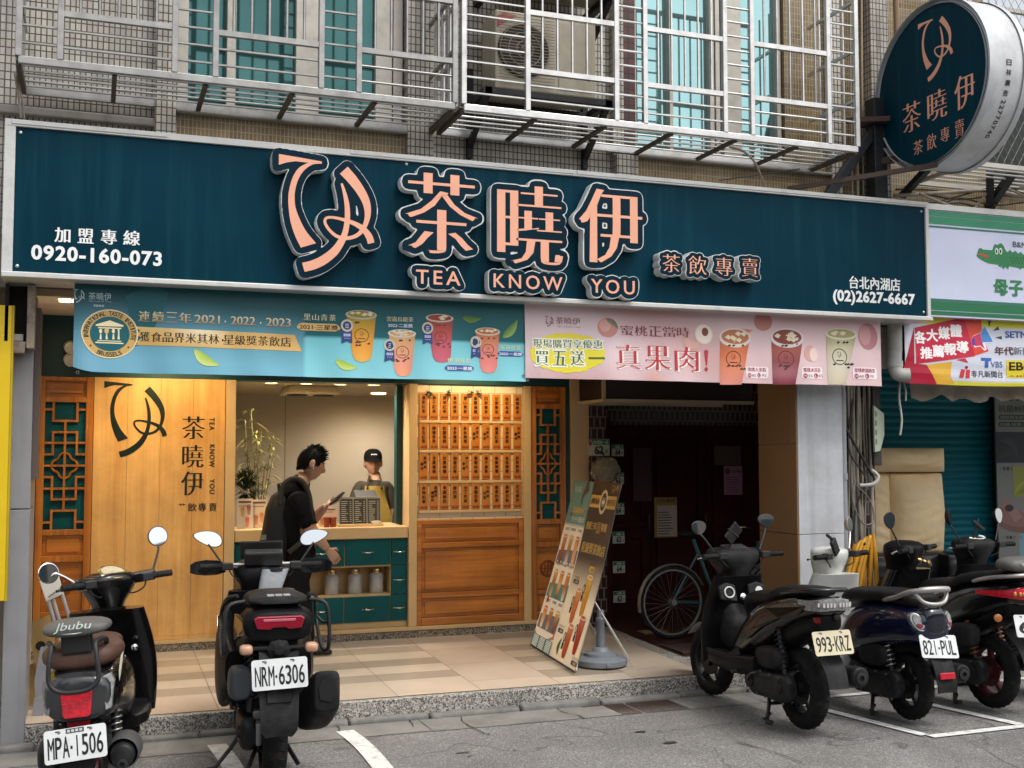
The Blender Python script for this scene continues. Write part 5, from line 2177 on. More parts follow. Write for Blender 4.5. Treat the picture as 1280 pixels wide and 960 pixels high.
a.cup((860,120,1060,186),(868,985,488),['#a9a06a','#c4bda0','#d2c9b4','#c9bda0'],'#d9d3bd',line='#2a2622',skew=1)
a.E(1140,170,66,74,'#bd7f84',1.4)
a.E(1120,160,40,56,'#cf9a99',1.6)
a.E(752,280,40,46,'#d3a39b',1.5)
a.E(775,290,26,40,'#ead0c6',1.7)
for l,r,tx,m,lg in((328,482,'蜜桃大果粒','85','95'),(692,832,'蜜桃冰淇茶','55','65'),(1030,1196,'蜜桃奶霜綠茶','60','70')):
 k=(l-328)*.012
 a.rrect(*a.bx(l,368+k,r,446+k),.02,'#efe2e4',2.2)
 a.T(tx,l+12,374+k,r-14,402+k,'#a34d56',3,.04,0)
 for x,ch,pr in((l+24,'M',m),(l+94,'L',lg)):
  a.E(x,426+k,14,14,'#a83a44',2.6)
  a.T(ch,x-6,419+k,x+6,434+k,'#f2e6e6',3.1)
  a.T(pr,x+18,418+k,x+46,436+k,'#7b5a5c',3,.03)
def fn_pink(u,v,d):
 y=YB-.006+hang_wave(u,v,zt_,.018,2.0)+d
 edge=max(0.0,1-(u-xl2)/.08)
 return(u,y-.03*edge*edge*(zt_-v),v)
pk=thick_banner('banner','pink peach drinks banner with yellow burst and large red characters under the sign',base,a,fn_pink,.004,loc=((xl2+xr2)/2,YB,zb2))
mb=MB()
for px,py in((97,464),(654,470),(660,475),(1096,479)):
 p=PY(px,py,YB-.012)
 mb.torus(tuple(p),(0,1,0),.008,.0025,14,6)
obj('eyelet',mb,chrome,tb,split=True)
mb=MB()
mb.tube([(xl-.05,YB+.02,zt_-.005),(xr2+.05,YB+.02,zt_-.005)],.012,8)
obj('hanging_rail',mb,steel,pk)
# ---------------------------------------------------------------- two leaning poster stands, side by side along the walk
bl,br_=Vector((3.44,9.01,floor_z(9.0)+.02)),Vector((3.372,7.915,floor_z(7.9)+.02))
tl=PY(718,601,9.0)
tr=PY(776,604,7.93)
def stand_pt(u,v,d):
 """u along the pair (0..1), v up (0..1), d off the face"""
 p=bl.lerp(br_,u).lerp(tl.lerp(tr,u),v)
 nrm=(br_-bl).cross(tl-bl).normalized()
 bow=-.02*math.sin(math.pi*v)
 return p+nrm*(d+bow)
_n=(br_-bl).cross(tl-bl).normalized()
SG=1 if _n.x<0 else-1
def gridrect(a,u0,v0,u1,v1,colf,nx=8,ny=24,layer=0):
 vs=[(u0+(u1-u0)*i/nx,v0+(v1-v0)*j/ny)for j in range(ny+1)for i in range(nx+1)]
 fs=[(j*(nx+1)+i,j*(nx+1)+i+1,(j+1)*(nx+1)+i+1,(j+1)*(nx+1)+i)for j in range(ny)for i in range(nx)]
 a._add(vs,fs,[colf((p[0]-u0)/(u1-u0),(p[1]-v0)/(v1-v0))for p in vs],layer)
def cup_uv(a,u,v0,v1,wt,wb,cols,lid='#e8ddcc',layer=3):
 n=8
 vs,cs=[],[]
 for i in range(n+1):
  t=i/n
  w=(wb+(wt-wb)*t)/2
  if i==0:
   w*=.7
  f=(1-t)*(len(cols)-1)
  k=min(int(f),len(cols)-2)
  c=mixc(cols[k],cols[k+1],f-k)
  vs+=[(u-w,v0+(v1-v0)*t),(u+w,v0+(v1-v0)*t)]
  cs+=[c,c]
 a._add(vs,[(2*i,2*i+1,2*i+3,2*i+2)for i in range(n)],cs,layer)
 a.ell(u,v1,wt*.56,wt*.13,lid,layer+.5,20)
 a.ell(u,v1+.001,wt*.44,wt*.085,cols[0],layer+.8,16)
t1=thing('poster_stand','leaning poster stand printed teal on top with nine drink pictures and a green price list','poster stand',(3.5,8.74,floor_z(8.7)),group='leaning poster stands')
t2=thing('poster_stand','leaning poster stand fading from black to cream with gold band and four tall drinks','poster stand',(3.5,8.2,floor_z(8.2)),group='leaning poster stands')
um=.455
base=Art()
gridrect(base,0.0,0.0,um-.004,1.0,lambda s,t:lin('#5f8f86')if t>.74 else lin('#eee4d0'),8,40)
a=Art()
a.text('伊頂 極茶',.06,.93,.22,.965,'#c8d4c4',2)
a.stroke([(.36,.985),(.30,.94),(.27,.90),(.30,.86)],[.10,.05,.03,.005],'#4a4136',1)
a.text('粉圓伊布丁',.14,.80,.44,.845,'#c9a95a',2,.06)
a.text('仟仟獲利',.14,.755,.42,.79,'#d5d9cc',2,.03)
a.ell(.10,.80,.018,.012,'#a53a2c',2)
for r_,(vb,vt)in enumerate(((.50,.70),(.30,.49),(.115,.27))):
 bgc=('#6b7288','#4f877f','#66707f')[r_]
 a.poly([(.02,vb),(.44,vb),(.44,vb+.10),(.02,vb+.08)],bgc,1)
 for k in range(3):
  u=.10+k*.14
  a.rrect(u-.05,vt-.01,u+.05,vt+.03,.008,'#ece4d2',2)
  a.text('百香紅茶 鮮奶拿鐵 多多綠茶 冬瓜檸檬'.split()[(k+r_)%4],u-.045,vt+.002,u+.045,vt+.02,'#3a342c',3,.03)
  cup_uv(a,u,vb+.005,vt-.03,.085,.055,[['#c98f4a','#b3622f'],['#d8b06a','#9c6a3a'],['#c3743c','#d9a262']][(k+r_)%3]+[['#7a3a28','#d8b577','#e3d2b2'][(k*2+r_)%3]])
a.ell(.08,.285,.02,.022,'#b02a2a',3)
a.poly([(0.0,.10),(.06,.075),(.28,.07),(.40,.10),(.44,.14),(.44,.09),(0.0,.0)],'#b08a72',1.5)
a.rect(0.0,.0,.44,.075,'#1f5a58',2.2)
for i in range(8):
 v=.008+i*.0083
 for k in range(3):
  a.rect(.02+k*.145,v,.02+k*.145+.12,v+.0048,'#e6efe6',3)
SB=lambda u,v,d:stand_pt(u,v,SG*d)
def build_stand(t,base,art,ua,ub,label_edge):
 base.build('sheet',t,lambda u,v,l:SB(u,v,0),banner_cloth)
 b=Art()
 b.v,b.f,b.c=list(base.v),list(base.f),[lin('#d8d4c8')]*len(base.v)
 b.build('backing',t,lambda u,v,l:SB(u,v,-.006),banner_cloth)
 art.build('printed_artwork',t,lambda u,v,l:SB(u,v,.001+.0008*l),banner_cloth,cut=.06)
 m=MB()
 pole=mat('stand_pole','#b5b2aa',.35,metal=.6,var=.1)
 pb=[SB(ua,v,-.012)for v in(0,.5,1)]+[SB(ub,v,-.012)for v in(0,.5,1)]
 mid=SB((ua+ub)/2,.48,-.05)
 for q in(SB(ua,.01,-.008),SB(ub,.01,-.008),SB(ua,.99,-.008),SB(ub,.99,-.008)):
  m.tube([mid,(mid+q)/2+Vector((.012,0,0)),q],.005,6)
 for k in(0,1):
  um_=ua+(ub-ua)*(.15+.7*k)
  f=Vector((SB(um_,0,0).x+.62-.1*k,SB(um_,0,0).y,0))
  f.z=floor_z(f.y)+.012
  m.tube([SB((ua+ub)/2,.42,-.03),f],.006,6)
 obj('cross_frame',m,pole,t,smooth=60)
 m=MB()
 m.bar(SB(ua+.005,.001,-.004),SB(ub-.005,.001,-.004),.014)
 obj('bottom_rail',m,black_pl,t)
build_stand(t1,base,a,0.0,um-.004,None)
base=Art()
def dk(s,t):
 if t>.56:
  return mixc('#4a443a','#2a2620',(t-.56)/.44+.15*math.sin(s*4))
 return mixc('#f2e2c4','#5a5246',max(0,(t-.34)/.22))
gridrect(base,um,0,1.0,1.0,dk,8,40)
a=Art()
U=lambda s:um+(1-um)*s
emblem(a,U(.74),.945,.04,'#c9a862',2,.07)
a.text('茶曉伊',U(.88),.955,U(.98),.985,'#c9a862',2)
a.rect(U(.02),.855,U(.98),.925,'#d2ac5c',1.5,8,1)
a.ell(U(.52),.89,.075,.068,'#e3cf9c',2,28)
a.ell(U(.52),.89,.052,.05,'#2c2a26',2.4,28)
a.rrect(U(.46),.862,U(.58),.915,.012,'#8e8a80',2.8)
a.rect(U(.47),.878,U(.57),.898,'#d9d6cc',3)
a.text('國際風味',U(.06),.872,U(.38),.908,'#3a2a10',3,.03)
a.text('絕佳獎章',U(.66),.872,U(.96),.908,'#3a2a10',3,.03)
a.text('連續三年',U(.06),.73,U(.46),.775,'#c9a862',2,.03)
for i,y in enumerate(('2021','2022','2023')):
 a.text(y,U(.48),.762-i*.022,U(.62),.779-i*.022,'#c9a862',2,.02)
a.text('榮獲',U(.64),.73,U(.84),.775,'#c9a862',2,.03)
a.text('星級獎茶飲店',U(.08),.60,U(.95),.66,'#c9a862',2,.04)
a.text('里山青茶',U(.56),.545,U(.76),.56,'#4a3a22',2)
a.rrect(U(.56),.505,U(.76),.538,.01,'#d2ac5c',2)
a.text('三星獎',U(.59),.512,U(.73),.53,'#2a2010',3,.04)
for u,v0,v1,cols in((.68,.27,.48,['#d9b24a','#c98a2a','#d08428']),(.40,.215,.40,['#d99a62','#c06a30','#b8602a']),
      (.80,.075,.27,['#c46a4a','#a83c28','#96301f']),(.48,.03,.205,['#d2895a','#b5502a','#a8441f'])):
 cup_uv(a,U(u),v0,v1,.105,.07,cols)
 a.ell(U(u)-.07,v1-.07,.022,.028,'#2c3040',3.5,16)
 a.ell(U(u)-.07,v1-.07,.013,.018,'#c9c2ae',3.8,16)
 a.rect(U(u)-.085,v1-.135,U(u)-.055,v1-.10,'#2c3040',3.4)
for u,v,st in((.20,.435,'二星獎'),(.14,.155,'一星獎'),(.90,.035,'一星獎')):
 a.rrect(U(u)-.055,v-.012,U(u)+.055,v+.012,.01,'#2e241c',2)
 a.text(st,U(u)-.04,v-.008,U(u)+.04,v+.007,'#e9dcc0',3,.04)
 a.text('雲霧烏龍 伊頂紅茶 茉莉紅茶'.split()[0 if u==.2 else(1 if u==.9 else 2)],U(u)-.055,v+.018,U(u)+.055,v+.032,'#8a7350',2)
a.stroke([(U(.26),.03),(U(.22),.07),(U(.26),.12)],[.004,.05,.004],'#4a5a2c',2)
build_stand(t2,base,a,um,1.0,None)
# grey umbrella foot behind the stands
p=Vector((3.70,8.17,floor_z(8.17)))
grey_pl=mat('grey_plastic_base','#777d83',.5,var=.08,dirt=.3,dscale=6)
t=thing('umbrella_base','grey plastic umbrella base with short upright tube behind the poster stands','umbrella base',p)
mb=MB()
mb.lathe([(.18,0),(.205,.012),(.205,.05),(.19,.065),(.13,.075),(.125,.095),(.07,.11),(.06,.13),(.045,.14),(.001,.14)],p,n=36)
obj('foot',mb,grey_pl,t,smooth=40)
mb=MB()
mb.lathe([(.034,.12),(.032,.33),(.036,.335),(.036,.36),(.028,.365),(.026,.42),(.001,.42)],p,n=24)
obj('tube',mb,grey_pl,t,smooth=40)
mb=MB()
mb.lathe([(.018,0),(.018,.012),(.008,.016)],p+Vector((-.03,-.204,.03)),(0,-1,0),14)
obj('knob',mb,grey_pl,t)
# ---------------------------------------------------------------- house number plates and notices in the hall
num_w=mat('enamel_plate_white','#b9bcae',.4,var=.05,dirt=.25)
def number_plate(l,t_,r,b,Y,no,label):
 x0,z0,x1,z1=fbox(l,t_,r,b,Y)
 th=thing('house_number_plate',label,'number plate',((x0+x1)/2,Y,z0),group='green and white house number plates')
 mb=MB()
 mb.box(x0,x1,Y-.008,Y,z0,z1)
 obj('plate',mb,num_w,th,bevel=.003)
 a=Art()
 w,h=x1-x0,z1-z0
 a.rect(x0+w*.02,z0+h*.66,x1-w*.02,z1-h*.03,'#1d6a3c',1)
 a.text('內湖路一段',x0+w*.28,z0+h*.70,x1-w*.06,z1-h*.08,'#c9d4c4',2,.02)
 a.text(no,x0+w*.32,z0+h*.1,x0+w*.7,z0+h*.58,'#14201a',2,.05,.03)
 a.text('號',x0+w*.78,z0+h*.16,x0+w*.92,z0+h*.4,'#14201a',2)
 return th,a,(x0,z0,w,h)
th,a,(x0,z0,w,h)=number_plate(734,549,761.5,570,9.69,'62','larger house number plate reading 62 with red flower seal on the tiled column')
a.ell(x0+w*.12,z0+h*.74,w*.11,h*.2,'#c9b8a0',2.2,10)
a.ell(x0+w*.12,z0+h*.74,w*.08,h*.15,'#a8322c',2.6,10)
a.build('lettering',th,lambda u,v,l:(u,9.681-.0006*l,v))
nps=[(556,'64','topmost, beside the larger plate'),(591,'62','behind the plastic bag'),(629,'64','third from the top'),(665,'62','fourth from the top'),(702,'64','second from the bottom'),(739,'62','lowest one')]
for y,no,wh in nps:
 k=(y-556)*.01
 th,a,_=number_plate(764+k,y,779+k,y+14.5,9.945,no,'small house number plate on the dark jamb, '+wh)
 a.build('lettering',th,lambda u,v,l:(u,9.936-.0006*l,v))
def notice(l,t_,r,b,Y,bgc,label,lines,head=None,name='notice'):
 x0,z0,x1,z1=fbox(l,t_,r,b,Y)
 th=thing(name,label,'notice',((x0+x1)/2,Y,z0))
 mb=MB()
 mb.box(x0,x1,Y-.002,Y,z0,z1)
 obj('sheet',mb,mat('paper_'+bgc.strip('#'),bgc,.6,var=.05),th)
 a=Art()
 w,h=x1-x0,z1-z0
 head and head(a,x0,z0,w,h)
 rr=random.Random(int(l))
 for i in range(lines):
  v=z0+h*(.08+.6*i/lines)
  a.rect(x0+w*.15,v,x0+w*rr.uniform(.6,.85),v+h*.022,'#4a3a3a',1)
 a.build('printed_artwork',th,lambda u,v,l:(u,Y-.0028-.0004*l,v))
def h_y(a,x0,z0,w,h):
 a.text('公告事項',x0+w*.1,z0+h*.87,x0+w*.9,z0+h*.96,'#3a2c14',2,.04)
 a.rect(x0+w*.12,z0+h*.03,x0+w*.98,z0+h*.8,'#b3a294',.6)
def h_p(a,x0,z0,w,h):
 a.ell(x0+w*.2,z0+h*.82,w*.14,w*.14,'#5a2a3c',2)
 a.text('住戶通知',x0+w*.42,z0+h*.76,x0+w*.92,z0+h*.86,'#4a2a38',2,.03)
notice(817.5,622,846,672,10.5,'#9a7a2c','yellow notice with a white sheet taped on the dark red doors',9,h_y)
notice(904.5,583,927.5,619,10.5,'#a0708c','pink notice taped on the dark red door beside the pillar',7,h_p)
notice(791,560,814,627,10.5,'#3c2220','torn remains of an old dark poster on the door',0)
notice(893,558,926,582,10.5,'#55423a','torn old bill above the pink notice',0)
# beige edged box sign lying flat under the arcade ceiling behind the pink banner
t=thing('hanging_box_sign','dark brown box sign with beige edge hung low over the hall entrance','sign',(5.2,9.2,2.3))
p0,p1=PY(756,501,9.0),PY(905,486,9.0)
mb=MB()
mb.box(p0.x,p1.x+.3,9.02,9.55,p0.z+.02,p0.z+.32)
obj('box',mb,mat('dark_brown_sign',(.02,.012,.009),.5,var=.1),t)
mb=MB()
for y in(9.0,9.55):
 mb.bar((p0.x-.01,y,p0.z),(p1.x+.3,y,p0.z),.03)
mb.bar((p0.x-.01,9.0,p0.z+.0),(p0.x-.01,9.55,p0.z),.028)
mb.bar((p0.x-.01,9.0,p0.z+.0),(p0.x-.01,9.0,p0.z+.35),.026)
obj('edge_trim',mb,mat('beige_trim','#a8987e',.5,var=.1),t)
# ---------------------------------------------------------------- neighbour's lit board with the crocodile
YN=7.42
x0,x1=6.05,10.5
zt3,zb3=PY(1165,263.5,YN).z,PY(1165,396.5,YN).z
t=thing('neighbour_sign','pale blue and green shop board with a green crocodile emblem beside the round sign','sign',(8,YN+.1,zb3))
mb=MB()
mb.box(x0,x1,YN,YN+.22,zb3,zt3)
obj('board',mb,mat('pale_blue_board','#c6cbe2',.35,var=.03),t)
mb=MB()
mb.box(x0,x1,YN-.012,YN+.22,zt3+.001,zt3+.05)
obj('frame',mb,sign_white,t,bevel=.004)
a=PArt(YN,1150,230,5.646)
ln=lambda y:a.q(120,y)[1]
for ya,yb_,col in((198,232,'#2f8561'),(236,289,'#2f8561'),(302,314,'#2c6f5c'),(815,836,'#2c6f5c'),(838,896,'#1d6a44'),(902,930,'#1d6a44')):
 a.rect(x0+.001,ln(yb_),x1-.001,ln(ya),col,1)
g_='#2c7a4a'
up=[(400,512),(415,462),(432,458),(442,470),(512,475),(520,445),(530,428),(545,440),(560,428),(572,424),(590,440),(605,478),(620,490),(636,470),(650,492),(676,478),(690,500),(712,486),(728,506),(752,494),(770,514),(796,505),(830,530),(900,560),(1000,590)]
dn=[(405,520),(440,545),(490,568),(555,576),(560,598),(575,585),(592,612),(600,590),(626,612),(628,586),(700,600),(708,615),(720,600),(770,604),(780,640),(800,604),(860,612),(1000,600)]
import itertools
n=40
def resample(pts,n):
 P=[Vector(p)for p in pts]
 d=[0]
 for i in range(1,len(P)):
  d.append(P[i].x)
 xs=[P[0].x+(P[-1].x-P[0].x)*k/n for k in range(n+1)]
 out=[]
 for x in xs:
  for i in range(len(P)-1):
   if P[i].x<=x<=P[i+1].x or i==len(P)-2:
    t_=0 if P[i+1].x==P[i].x else(x-P[i].x)/(P[i+1].x-P[i].x)
    out.append((x,P[i].y+(P[i+1].y-P[i].y)*min(max(t_,0),1)))
    break
 return out
ru,rd=resample(up,90),resample(dn,90)
a._add([a.q(*p)for pr in zip(ru,rd)for p in pr],[(2*i,2*i+1,2*i+3,2*i+2)for i in range(90)],g_,1)
for x in(541,569):
 a.E(x,482,11,18,'#e9ece6',2)
 a.E(x-1,483,6,12,'#10241a',2.6)
a.stroke([a.q(412,500),a.q(440,507),a.q(462,518),a.q(490,518)],[.004,.022,.02,.006],'#b5473c',2)
rr=random.Random(3)
for i in range(14):
 a.E(640+(i%5)*22+(i//5)*8,530+(i//5)*17,4,5,'#174a2c',2,8)
a.T('B&M',656,417,752,457,'#2a3a34',2,.01)
for i,ch in enumerate('母子鱷魚'):
 a.T(ch,525+i*108,684+i*8,615+i*108,790+i*8,g_,2,.055,.04)
a.build('lettering',t,lambda u,v,l:(u,YN-.002-.0008*l,v))
# neighbour's cloth banner below it
YM=7.5
base=Art()
xa,xb=PY(1131,440,YM).x,10.4
zt4,zb4=PY(1200,397,YM).z,PY(1200,482,YM).z
def nb(u,v):
 if v>.86 or v<.06:
  return lin('#d3c936')
 return lin('#c9ccd8')
cloth_base(base,xa,xb,zb4,zt4,nb,60,26)
a=PArt(YM,1080,390,6.4)
a.Pg([(285,580),(400,130),(400,420),(500,430),(580,585)],'#a3122f',1)
a.Pg([(500,430),(700,400),(685,520),(720,578),(580,584)],'#d8a83a',1.1)
a.Pg([(405,135),(800,42),(880,355),(415,425)],'#bf2440',1.6)
a.Pg([(800,42),(935,42),(945,200),(990,315),(870,352)],'#d94a33',1.5)
a.Pg([(735,385),(800,370),(822,408)],'#bf2440',1.4)
for i,ch in enumerate('各大媒體'):
 a.T(ch,405+i*95,165-i*20,490+i*95,258-i*20,'#f0ecec',3,.05,.04)
for i,ch in enumerate('推薦報導'):
 a.T(ch,450+i*96,290-i*18,538+i*96,380-i*18,'#f0ecec',3,.05,.04)
a.Pg([(848,232),(870,190),(930,165),(958,105),(1038,245),(965,250),(975,300),(955,312),(925,275),(880,285)],'#dfe2ee',2)
a.Pg([(930,168),(960,112),(1030,240),(940,245)],'#4a86c4',2.4)
a.Pg([(868,195),(928,168),(940,245),(960,300),(925,270),(885,275)],'#c03a5c',2.3)
a.Pg([(850,228),(870,195),(890,272),(862,265)],'#6a3a98',2.5)
for pts in([(990,62),(1020,68),(998,122)],[(1030,152),(1070,115),(1082,145)],[(1048,205),(1100,195),(1100,222)]):
 a.Pg(pts,'#3c434c',2)
a.T('SETN',1130,162,1300,212,'#2b4f92',3,.05,.03)
a.T('年代',1042,282,1190,346,'#5a2c34',3,.05,.02)
a.T('新聞',1192,288,1330,350,'#6b6a72',3,.02,0)
a.Pg([(928,366),(1012,370),(1010,392),(985,392),(982,446),(955,446),(957,390),(926,390)],'#2b5fae',3)
a.T('VBS',1003,398,1102,446,'#2b4f92',3,.0)
a.Pg([(770,458),(800,462),(782,528),(750,526)],'#c0252c',3)
a.Pg([(808,462),(838,464),(828,530),(796,528)],'#c0252c',3)
a.E(810,444,12,9,'#8a2a20',3)
a.T('非凡新聞台',845,472,1106,526,'#2a2a30',3,.02,.0)
a.rect(*[a.bx(1135,394,1400,536)[i]for i in(0,1,2,3)],'#d8c22e',2)
a.T('EBC',1158,410,1340,474,'#1c1c14',3,.06,.04)
a.T('東森財經',1150,488,1380,530,'#1c1c14',3,.02)
a.E(880,57,10,9,'#c9c9c9',4)
def fn_nb(u,v,d):
 dd=zt4-v
 y=YM+.012*math.sin(v*46+u*2.2)*max(0,.35-abs(v-zb4))+hang_wave(u,v,zt4,.008,1.0)+d
 return(u,y,v-.008*math.sin(u*3.0))
thick_banner('banner','yellow edged media banner with red speech bubble and megaphone below the crocodile board',base,a,fn_nb,.004,loc=(8,YM,zb4))
# shoe poster standing at the shutter's edge
YP=9.55
x0,z0,_,z1=fbox(1246,494,1280,698,YP)
x1=x0+.75
t=thing('shoe_poster','tall grey poster of sandals and shoes standing by the teal shutter','poster',(x0+.4,YP,.3))
mb=MB()
mb.box(x0,x1,YP,YP+.02,z0-.5,z1)
obj('sheet',mb,mat('poster_grey','#7f827f',.5,var=.04),t)
a=PArt(YP,1225,490,4.563)
a.T('母子鱷魚',147,28,330,58,'#20382c',2,.05,.03)
a.T('抗菌蚵殼',104,82,280,122,'#23402f',2,.02)
for y,s in((137,'環保再生紗材質'),(177,'抗菌 抗臭 透氣')):
 a.rrect(*a.bx(104,y,330,y+28),.025,'#2a4a3a',1)
 a.T(s,114,y+5,300,y+23,'#8f968f',2)
a.rect(*a.bx(90,234,330,410),'#16242f',1)
a.leaf(95,380,248,392,.25,'#1f2326','#2c3236',2)
a.leaf(110,280,215,385,.3,'#20282b','#3a4446',2.3)
for i,c_ in enumerate(('#6d7f86','#2f3a40','#15181a','#6a665f')):
 a.rect(*a.bx(110+i*20,434,124+i*20,452),c_,2)
a.rect(*a.bx(188,430,330,604),'#8d9440',1.4)
a.leaf(195,590,330,560,.2,'#a9b04a','#737a2c',2)
a.text('輕量 防水',*a.bx(112,480,180,500),'#9a9c96',2)
for p_ in([(108,742),(110,690),(118,640),(150,622),(170,660),(240,690),(330,720),(330,800),(200,792),(130,772)],):
 a.Pg(p_,'#8f6a64',2)
a.Pg([(112,648),(158,606),(166,640),(120,672)],'#9c7870',2.4)
a.Pg([(160,690),(205,668),(240,720),(196,750)],'#a07c74',2.4)
a.E(165,668,24,16,'#3a2926',2.5)
a.stroke([a.q(108,755),a.q(180,785),a.q(330,800)],[.05,.06,.06],'#7d5a55',2.6)
for i,c_ in enumerate(('#7a7773','#4d4a48','#1d1b1c','#6a6874','#9a8a3a','#5a8aa0')):
 a.rect(*a.bx(128+i*19,826,142+i*19,844),c_,2)
a.rect(*a.bx(222,812,330,980),'#7aa0ac',1.2)
a.build('printed_artwork',t,lambda u,v,l:(u,YP-.001-.0006*l,v))
# yellow board of the shop on the other side
t=thing('yellow_sign','bright yellow upright sign board beyond the grey pillar','sign',(-.75,7.5,1.1))
mb=MB()
xe=PY(9.5,600,7.45).x
mb.box(-1.6,xe,7.45,7.52,PY(4,750,7.45).z,PY(4,380,7.45).z)
obj('board',mb,mat('yellow_acrylic','#d9b81c',.35,var=.04),t,bevel=.004)
mb=MB()
mb.box(xe+.0005,xe+.012,7.448,7.525,PY(4,750,7.45).z,PY(4,380,7.45).z)
mb.box(-1.6,-.9,7.5,7.6,.1,2.9)
obj('frame',mb,mat('yellow_edge','#b3971c',.4),t)
# ================================================================ people
skin_m=mat('skin',(0.46,0.26,0.17),0.5,var=0.06,vscale=12)
hair_m=mat('black_hair',(.003,.0028,.0027),.6,var=.3,vscale=60,spec=.12)
shirt_m=mat('black_cotton',(.006,.006,.0065),.85,var=.15,vscale=20,bump=.3,bscale=40,spec=.15)
pants_m=mat('dark_trousers',(.007,.007,.008),.8,var=.15,spec=.2)
pack_m=mat('backpack_nylon',(.010,.011,.011),.6,var=.2,bump=.2,spec=.3)
olive_m=mat('olive_tee',(.045,.036,.022),.85,var=.1,bump=.2,bscale=40)
apron_m=mat('mustard_apron',(.40,.27,.05),.8,var=.08,bump=.2,bscale=60)
shoe_m=mat('black_shoe',(.012,.012,.012),.5,var=.1)
def skin_body(name,nodes,edges,mt,parent=None,sub=2,zone=None,root=0):
 """continuous surface grown round a jointed skeleton: nodes {key: (pos, rx, ry)}"""
 keys=list(nodes)
 me=bpy.data.meshes.new(name)
 me.from_pydata([nodes[k][0]for k in keys],[(keys.index(a),keys.index(b))for a,b in edges],[])
 o=bpy.data.objects.new(name,me)
 COL.objects.link(o)
 sk=o.modifiers.new('skin','SKIN')
 sk.use_smooth_shade=True
 for i,k in enumerate(keys):
  v=me.skin_vertices[0].data[i]
  v.radius=(nodes[k][1],nodes[k][2])
  v.use_root=(i==root)
 ss=o.modifiers.new('sub','SUBSURF')
 ss.levels=ss.render_levels=sub
 dg=bpy.context.evaluated_depsgraph_get()
 m2=bpy.data.meshes.new_from_object(o.evaluated_get(dg))
 bpy.data.objects.remove(o)
 m2.name=name
 m2.materials.clear()
 mts=mt if isinstance(mt,(list,tuple))else[mt]
 for m in mts:
  m2.materials.append(m)
 if zone:
  for p in m2.polygons:
   p.material_index=zone(p.center)
 m2.shade_smooth()
 o=bpy.data.objects.new(name,m2)
 COL.objects.link(o)
 if parent:
  attach(o,parent)
 return o
def head_mesh(c,s,yaw,pitch=0.0):
 """adult head: skull, brow, nose, lips, chin, ears; +Y local is the face"""
 mb=MB()
 n,m=28,22
 vs=[]
 for j in range(m+1):
  p=-math.pi/2+math.pi*j/m
  for i in range(n):
   t=2*math.pi*i/n
   x=math.cos(p)*math.sin(t)
   y=math.cos(p)*math.cos(t)
   z=math.sin(p)
   X,Y,Z=x*.078,y*.098,z*.118
   if z<0:                                   # jaw narrows, chin comes forward
    k=-z
    X*=1-.30*k
    Y=Y*(1-.22*k)+.022*k
    if y<0:
     Y+=.03*k
   if y>0.3:
    f=(y-.3)/.7
    Y-=.010*f*max(0,z)*1.2          # forehead slopes
    if abs(x)<.35 and-.42<z<.14:      # nose
     w=(1-abs(x)/.35)
     h=math.sin(math.pi*min(1,max(0,(z-.14)/-.56))**1.5)
     Y+=.026*w*w*h
    for ex in(-.36,.36):                   # eye sockets
     d=((x-ex)/.2)**2+((z-.08)/.11)**2
     if d<1:
      Y-=.011*(1-d)
    d=(x/.32)**2+((z+.52)/.09)**2   # lips
    if d<1:
     Y+=.008*(1-d)
    d=(x/.3)**2+((z+.82)/.16)**2    # chin
    if d<1:
     Y+=.008*(1-d)
    d=(x/.6)**2+((z-.2)/.08)**2     # brow
    if d<1:
     Y+=.005*(1-d)
   vs.append((X*s,Y*s,Z*s))
 fs=[]
 for j in range(m):
  for i in range(n):
   fs.append((j*n+i,j*n+(i+1)%n,(j+1)*n+(i+1)%n,(j+1)*n+i))
 mb.add(vs,fs)
 for sx_ in(-1,1):                                     # ears
  e=MB()
  e.sphere((sx_*.079*s,-.006*s,-.005*s),.012*s,.022*s,.034*s,10,8)
  mb.add(e.v,e.f)
 M=Matrix.Translation(c)@Matrix.Rotation(yaw,4,'Z')@Matrix.Rotation(pitch,4,'X')
 return mb.move(M),M
def hand(parent_mb,wrist,fwd,palm_n,s=1.0,curl=.6,right=True):
 """palm with four unequal bent fingers and a thumb leaving its side, added to a mesh"""
 f,nrm=Vector(fwd).normalized(),Vector(palm_n).normalized()
 side=f.cross(nrm).normalized()*(1 if right else-1)
 w=Vector(wrist)
 rings=[]
 for t,hw,hh in((-.01,.024,.017),(.02,.034,.015),(.055,.040,.014),(.085,.040,.012),(.093,.032,.009)):
  rings.append([w+f*t*s+(side*math.cos(a)*hw+nrm*math.sin(a)*hh)*s for a in[2*math.pi*k/12 for k in range(12)]])
 parent_mb.loft(rings)
 for k,(off,ln)in enumerate(((.029,.066),(.010,.074),(-.010,.069),(-.029,.054))):
  p=w+(f*.085+side*off)*s
  pts,d,a=[p-f*.02*s],f.copy(),0
  for j in range(3):
   a=curl*(.55+.35*j)
   d=(f*math.cos(a)+nrm*math.sin(a)).normalized()
   pts.append(p.copy())
   p=p+d*ln*s*(.45,.32,.23)[j]
  pts.append(p)
  parent_mb.tube(pts,[.0095*s,.0095*s,.0088*s,.008*s,.0058*s],8)
 p=w+(f*.022+side*.030)*s
 d=(f*.6+side*.7+nrm*.35).normalized()
 d2=(f*.8+side*.15+nrm*.5).normalized()
 parent_mb.tube([p-side*.015*s,p,p+d*.036*s,p+d*.036*s+d2*.03*s],[.012*s,.0125*s,.0105*s,.007*s],8)
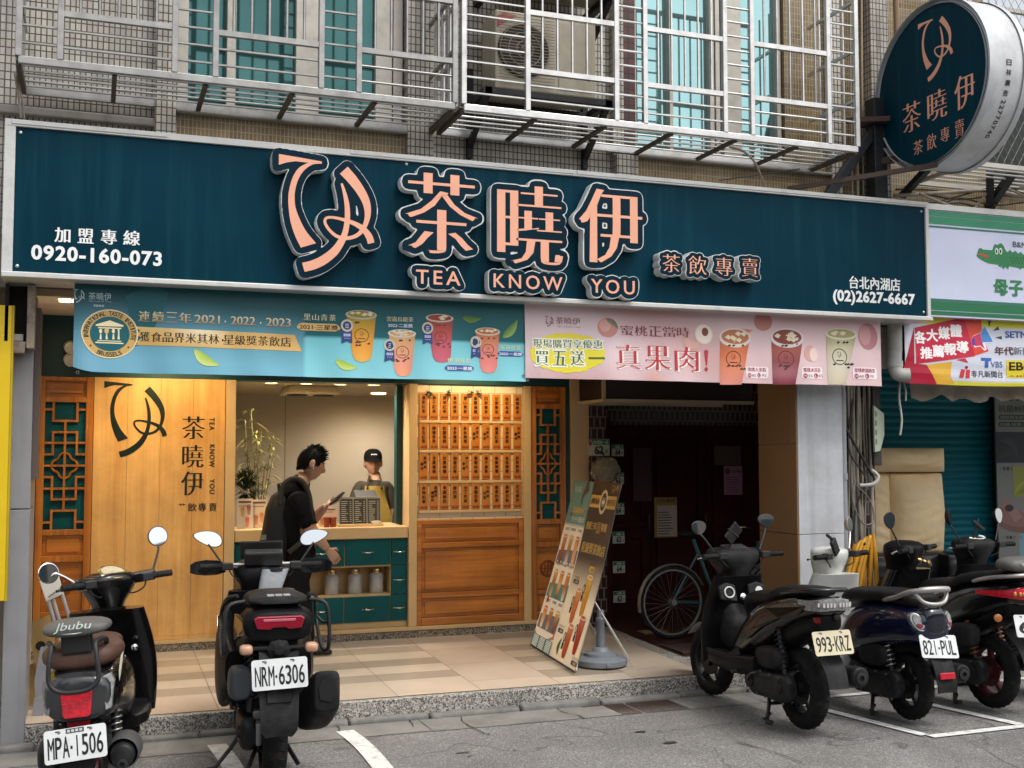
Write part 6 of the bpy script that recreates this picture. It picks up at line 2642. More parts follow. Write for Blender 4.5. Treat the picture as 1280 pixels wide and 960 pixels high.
# -------- customer: side on, looking down at a phone, backpack on
CX,CY=1.64,9.30
fz=floor_z(CY)
hc=PY(389,578,CY)
px=lambda x,y,Y=CY:PY(x,y,Y)
cu=thing('person','customer in black T-shirt and trousers with backpack, looking down at a phone by the counter','person',(CX,CY,fz))
hip,chest,neck=px(368,714),px(371,648),px(374,602)
N={
 'hip':(hip,.135,.15),'waist':(px(374,688),.145,.16),'chest':(chest,.145,.18),'sho':(px(369,618),.115,.165),'neck':(px(375,603),.075,.08),'nk2':(px(383,590),.068,.07),
 'rs':(px(373,619,CY-.18),.085,.085),'re':(px(384,655,CY-.22),.06,.06),'rf':(px(396,671,CY-.2),.05,.05),'rw':(px(410,687,CY-.17),.03,.03),
 'ls':(px(374,622,CY+.17),.08,.08),'le':(px(386,655,CY+.16),.058,.058),'lf':(px(399,640,CY+.05),.043,.043),'lw':(px(408,631,CY-.02),.029,.029),
 'rh':(hip+Vector((0,-.09,-.06)),.105,.105),'rk':(px(378,755,CY-.1),.078,.078),'ra':(px(385,800,CY-.1),.058,.058),
 'lh':(hip+Vector((0,.09,-.06)),.105,.105),'lk':(px(366,757,CY+.12),.078,.078),'la':(px(362,800,CY+.12),.058,.058),
}
N['ra']=(Vector((N['ra'][0].x,N['ra'][0].y,fz+.09)),.06,.06)
N['la']=(Vector((N['la'][0].x,N['la'][0].y,fz+.09)),.06,.06)
E_=[('hip','waist'),('waist','chest'),('chest','sho'),('sho','neck'),('neck','nk2'),('chest','rs'),('rs','re'),('re','rf'),('rf','rw'),('chest','ls'),('ls','le'),('le','lf'),('lf','lw'),
      ('hip','rh'),('rh','rk'),('rk','ra'),('hip','lh'),('lh','lk'),('lk','la')]
elb,wr=N['re'][0],N['rw'][0]
lel,lwr=N['le'][0],N['lw'][0]
def zone(p):
 p=Vector(p)
 if p.z<hip.z+.02:
  d=wr-elb
  k=min(max((p-elb).dot(d)/d.length_squared,0),1)
  return 0 if(p-elb-d*k).length<.07 and k>.3 else 2
 if p.z>N['neck'][0].z-.012 and abs(p.y-CY)<.13 and p.x>px(372,600).x-(p.z-N['neck'][0].z)*.2:
  return 0
 for a_,b_,f in((elb,wr,-.012),(lel,lwr,.02)):
  d=(b_-a_)
  t_=(p-a_).dot(d)/d.length_squared
  if t_>f and(p-a_-d*min(max(t_,0),1)).length<.085:
   return 0
 return 1
body=skin_body('body',N,E_,[skin_m,shirt_m,pants_m],cu,2,zone)
hm,HM=head_mesh(hc+Vector((0,0,-.004)),1.1,R(-90),R(-20))
obj('head',hm,skin_m,cu,smooth=80)
mb=MB()
rr=random.Random(8)
def hair_cap(HM,s,lowback,lowfront,puff,mb):
 n,m=28,12
 rings=[]
 for j in range(m+1):
  ring=[]
  for i in range(n):
   t=2*math.pi*i/n
   fr=(math.cos(t)+1)/2            # 1 at the face
   low=lowback+(lowfront-lowback)*(fr**1.4)
   if .35<fr<.8:
    low+=.02 if fr>.5 else 0
   p=low+(math.pi/2-low)*j/m
   k=1.0+puff*(1+.35*rr.random())*(.5+.5*math.sin(p))
   x,y,z=math.cos(p)*math.sin(t),math.cos(p)*math.cos(t),math.sin(p)
   ring.append(HM@Vector((x*.080*s*k,(y*.1)*s*k-.003,z*.118*s*k)))
  rings.append(ring)
 mb.loft(rings)
hair_cap(HM,1.1,R(-30),R(27),.09,mb)
for i in range(260):
 t=rr.uniform(0,6.28)
 p=rr.uniform(.5,1.5)
 d=Vector((math.cos(p)*math.sin(t),math.cos(p)*math.cos(t),math.sin(p)))
 a0=Vector((d.x*.088,d.y*.109,d.z*.132))
 tip=a0+Vector((d.x*.02,d.y*.02+.012,d.z*.026+.004))*rr.uniform(.6,1.5)
 mb.tube([HM@a0,HM@tip],[.006,.001],4)
for i in range(240):                                     # short strands round the hairline so the edge is not cut clean
 t=rr.uniform(.95,5.33)
 p=R(-30)+R(57)*((math.cos(t)+1)/2)**1.4+rr.uniform(-.12,.1)
 d=Vector((math.cos(p)*math.sin(t),math.cos(p)*math.cos(t),math.sin(p)))
 a0=Vector((d.x*.0895,d.y*.112,d.z*.134))
 mb.tube([HM@a0,HM@(a0*.985+Vector((0,-.004,-.016*rr.uniform(.4,1.3))))],[.004,.0008],4)
obj('hair',mb,hair_m,cu,smooth=70)
mb=MB()
mb.sphere(HM@Vector((.094,.004,-.014)),.007,.006,.011,8,6)
mb.tube([HM@Vector((.096,.008,-.018)),HM@Vector((.094,.013,-.042))],.003,6)
obj('earbud',mb,mat('white_plastic','#dcdcda',.3),cu)
for sx_ in(-1,1):
 mb=MB()
 mb.sphere(HM@Vector((sx_*.033,.087,.009)),.011,.008,.006,10,8)
 obj('eye',mb,mat('eye_dark',(.02,.015,.012),.2),cu)
mb=MB()
for sx_ in(-1,1):
 mb.tube([HM@Vector((sx_*.015,.100,.028)),HM@Vector((sx_*.035,.096,.034)),HM@Vector((sx_*.051,.083,.028))],[.003,.0036,.002],5)
obj('eyebrows',mb,hair_m,cu)
mb=MB()
hand(mb,wr,(wr-N['rf'][0])+Vector((.02,0,-.03)),(-.3,.9,.1),1.05,.7,True)
obj('hand',mb,skin_m,cu,smooth=70)
mb=MB()
ph=px(420,624,CY-.03)
hand(mb,lwr,(ph-lwr).normalized()+Vector((0,0,-.1)),(.2,-.25,.9),1.05,.95,False)
obj('hand',mb,skin_m,cu,smooth=70)
for k,(a_,dy)in enumerate(((N['ra'][0],0),(N['la'][0],0))):
 mb=MB()
 b0=Vector((a_.x,a_.y,fz))
 rings=[]
 for x,hw,h in((-.10,.03,.05),(-.08,.042,.09),(0,.045,.10),(.08,.048,.07),(.15,.046,.05),(.185,.02,.03)):
  rings.append([b0+Vector((x,math.cos(q)*hw,h/2+math.sin(q)*h/2+.002))for q in[2*math.pi*i/12 for i in range(12)]])
 mb.loft(rings)
 obj('shoe',mb,shoe_m,cu,smooth=60)
# sleeve hems and collar
mb=MB()
mb.torus(px(374.5,603.5),(px(383,590)-px(375,603)),.078,.012,24,8)
obj('collar',mb,shirt_m,cu,smooth=80)
mb=MB()
for a_,b_ in((N['rs'][0],N['re'][0]),):
 d=(b_-a_).normalized()
 mb.lathe([(.07,-.06),(.076,.0),(.072,.004)],b_+d*.01,d,18,cap=False)
obj('sleeve_hem',mb,shirt_m,cu,smooth=60)
ph_t=thing('phone','dark phone held out by the customer in front of the counter','phone',ph)
mb=MB()
ax=Vector((math.cos(R(38)),0,math.sin(R(38))))
mb.obox(ph+Vector((.0,-.01,.012)),ax*.078,Vector((0,.038,0)),Vector((-ax.z,0,ax.x))*.0055)
obj('case',mb,black_pl,ph_t,bevel=.004)
mb=MB()
mb.obox(ph+Vector((.0,-.01,.012))+Vector((-ax.z,0,ax.x))*.006,ax*.072,Vector((0,.034,0)),Vector((-ax.z,0,ax.x))*.0006)
obj('screen',mb,mat('phone_screen',(.02,.025,.03),.1,var=0),ph_t)
# backpack, worn: its own thing
bpk=thing('backpack','black backpack hanging on the customer with small white tag','backpack',px(345,690,CY))
rings=[]
cs=[(px(338,719),.05,.12),(px(337,714),.105,.155),(px(340,690),.115,.165),(px(345,660),.105,.16),(px(346,635),.085,.145),(px(349,619),.06,.11),(px(351,613),.02,.05)]
mb=MB()
for c_,hx,hy in cs:
 rings.append([c_+Vector((math.copysign(abs(math.cos(q))**.7,math.cos(q))*hx,math.copysign(abs(math.sin(q))**.7,math.sin(q))*hy,0))for q in[2*math.pi*i/20 for i in range(20)]])
mb.loft(rings)
obj('main_bag',mb,pack_m,bpk,smooth=50)
mb=MB()
rings=[]
for c_,hx,hy in[(px(330,712),.03,.09),(px(329,700),.05,.12),(px(331,685),.05,.12),(px(335,670),.03,.1)]:
 rings.append([c_+Vector((math.cos(q)*hx,math.sin(q)*hy,0))for q in[2*math.pi*i/14 for i in range(14)]])
mb.loft(rings)
obj('front_pocket',mb,pack_m,bpk,smooth=60)
for dy in(-.12,.12):
 mb=MB()
 P=[px(350,630,CY+dy),px(353,608,CY+dy),px(364,598,CY+dy*1.05),px(377,601,CY+dy*1.2),px(386,618,CY+dy*1.3),px(388,645,CY+dy*1.4),px(380,672,CY+dy*1.5),px(360,690,CY+dy*1.4)]
 P=smooth_line(P,None,4)
 mb.tube(P,.021,8)
 obj('strap',mb,mat('strap_webbing',(.03,.027,.017),.8),bpk,smooth=60)
mb=MB()
mb.tube([px(349,620),px(348,604),px(352,603),px(354,612)],.012,6)
obj('handle',mb,pack_m,bpk)
mb=MB()
p=px(329,671,CY-.16)
mb.obox(px(329,671,CY-.165),(.022,0,0),(0,.002,0),(0,0,.02))
obj('logo_patch',mb,mat('grey_patch','#6e6c64',.6),bpk)
# -------- assistant behind the counter, facing the street
SX,SYY=PY(467,600,10.75).x,10.75
px=lambda x,y,Y=SYY:PY(x,y,Y)
sf=thing('person','shop assistant in black cap, olive T-shirt and mustard apron standing behind the counter','person',(SX,SYY,.2))
ch=px(466,578)
N={
 'hip':(px(466,682),.14,.12),'waist':(px(466,655),.135,.11),'chest':(px(466,626),.155,.11),'sho':(px(466,607),.13,.09),'neck':(px(467.5,597),.072,.07),'nk2':(px(467.5,587),.066,.066),
 'rs':(px(449,604),.075,.07),'re':(px(440,637,SYY-.03),.055,.055),'rf':(px(441,650,SYY-.10),.046,.046),'rw':(px(450,662,SYY-.22),.03,.03),
 'ls':(px(485,604),.075,.07),'le':(px(491,637,SYY-.03),.055,.055),'lf':(px(492,650,SYY-.06),.045,.045),'lw':(px(488,667,SYY-.14),.03,.03),
 'rh':(px(459,692),.10,.10),'rk':(px(459,735),.075,.075),'ra':(Vector((px(459,735).x,SYY,.28)),.06,.06),
 'lh':(px(474,692),.10,.10),'lk':(px(474,735),.075,.075),'la':(Vector((px(474,735).x,SYY,.28)),.06,.06),
}
E2=[e for e in E_]
elb2=[(N['re'][0],N['rw'][0]),(N['le'][0],N['lw'][0])]
def zone2(p):
 p=Vector(p)
 if p.z>N['neck'][0].z-.012:
  return 0
 for a_,b_ in elb2:
  d=b_-a_
  t_=(p-a_).dot(d)/d.length_squared
  if t_>.05 and(p-a_-d*min(max(t_,0),1)).length<.08:
   return 0
 return 2 if p.z<N['hip'][0].z-.02 else 1
skin_body('body',N,E2,[skin_m,olive_m,pants_m],sf,2,zone2)
hm,HM=head_mesh(ch,1.04,R(172),R(3))
obj('head',hm,skin_m,sf,smooth=80)
mb=MB()
hair_cap(HM,1.04,R(-30),R(24),.05,mb)
obj('hair',mb,hair_m,sf,smooth=70)
mb=MB()
rings=[]
for z,k in((.028,1.09),(.05,1.11),(.085,1.05),(.113,.85),(.13,.5),(.134,.1)):
 rr_=math.sqrt(max(0,1-(z/.14)**2))
 rings.append([HM@Vector((math.sin(q)*.08*k,math.cos(q)*.1*k,z))for q in[2*math.pi*i/26 for i in range(26)]])
mb.loft(rings)
vs=[]
for i in range(13):
 q=R(-62+124*i/12)
 for rr_,z in((1.05,.034),(1.62,.012)):
  vs.append(HM@Vector((math.sin(q)*.084*(1.0 if rr_<1.3 else 1.02),math.cos(q)*.1*rr_,z)))
k=len(vs)
vs+=[v+HM.to_3x3()@Vector((0,0,-.005))for v in vs]
mb.add(vs,[(2*i,2*i+1,2*i+3,2*i+2)for i in range(12)]+[(k+2*i,k+2*i+2,k+2*i+3,k+2*i+1)for i in range(12)]+[(2*i+1,k+2*i+1,k+2*i+3,2*i+3)for i in range(12)])
cap_t=obj('cap',mb,shirt_m,sf,smooth=50)
a=Art()
for i in range(5):
 a.ell(-.024+i*.012,.010+.002*(i%2),.0048,.006,'#d8d8d8',1,10)
a.build('lettering',cap_t,lambda u,v,l:HM@Vector((-u,.116-.004*(abs(u)/.032)**2,.062+v)),None)
for sx_ in(-1,1):
 mb=MB()
 mb.sphere(HM@Vector((sx_*.029,.078,.008)),.011,.007,.006,10,8)
 obj('eye',mb,mat('eye_dark',(.02,.015,.012),.2),sf)
mb=MB()
mb.tube([HM@Vector((-.02,.088,-.062)),HM@Vector((0,.094,-.060)),HM@Vector((.02,.088,-.062))],.0045,6)
obj('lips',mb,mat('lip_tone',(.28,.12,.09),.5),sf)
for a_,b_,rt in((N['rf'][0],N['rw'][0],True),(N['lf'][0],N['lw'][0],False)):
 mb=MB()
 hand(mb,b_,b_-a_,(0,-.2,-1),1.0,.5,rt)
 obj('hand',mb,skin_m,sf,smooth=70)
mb=MB()
ap=[(455.5,607),(480,607),(481,620),(488,642),(488,690),(448,690),(448,642),(454.5,620)]
rows_=[(607,456,480),(616,455.5,480.5),(622,454,482),(634,450,486),(645,447,489),(665,446,490),(690,446,490)]
vs=[]
for y,l,r in rows_:
 for i in range(9):
  t_=i/8
  yy=SYY-.135-.04*math.sin(math.pi*t_)-(.02 if y>640 else 0)
  q=px(l+(r-l)*t_,y,yy)
  vs.append(q)
k=len(vs)
vs+=[v+Vector((0,.006,0))for v in vs]
fs=[(j*9+i,j*9+i+1,(j+1)*9+i+1,(j+1)*9+i)for j in range(len(rows_)-1)for i in range(8)]
fs+=[tuple(k+q for q in reversed(f))for f in fs]
mb.add(vs,fs)
obj('apron',mb,apron_m,sf,smooth=60)
for xx in(459,477):
 mb=MB()
 mb.tube(smooth_line([px(xx,609,SYY-.165),px(xx+(1 if xx<467 else-1)*1,600,SYY-.12),px(xx+(1 if xx<467 else-1)*3,594,SYY-.03),px(xx+(1 if xx<467 else-1)*3,595,SYY+.06)],None,4),.009,6)
 obj('apron_strap',mb,mat('apron_strap',(.05,.035,.015),.7),sf)
mb=MB()
for xx in(459,477):
 mb.lathe([(.014,0),(.012,.006)],px(xx,610,SYY-.172),(0,-1,0),14)
obj('button',mb,mat('dark_button',(.06,.03,.015),.4),sf)
# ================================================================ scooters (local axes: +Y forward, +Z up, origin under the rear axle)
gloss_black=mat('gloss_black_paint',(.004,.004,.0045),.25,var=.1,vscale=4,coat=.55,spec=.3,dirt=.10,dirtcol=(.07,.065,.06),dscale=6)
matt_black=mat('matt_black_panel',(.006,.006,.007),.45,var=.15,vscale=5,spec=.14,dirt=.18,dirtcol=(.06,.056,.05),dscale=7)
grey_plas=mat('faded_black_plastic',(.017,.017,.018),.6,spec=.16,var=.15,vscale=9,dirt=.3,dirtcol=(.09,.085,.08),dscale=8,bump=.15,bscale=200)
navy=mat('navy_gloss_paint',(.004,.007,.03),.2,var=.1,vscale=3,coat=.8,dirt=.1,dirtcol=(.05,.05,.05))
white_paint=mat('white_gloss_paint','#c9cac4',.3,var=.05,coat=.4,dirt=.2,dscale=6)
tyre_m=mat('tyre_rubber',(.009,.009,.009),.8,spec=.2,var=.2,vscale=20,dirt=.6,dirtcol=(.05,.047,.043),dscale=9)
rim_m=mat('wheel_rim_dark',(.022,.022,.023),.4,metal=.5,var=.1,dirt=.4,dirtcol=(.1,.09,.08))
rim_s=mat('wheel_rim_silver',(.30,.30,.30),.4,metal=.7,var=.1,dirt=.4)
seat_blk=mat('black_seat_vinyl',(.009,.009,.010),.5,spec=.18,var=.12,vscale=8,bump=.25,bscale=180,dirt=.25,dirtcol=(.08,.075,.07))
seat_brn=mat('brown_seat_vinyl',(.085,.042,.028),.5,var=.12,vscale=8,bump=.25,bscale=150)
pad_grey=mat('grey_backrest',(.10,.097,.09),.5,var=.08,bump=.15,bscale=160)
engine_m=mat('engine_alloy',(.11,.11,.11),.5,metal=.6,var=.2,dirt=.5,dscale=9)
engine_b=mat('engine_case_black',(.011,.012,.013),.45,spec=.3,var=.15,dirt=.3,dirtcol=(.08,.075,.07),dscale=8)
spring_m=mat('spring_steel',(.42,.41,.39),.3,metal=.8,var=.1)
silver_m=mat('silver_rail',(.42,.40,.37),.4,metal=.6,var=.08)
red_lens=mat('red_lens',(.50,.008,.022),.12,var=.35,vscale=55,coat=.6,bump=.35,bscale=150)
red_dk=mat('dark_red_reflector',(.18,.004,.008),.2,var=.1)
clear_lens=mat('clear_lens',(.20,.20,.195),.1,var=.45,vscale=45,coat=.6)
smoke_lens=mat('smoked_lens',(.05,.05,.052),.1,var=.3,vscale=30,coat=.7)
amber=mat('amber_lens',(.55,.20,.05),.15,var=.1,coat=.5)
amber_clear=mat('peach_lens',(.50,.28,.18),.15,var=.15,vscale=40,coat=.4)
mirror_m=mat('mirror_glass',(.62,.64,.65),.02,metal=1.0,var=0,rvar=0)
plate_w=mat('number_plate_white','#d6d9d8',.4,var=.04,dirt=.2,dscale=9)
plate_y=mat('number_plate_cream','#d2c8a8',.4,var=.05,dirt=.2,dscale=9)
def ring(y,cz,hw,hh,e=2.6,n=22,cx=0.0,flat=None):
 out=[]
 for k in range(n):
  a=2*math.pi*k/n
  x=math.copysign(abs(math.cos(a))**(2/e),math.cos(a))*hw
  z=math.copysign(abs(math.sin(a))**(2/e),math.sin(a))*hh
  if flat is not None and z<0:
   z*=flat
  out.append(Vector((cx+x,y,cz+z)))
 return out
def body_loft(rows,e=2.6,n=22,cx=0.0):
 """rows (y, cz, hw, hh[, cx])"""
 P=[Vector((r[0],r[1],r[2],r[3],(r[4]if len(r)>4 else cx)))if False else r for r in rows]
 m=MB()
 rr=[]
 for i in range(len(P)-1):
  for k in range(3):
   t=k/3
   q=[]
   for c in range(5):
    g=lambda j:(P[min(max(j,0),len(P)-1)]+(cx,))[c]if len(P[min(max(j,0),len(P)-1)])==4 else P[min(max(j,0),len(P)-1)][c]
    p0,p1,p2,p3=g(i-1),g(i),g(i+1),g(i+2)
    q.append(.5*(2*p1+(p2-p0)*t+(2*p0-5*p1+4*p2-p3)*t*t+(3*p1-p0-3*p2+p3)*t**3))
   rr.append(ring(q[0],q[1],max(q[2],.004),max(q[3],.004),e,n,q[4]))
 l=P[-1]
 rr.append(ring(l[0],l[1],l[2],l[3],e,n,l[4]if len(l)>4 else cx))
 m.loft(rr)
 return m
def zloft(t,name,rows,mt,M=Matrix.Identity(4),e=2.8):
 """rows (z, y, half width, half depth)"""
 m=MB()
 P=smooth_line([Vector(r)for r in rows],None,3)
 m.loft([[M@Vector((math.copysign(abs(math.cos(a))**(2/e),math.cos(a))*max(q[2],.004),q[1]+math.copysign(abs(math.sin(a))**(2/e),math.sin(a))*max(q[3],.004),q[0]))for a in[2*math.pi*k/24 for k in range(24)]]for q in P])
 return obj(name,m,mt,t,smooth=45,local=True)
def strip(mb,pts,w,th=.008,wfun=None,crown=0.0):
 """curved plate across X following a line in the YZ plane"""
 P=smooth_line([(p[0],p[1])for p in pts],None,6)
 N=len(P)
 rows=[]
 for i in range(N):
  t=(P[min(i+1,N-1)]-P[max(i-1,0)]).normalized()
  nrm=Vector((-t.y,t.x))
  ww=(w if wfun is None else w*wfun(i/(N-1)))/2
  top=[(Vector((s*ww,P[i].x+nrm.x*crown*(1-s*s),P[i].y+nrm.y*crown*(1-s*s))))for s in(-1,-.75,-.4,0,.4,.75,1)]
  bot=[v-Vector((0,nrm.x,nrm.y))*th for v in top]
  rows.append(top+bot[::-1])
 mb.loft(rows)
def wheel(t,name,y,r,w,rim,spokes=5,steer=None):
 m=MB()
 a,n=w/2,52
 prof=[]
 for k in range(15):
  p=math.pi*(k/14)*1.24-math.pi*.12
  prof.append((r-a+a*math.sin(p)*1.0,-a*math.cos(p)))
 prof=[(r-a*1.5,-a*.72)]+prof+[(r-a*1.5,a*.72)]
 m.lathe(prof,(0,y,r),(1,0,0),n,cap=False)
 # tread blocks cut as shallow diagonal ribs
 for k in range(30):
  for s in(-1,1):
   th=2*math.pi*(k+.25*(s+1))/30
   pts=[]
   for q in range(4):
    x=s*(a*.12+a*.68*q/3)
    rr=r-a+math.sqrt(max(a*a-x*x,0))+.0012
    tt=th+s*.0+.10*q/3
    pts.append(Vector((x,y+rr*math.cos(tt),r+rr*math.sin(tt))))
   m.tube(pts,[.0035,.004,.004,.0025],4)
 ty=obj(name,m,tyre_m,t,smooth=50,local=True)
 m=MB()
 R1=r-a*1.45
 m.lathe([(R1,-a*.75),(R1+.012,-a*.78),(R1+.012,a*.78),(R1,a*.75),(R1-.014,a*.5),(R1-.014,-a*.5),(R1,-a*.75)],(0,y,r),(1,0,0),40,cap=False)
 for k in range(spokes):
  th=2*math.pi*k/spokes+.3
  d=Vector((0,math.cos(th),math.sin(th)))
  q=Vector((0,-math.sin(th),math.cos(th)))
  c=Vector((0,y,r))
  m.obox(c+d*(R1*.55),d*(R1*.47),q*.016,Vector((.016,0,0)))
 m.lathe([(.04,-.05),(.045,-.03),(.045,.03),(.04,.05)],(0,y,r),(1,0,0),20)
 m.lathe([(R1*.62,-.022),(R1*.62,-.018)],(0,y,r),(1,0,0),30)
 obj('rim',m,rim,ty,smooth=40,local=True)
 return ty
def rot_about(y,ang):
 return Matrix.Translation((0,y,0))@Matrix.Rotation(ang,4,'Z')@Matrix.Translation((0,-y,0))
def number_plate_on(t,text,y,z,tilt,mt,w=.268,h=.148,roll=0.0,yaw=0.0,tag_=False):
 M=Matrix.Translation((0,y,z))@Matrix.Rotation(yaw,4,'Z')@Matrix.Rotation(roll,4,'Y')@Matrix.Rotation(tilt,4,'X')
 m=MB()
 pts=[]
 r=.014
 for cx,cz,a0 in((w/2-r,h/2-r,0),(-w/2+r,h/2-r,90),(-w/2+r,-h/2+r,180),(w/2-r,-h/2+r,270)):
  for k in range(5):
   a=R(a0+22.5*k)
   pts.append((cx+r*math.cos(a),cz+r*math.sin(a)))
 m.prism(pts,lambda u,v,d:M@Vector((u,d,v)),-.002,.002)
 p=obj('number_plate',m,mt,t,local=True)
 a=Art()
 x=-w/2+.014
 n=len(text)
 step=(w-.028)/(n-.45)
 for ch in text:
  if ch=='·' or ch=='-':
   a.rect(x+step*.08,-.012-h*.05,x+step*.38,.002-h*.05,'#15181a',1)
   x+=step*.55
  else:
   if ch in '1I':
    a.rect(x+step*.36,-h*.36,x+step*.54,h*.26,'#15181a',1)
   else:
    a.text(ch,x+step*.08,-h*.36,x+step*.92,h*.26,'#15181a',1,.012,.012)
   x+=step
 if tag_:
  a.rect(-.04,h*.34,.04,h*.48,'#33383a',1)
  for i in range(4):
   a.rect(-.034+i*.018,h*.37,-.021+i*.018,h*.45,'#b9bcbc',1.5)
 for sx in(-.05,.05):
  a.ell(sx*1.4,h*.4,.007,.007,'#6d7072',2,12)
  a.rect(sx*1.4-.016,h*.41,sx*1.4+.002,h*.45,'#25282a',1.8)
 a.build('lettering',p,lambda u,v,l:M@Vector((u,-.0026-.0004*l,v)),local=True)
 return p
def coil(mb,p0,p1,r,wire,turns):
 p0,p1=Vector(p0),Vector(p1)
 a=(p1-p0)
 u=a.orthogonal().normalized()
 w=a.normalized().cross(u)
 n=turns*12
 mb.tube([p0+a*(i/n)+(u*math.cos(2*math.pi*i/12)+w*math.sin(2*math.pi*i/12))*r for i in range(n+1)],wire,5)
def mirror(t,side,base,head,r1,r2,tilt,shape='round',M=Matrix.Identity(4),shell=None):
 """stalk, shell and glass facing the rider"""
 m=MB()
 b,h=Vector(base),Vector(head)
 m.tube([M@q for q in smooth_line([b,b.lerp(h,.45)+Vector((side*.03,.01,.03)),h+Vector((0,.012,-r2*.8))],None,5)],.0065,7)
 nrm=Vector((-side*.12+tilt,-1,.19 if shape=='leaf' else .10)).normalized()
 up=Vector((0,0,1))
 ux=nrm.cross(up).normalized()*-1
 uz=ux.cross(nrm)*-1
 if uz.z<0:
  uz=-uz
 def out(k,off):
  pts=[]
  for i in range(28):
   a=2*math.pi*i/28
   x,z=math.cos(a)*r1*k,math.sin(a)*r2*k
   if shape=='leaf':
    x,z=x,z*(1-.35*(x/r1)*side)+.25*side*x*.9
   elif shape=='egg':
    x*=1+.25*(z/r2)
   pts.append(M@(h+ux*x+uz*z+nrm*off))
  return pts
 m.loft([out(.35,-.034),out(.8,-.026),out(1.0,-.008),out(1.03,.004),out(.97,.006)])
 o=obj('mirror',m,shell or black_pl,t,smooth=50,local=True)
 g=MB()
 g.add(out(.95,.0066),[tuple(range(28))])
 obj('mirror_glass',g,mirror_m,o,local=True)
def grip_set(t,M,L,R_,lever_m,guards=False):
 m=MB()
 c=(L+R_)/2
 m.tube([M@q for q in smooth_line([L,L.lerp(c,.5)+Vector((0,.03,-.01)),c+Vector((0,.06,-.03)),R_.lerp(c,.5)+Vector((0,.03,-.01)),R_],None,4)],.012,8)
 obj('handlebar',m,black_pl,t,smooth=50,local=True)
 for E,s in((L,-1),(R_,1)):
  m=MB()
  q=E.lerp(c,.45)
  m.tube([M@v for v in smooth_line([q+Vector((0,.02,-.01)),q+Vector((-s*.03,.0,-.06)),q+Vector((-s*.09,.03,-.085)),c+Vector((s*.06,.08,-.05))],None,4)],.0045,6)
  obj('brake_cable',m,black_pl,t,smooth=60,local=True)
 for E,s in((L,-1),(R_,1)):
  m=MB()
  d=(E-c).normalized()
  a=E-d*.13
  m.tube([M@a,M@(a+d*.005),M@(E-d*.004),M@E],[.021,.018,.0175,.02],14)
  for k in range(9):
   m.torus(M@(a+d*(.014+.012*k)),M.to_3x3()@d,.018,.0018,14,4)
  obj('grip',m,grey_plas,t,smooth=40,local=True)
  m=MB()
  q=a-d*.03
  m.obox(M@q,M.to_3x3()@d*.034,M.to_3x3()@Vector((0,.026,0)),M.to_3x3()@Vector((0,0,.022)))
  m.obox(M@(q+Vector((0,.03,-.004))),M.to_3x3()@d*.02,M.to_3x3()@Vector((0,.02,0)),M.to_3x3()@Vector((0,0,.012)))
  obj('switch_box',m,black_pl,t,bevel=.006,local=True)
  m=MB()
  m.tube([M@v for v in smooth_line([q+Vector((0,.05,-.005)),q+d*.06+Vector((0,.075,-.012)),q+d*.13+Vector((0,.06,-.015)),q+d*.165+Vector((0,.055,-.016))],None,4)],[.006]*12+[.009],8)
  obj('brake_lever',m,lever_m,t,smooth=60,local=True)
  if guards:
   m=MB()
   rows=[]
   for f,yy,hh in((-.02,.02,.03),(.03,.075,.05),(.10,.085,.055),(.16,.06,.045),(.19,.0,.028)):
    o_=a+d*f+Vector((0,yy,-.006))
    rows.append([M@(o_+Vector((0,-.006,-hh))),M@(o_+Vector((0,.006,-hh*.4))),M@(o_+Vector((0,.010,hh*.4))),M@(o_+Vector((0,-.004,hh*.75))),
                             M@(o_+Vector((0,-.012,hh*.75))),M@(o_+Vector((0,-.002,0)))])
   m.loft(rows)
   obj('hand_guard',m,grey_plas,t,smooth=40,local=True)
def fender_plate(t,pts,w,mt,name='mudguard',wf=None):
 m=MB()
 strip(m,pts,w,.008,wf,.014)
 return obj(name,m,mt,t,smooth=60,local=True)
def lofted(t,name,rows,mt,e=2.6,cx=0.0,smooth=50,bevel=0,n=22):
 return obj(name,body_loft(rows,e,n,cx),mt,t,smooth=smooth,local=True,bevel=bevel)
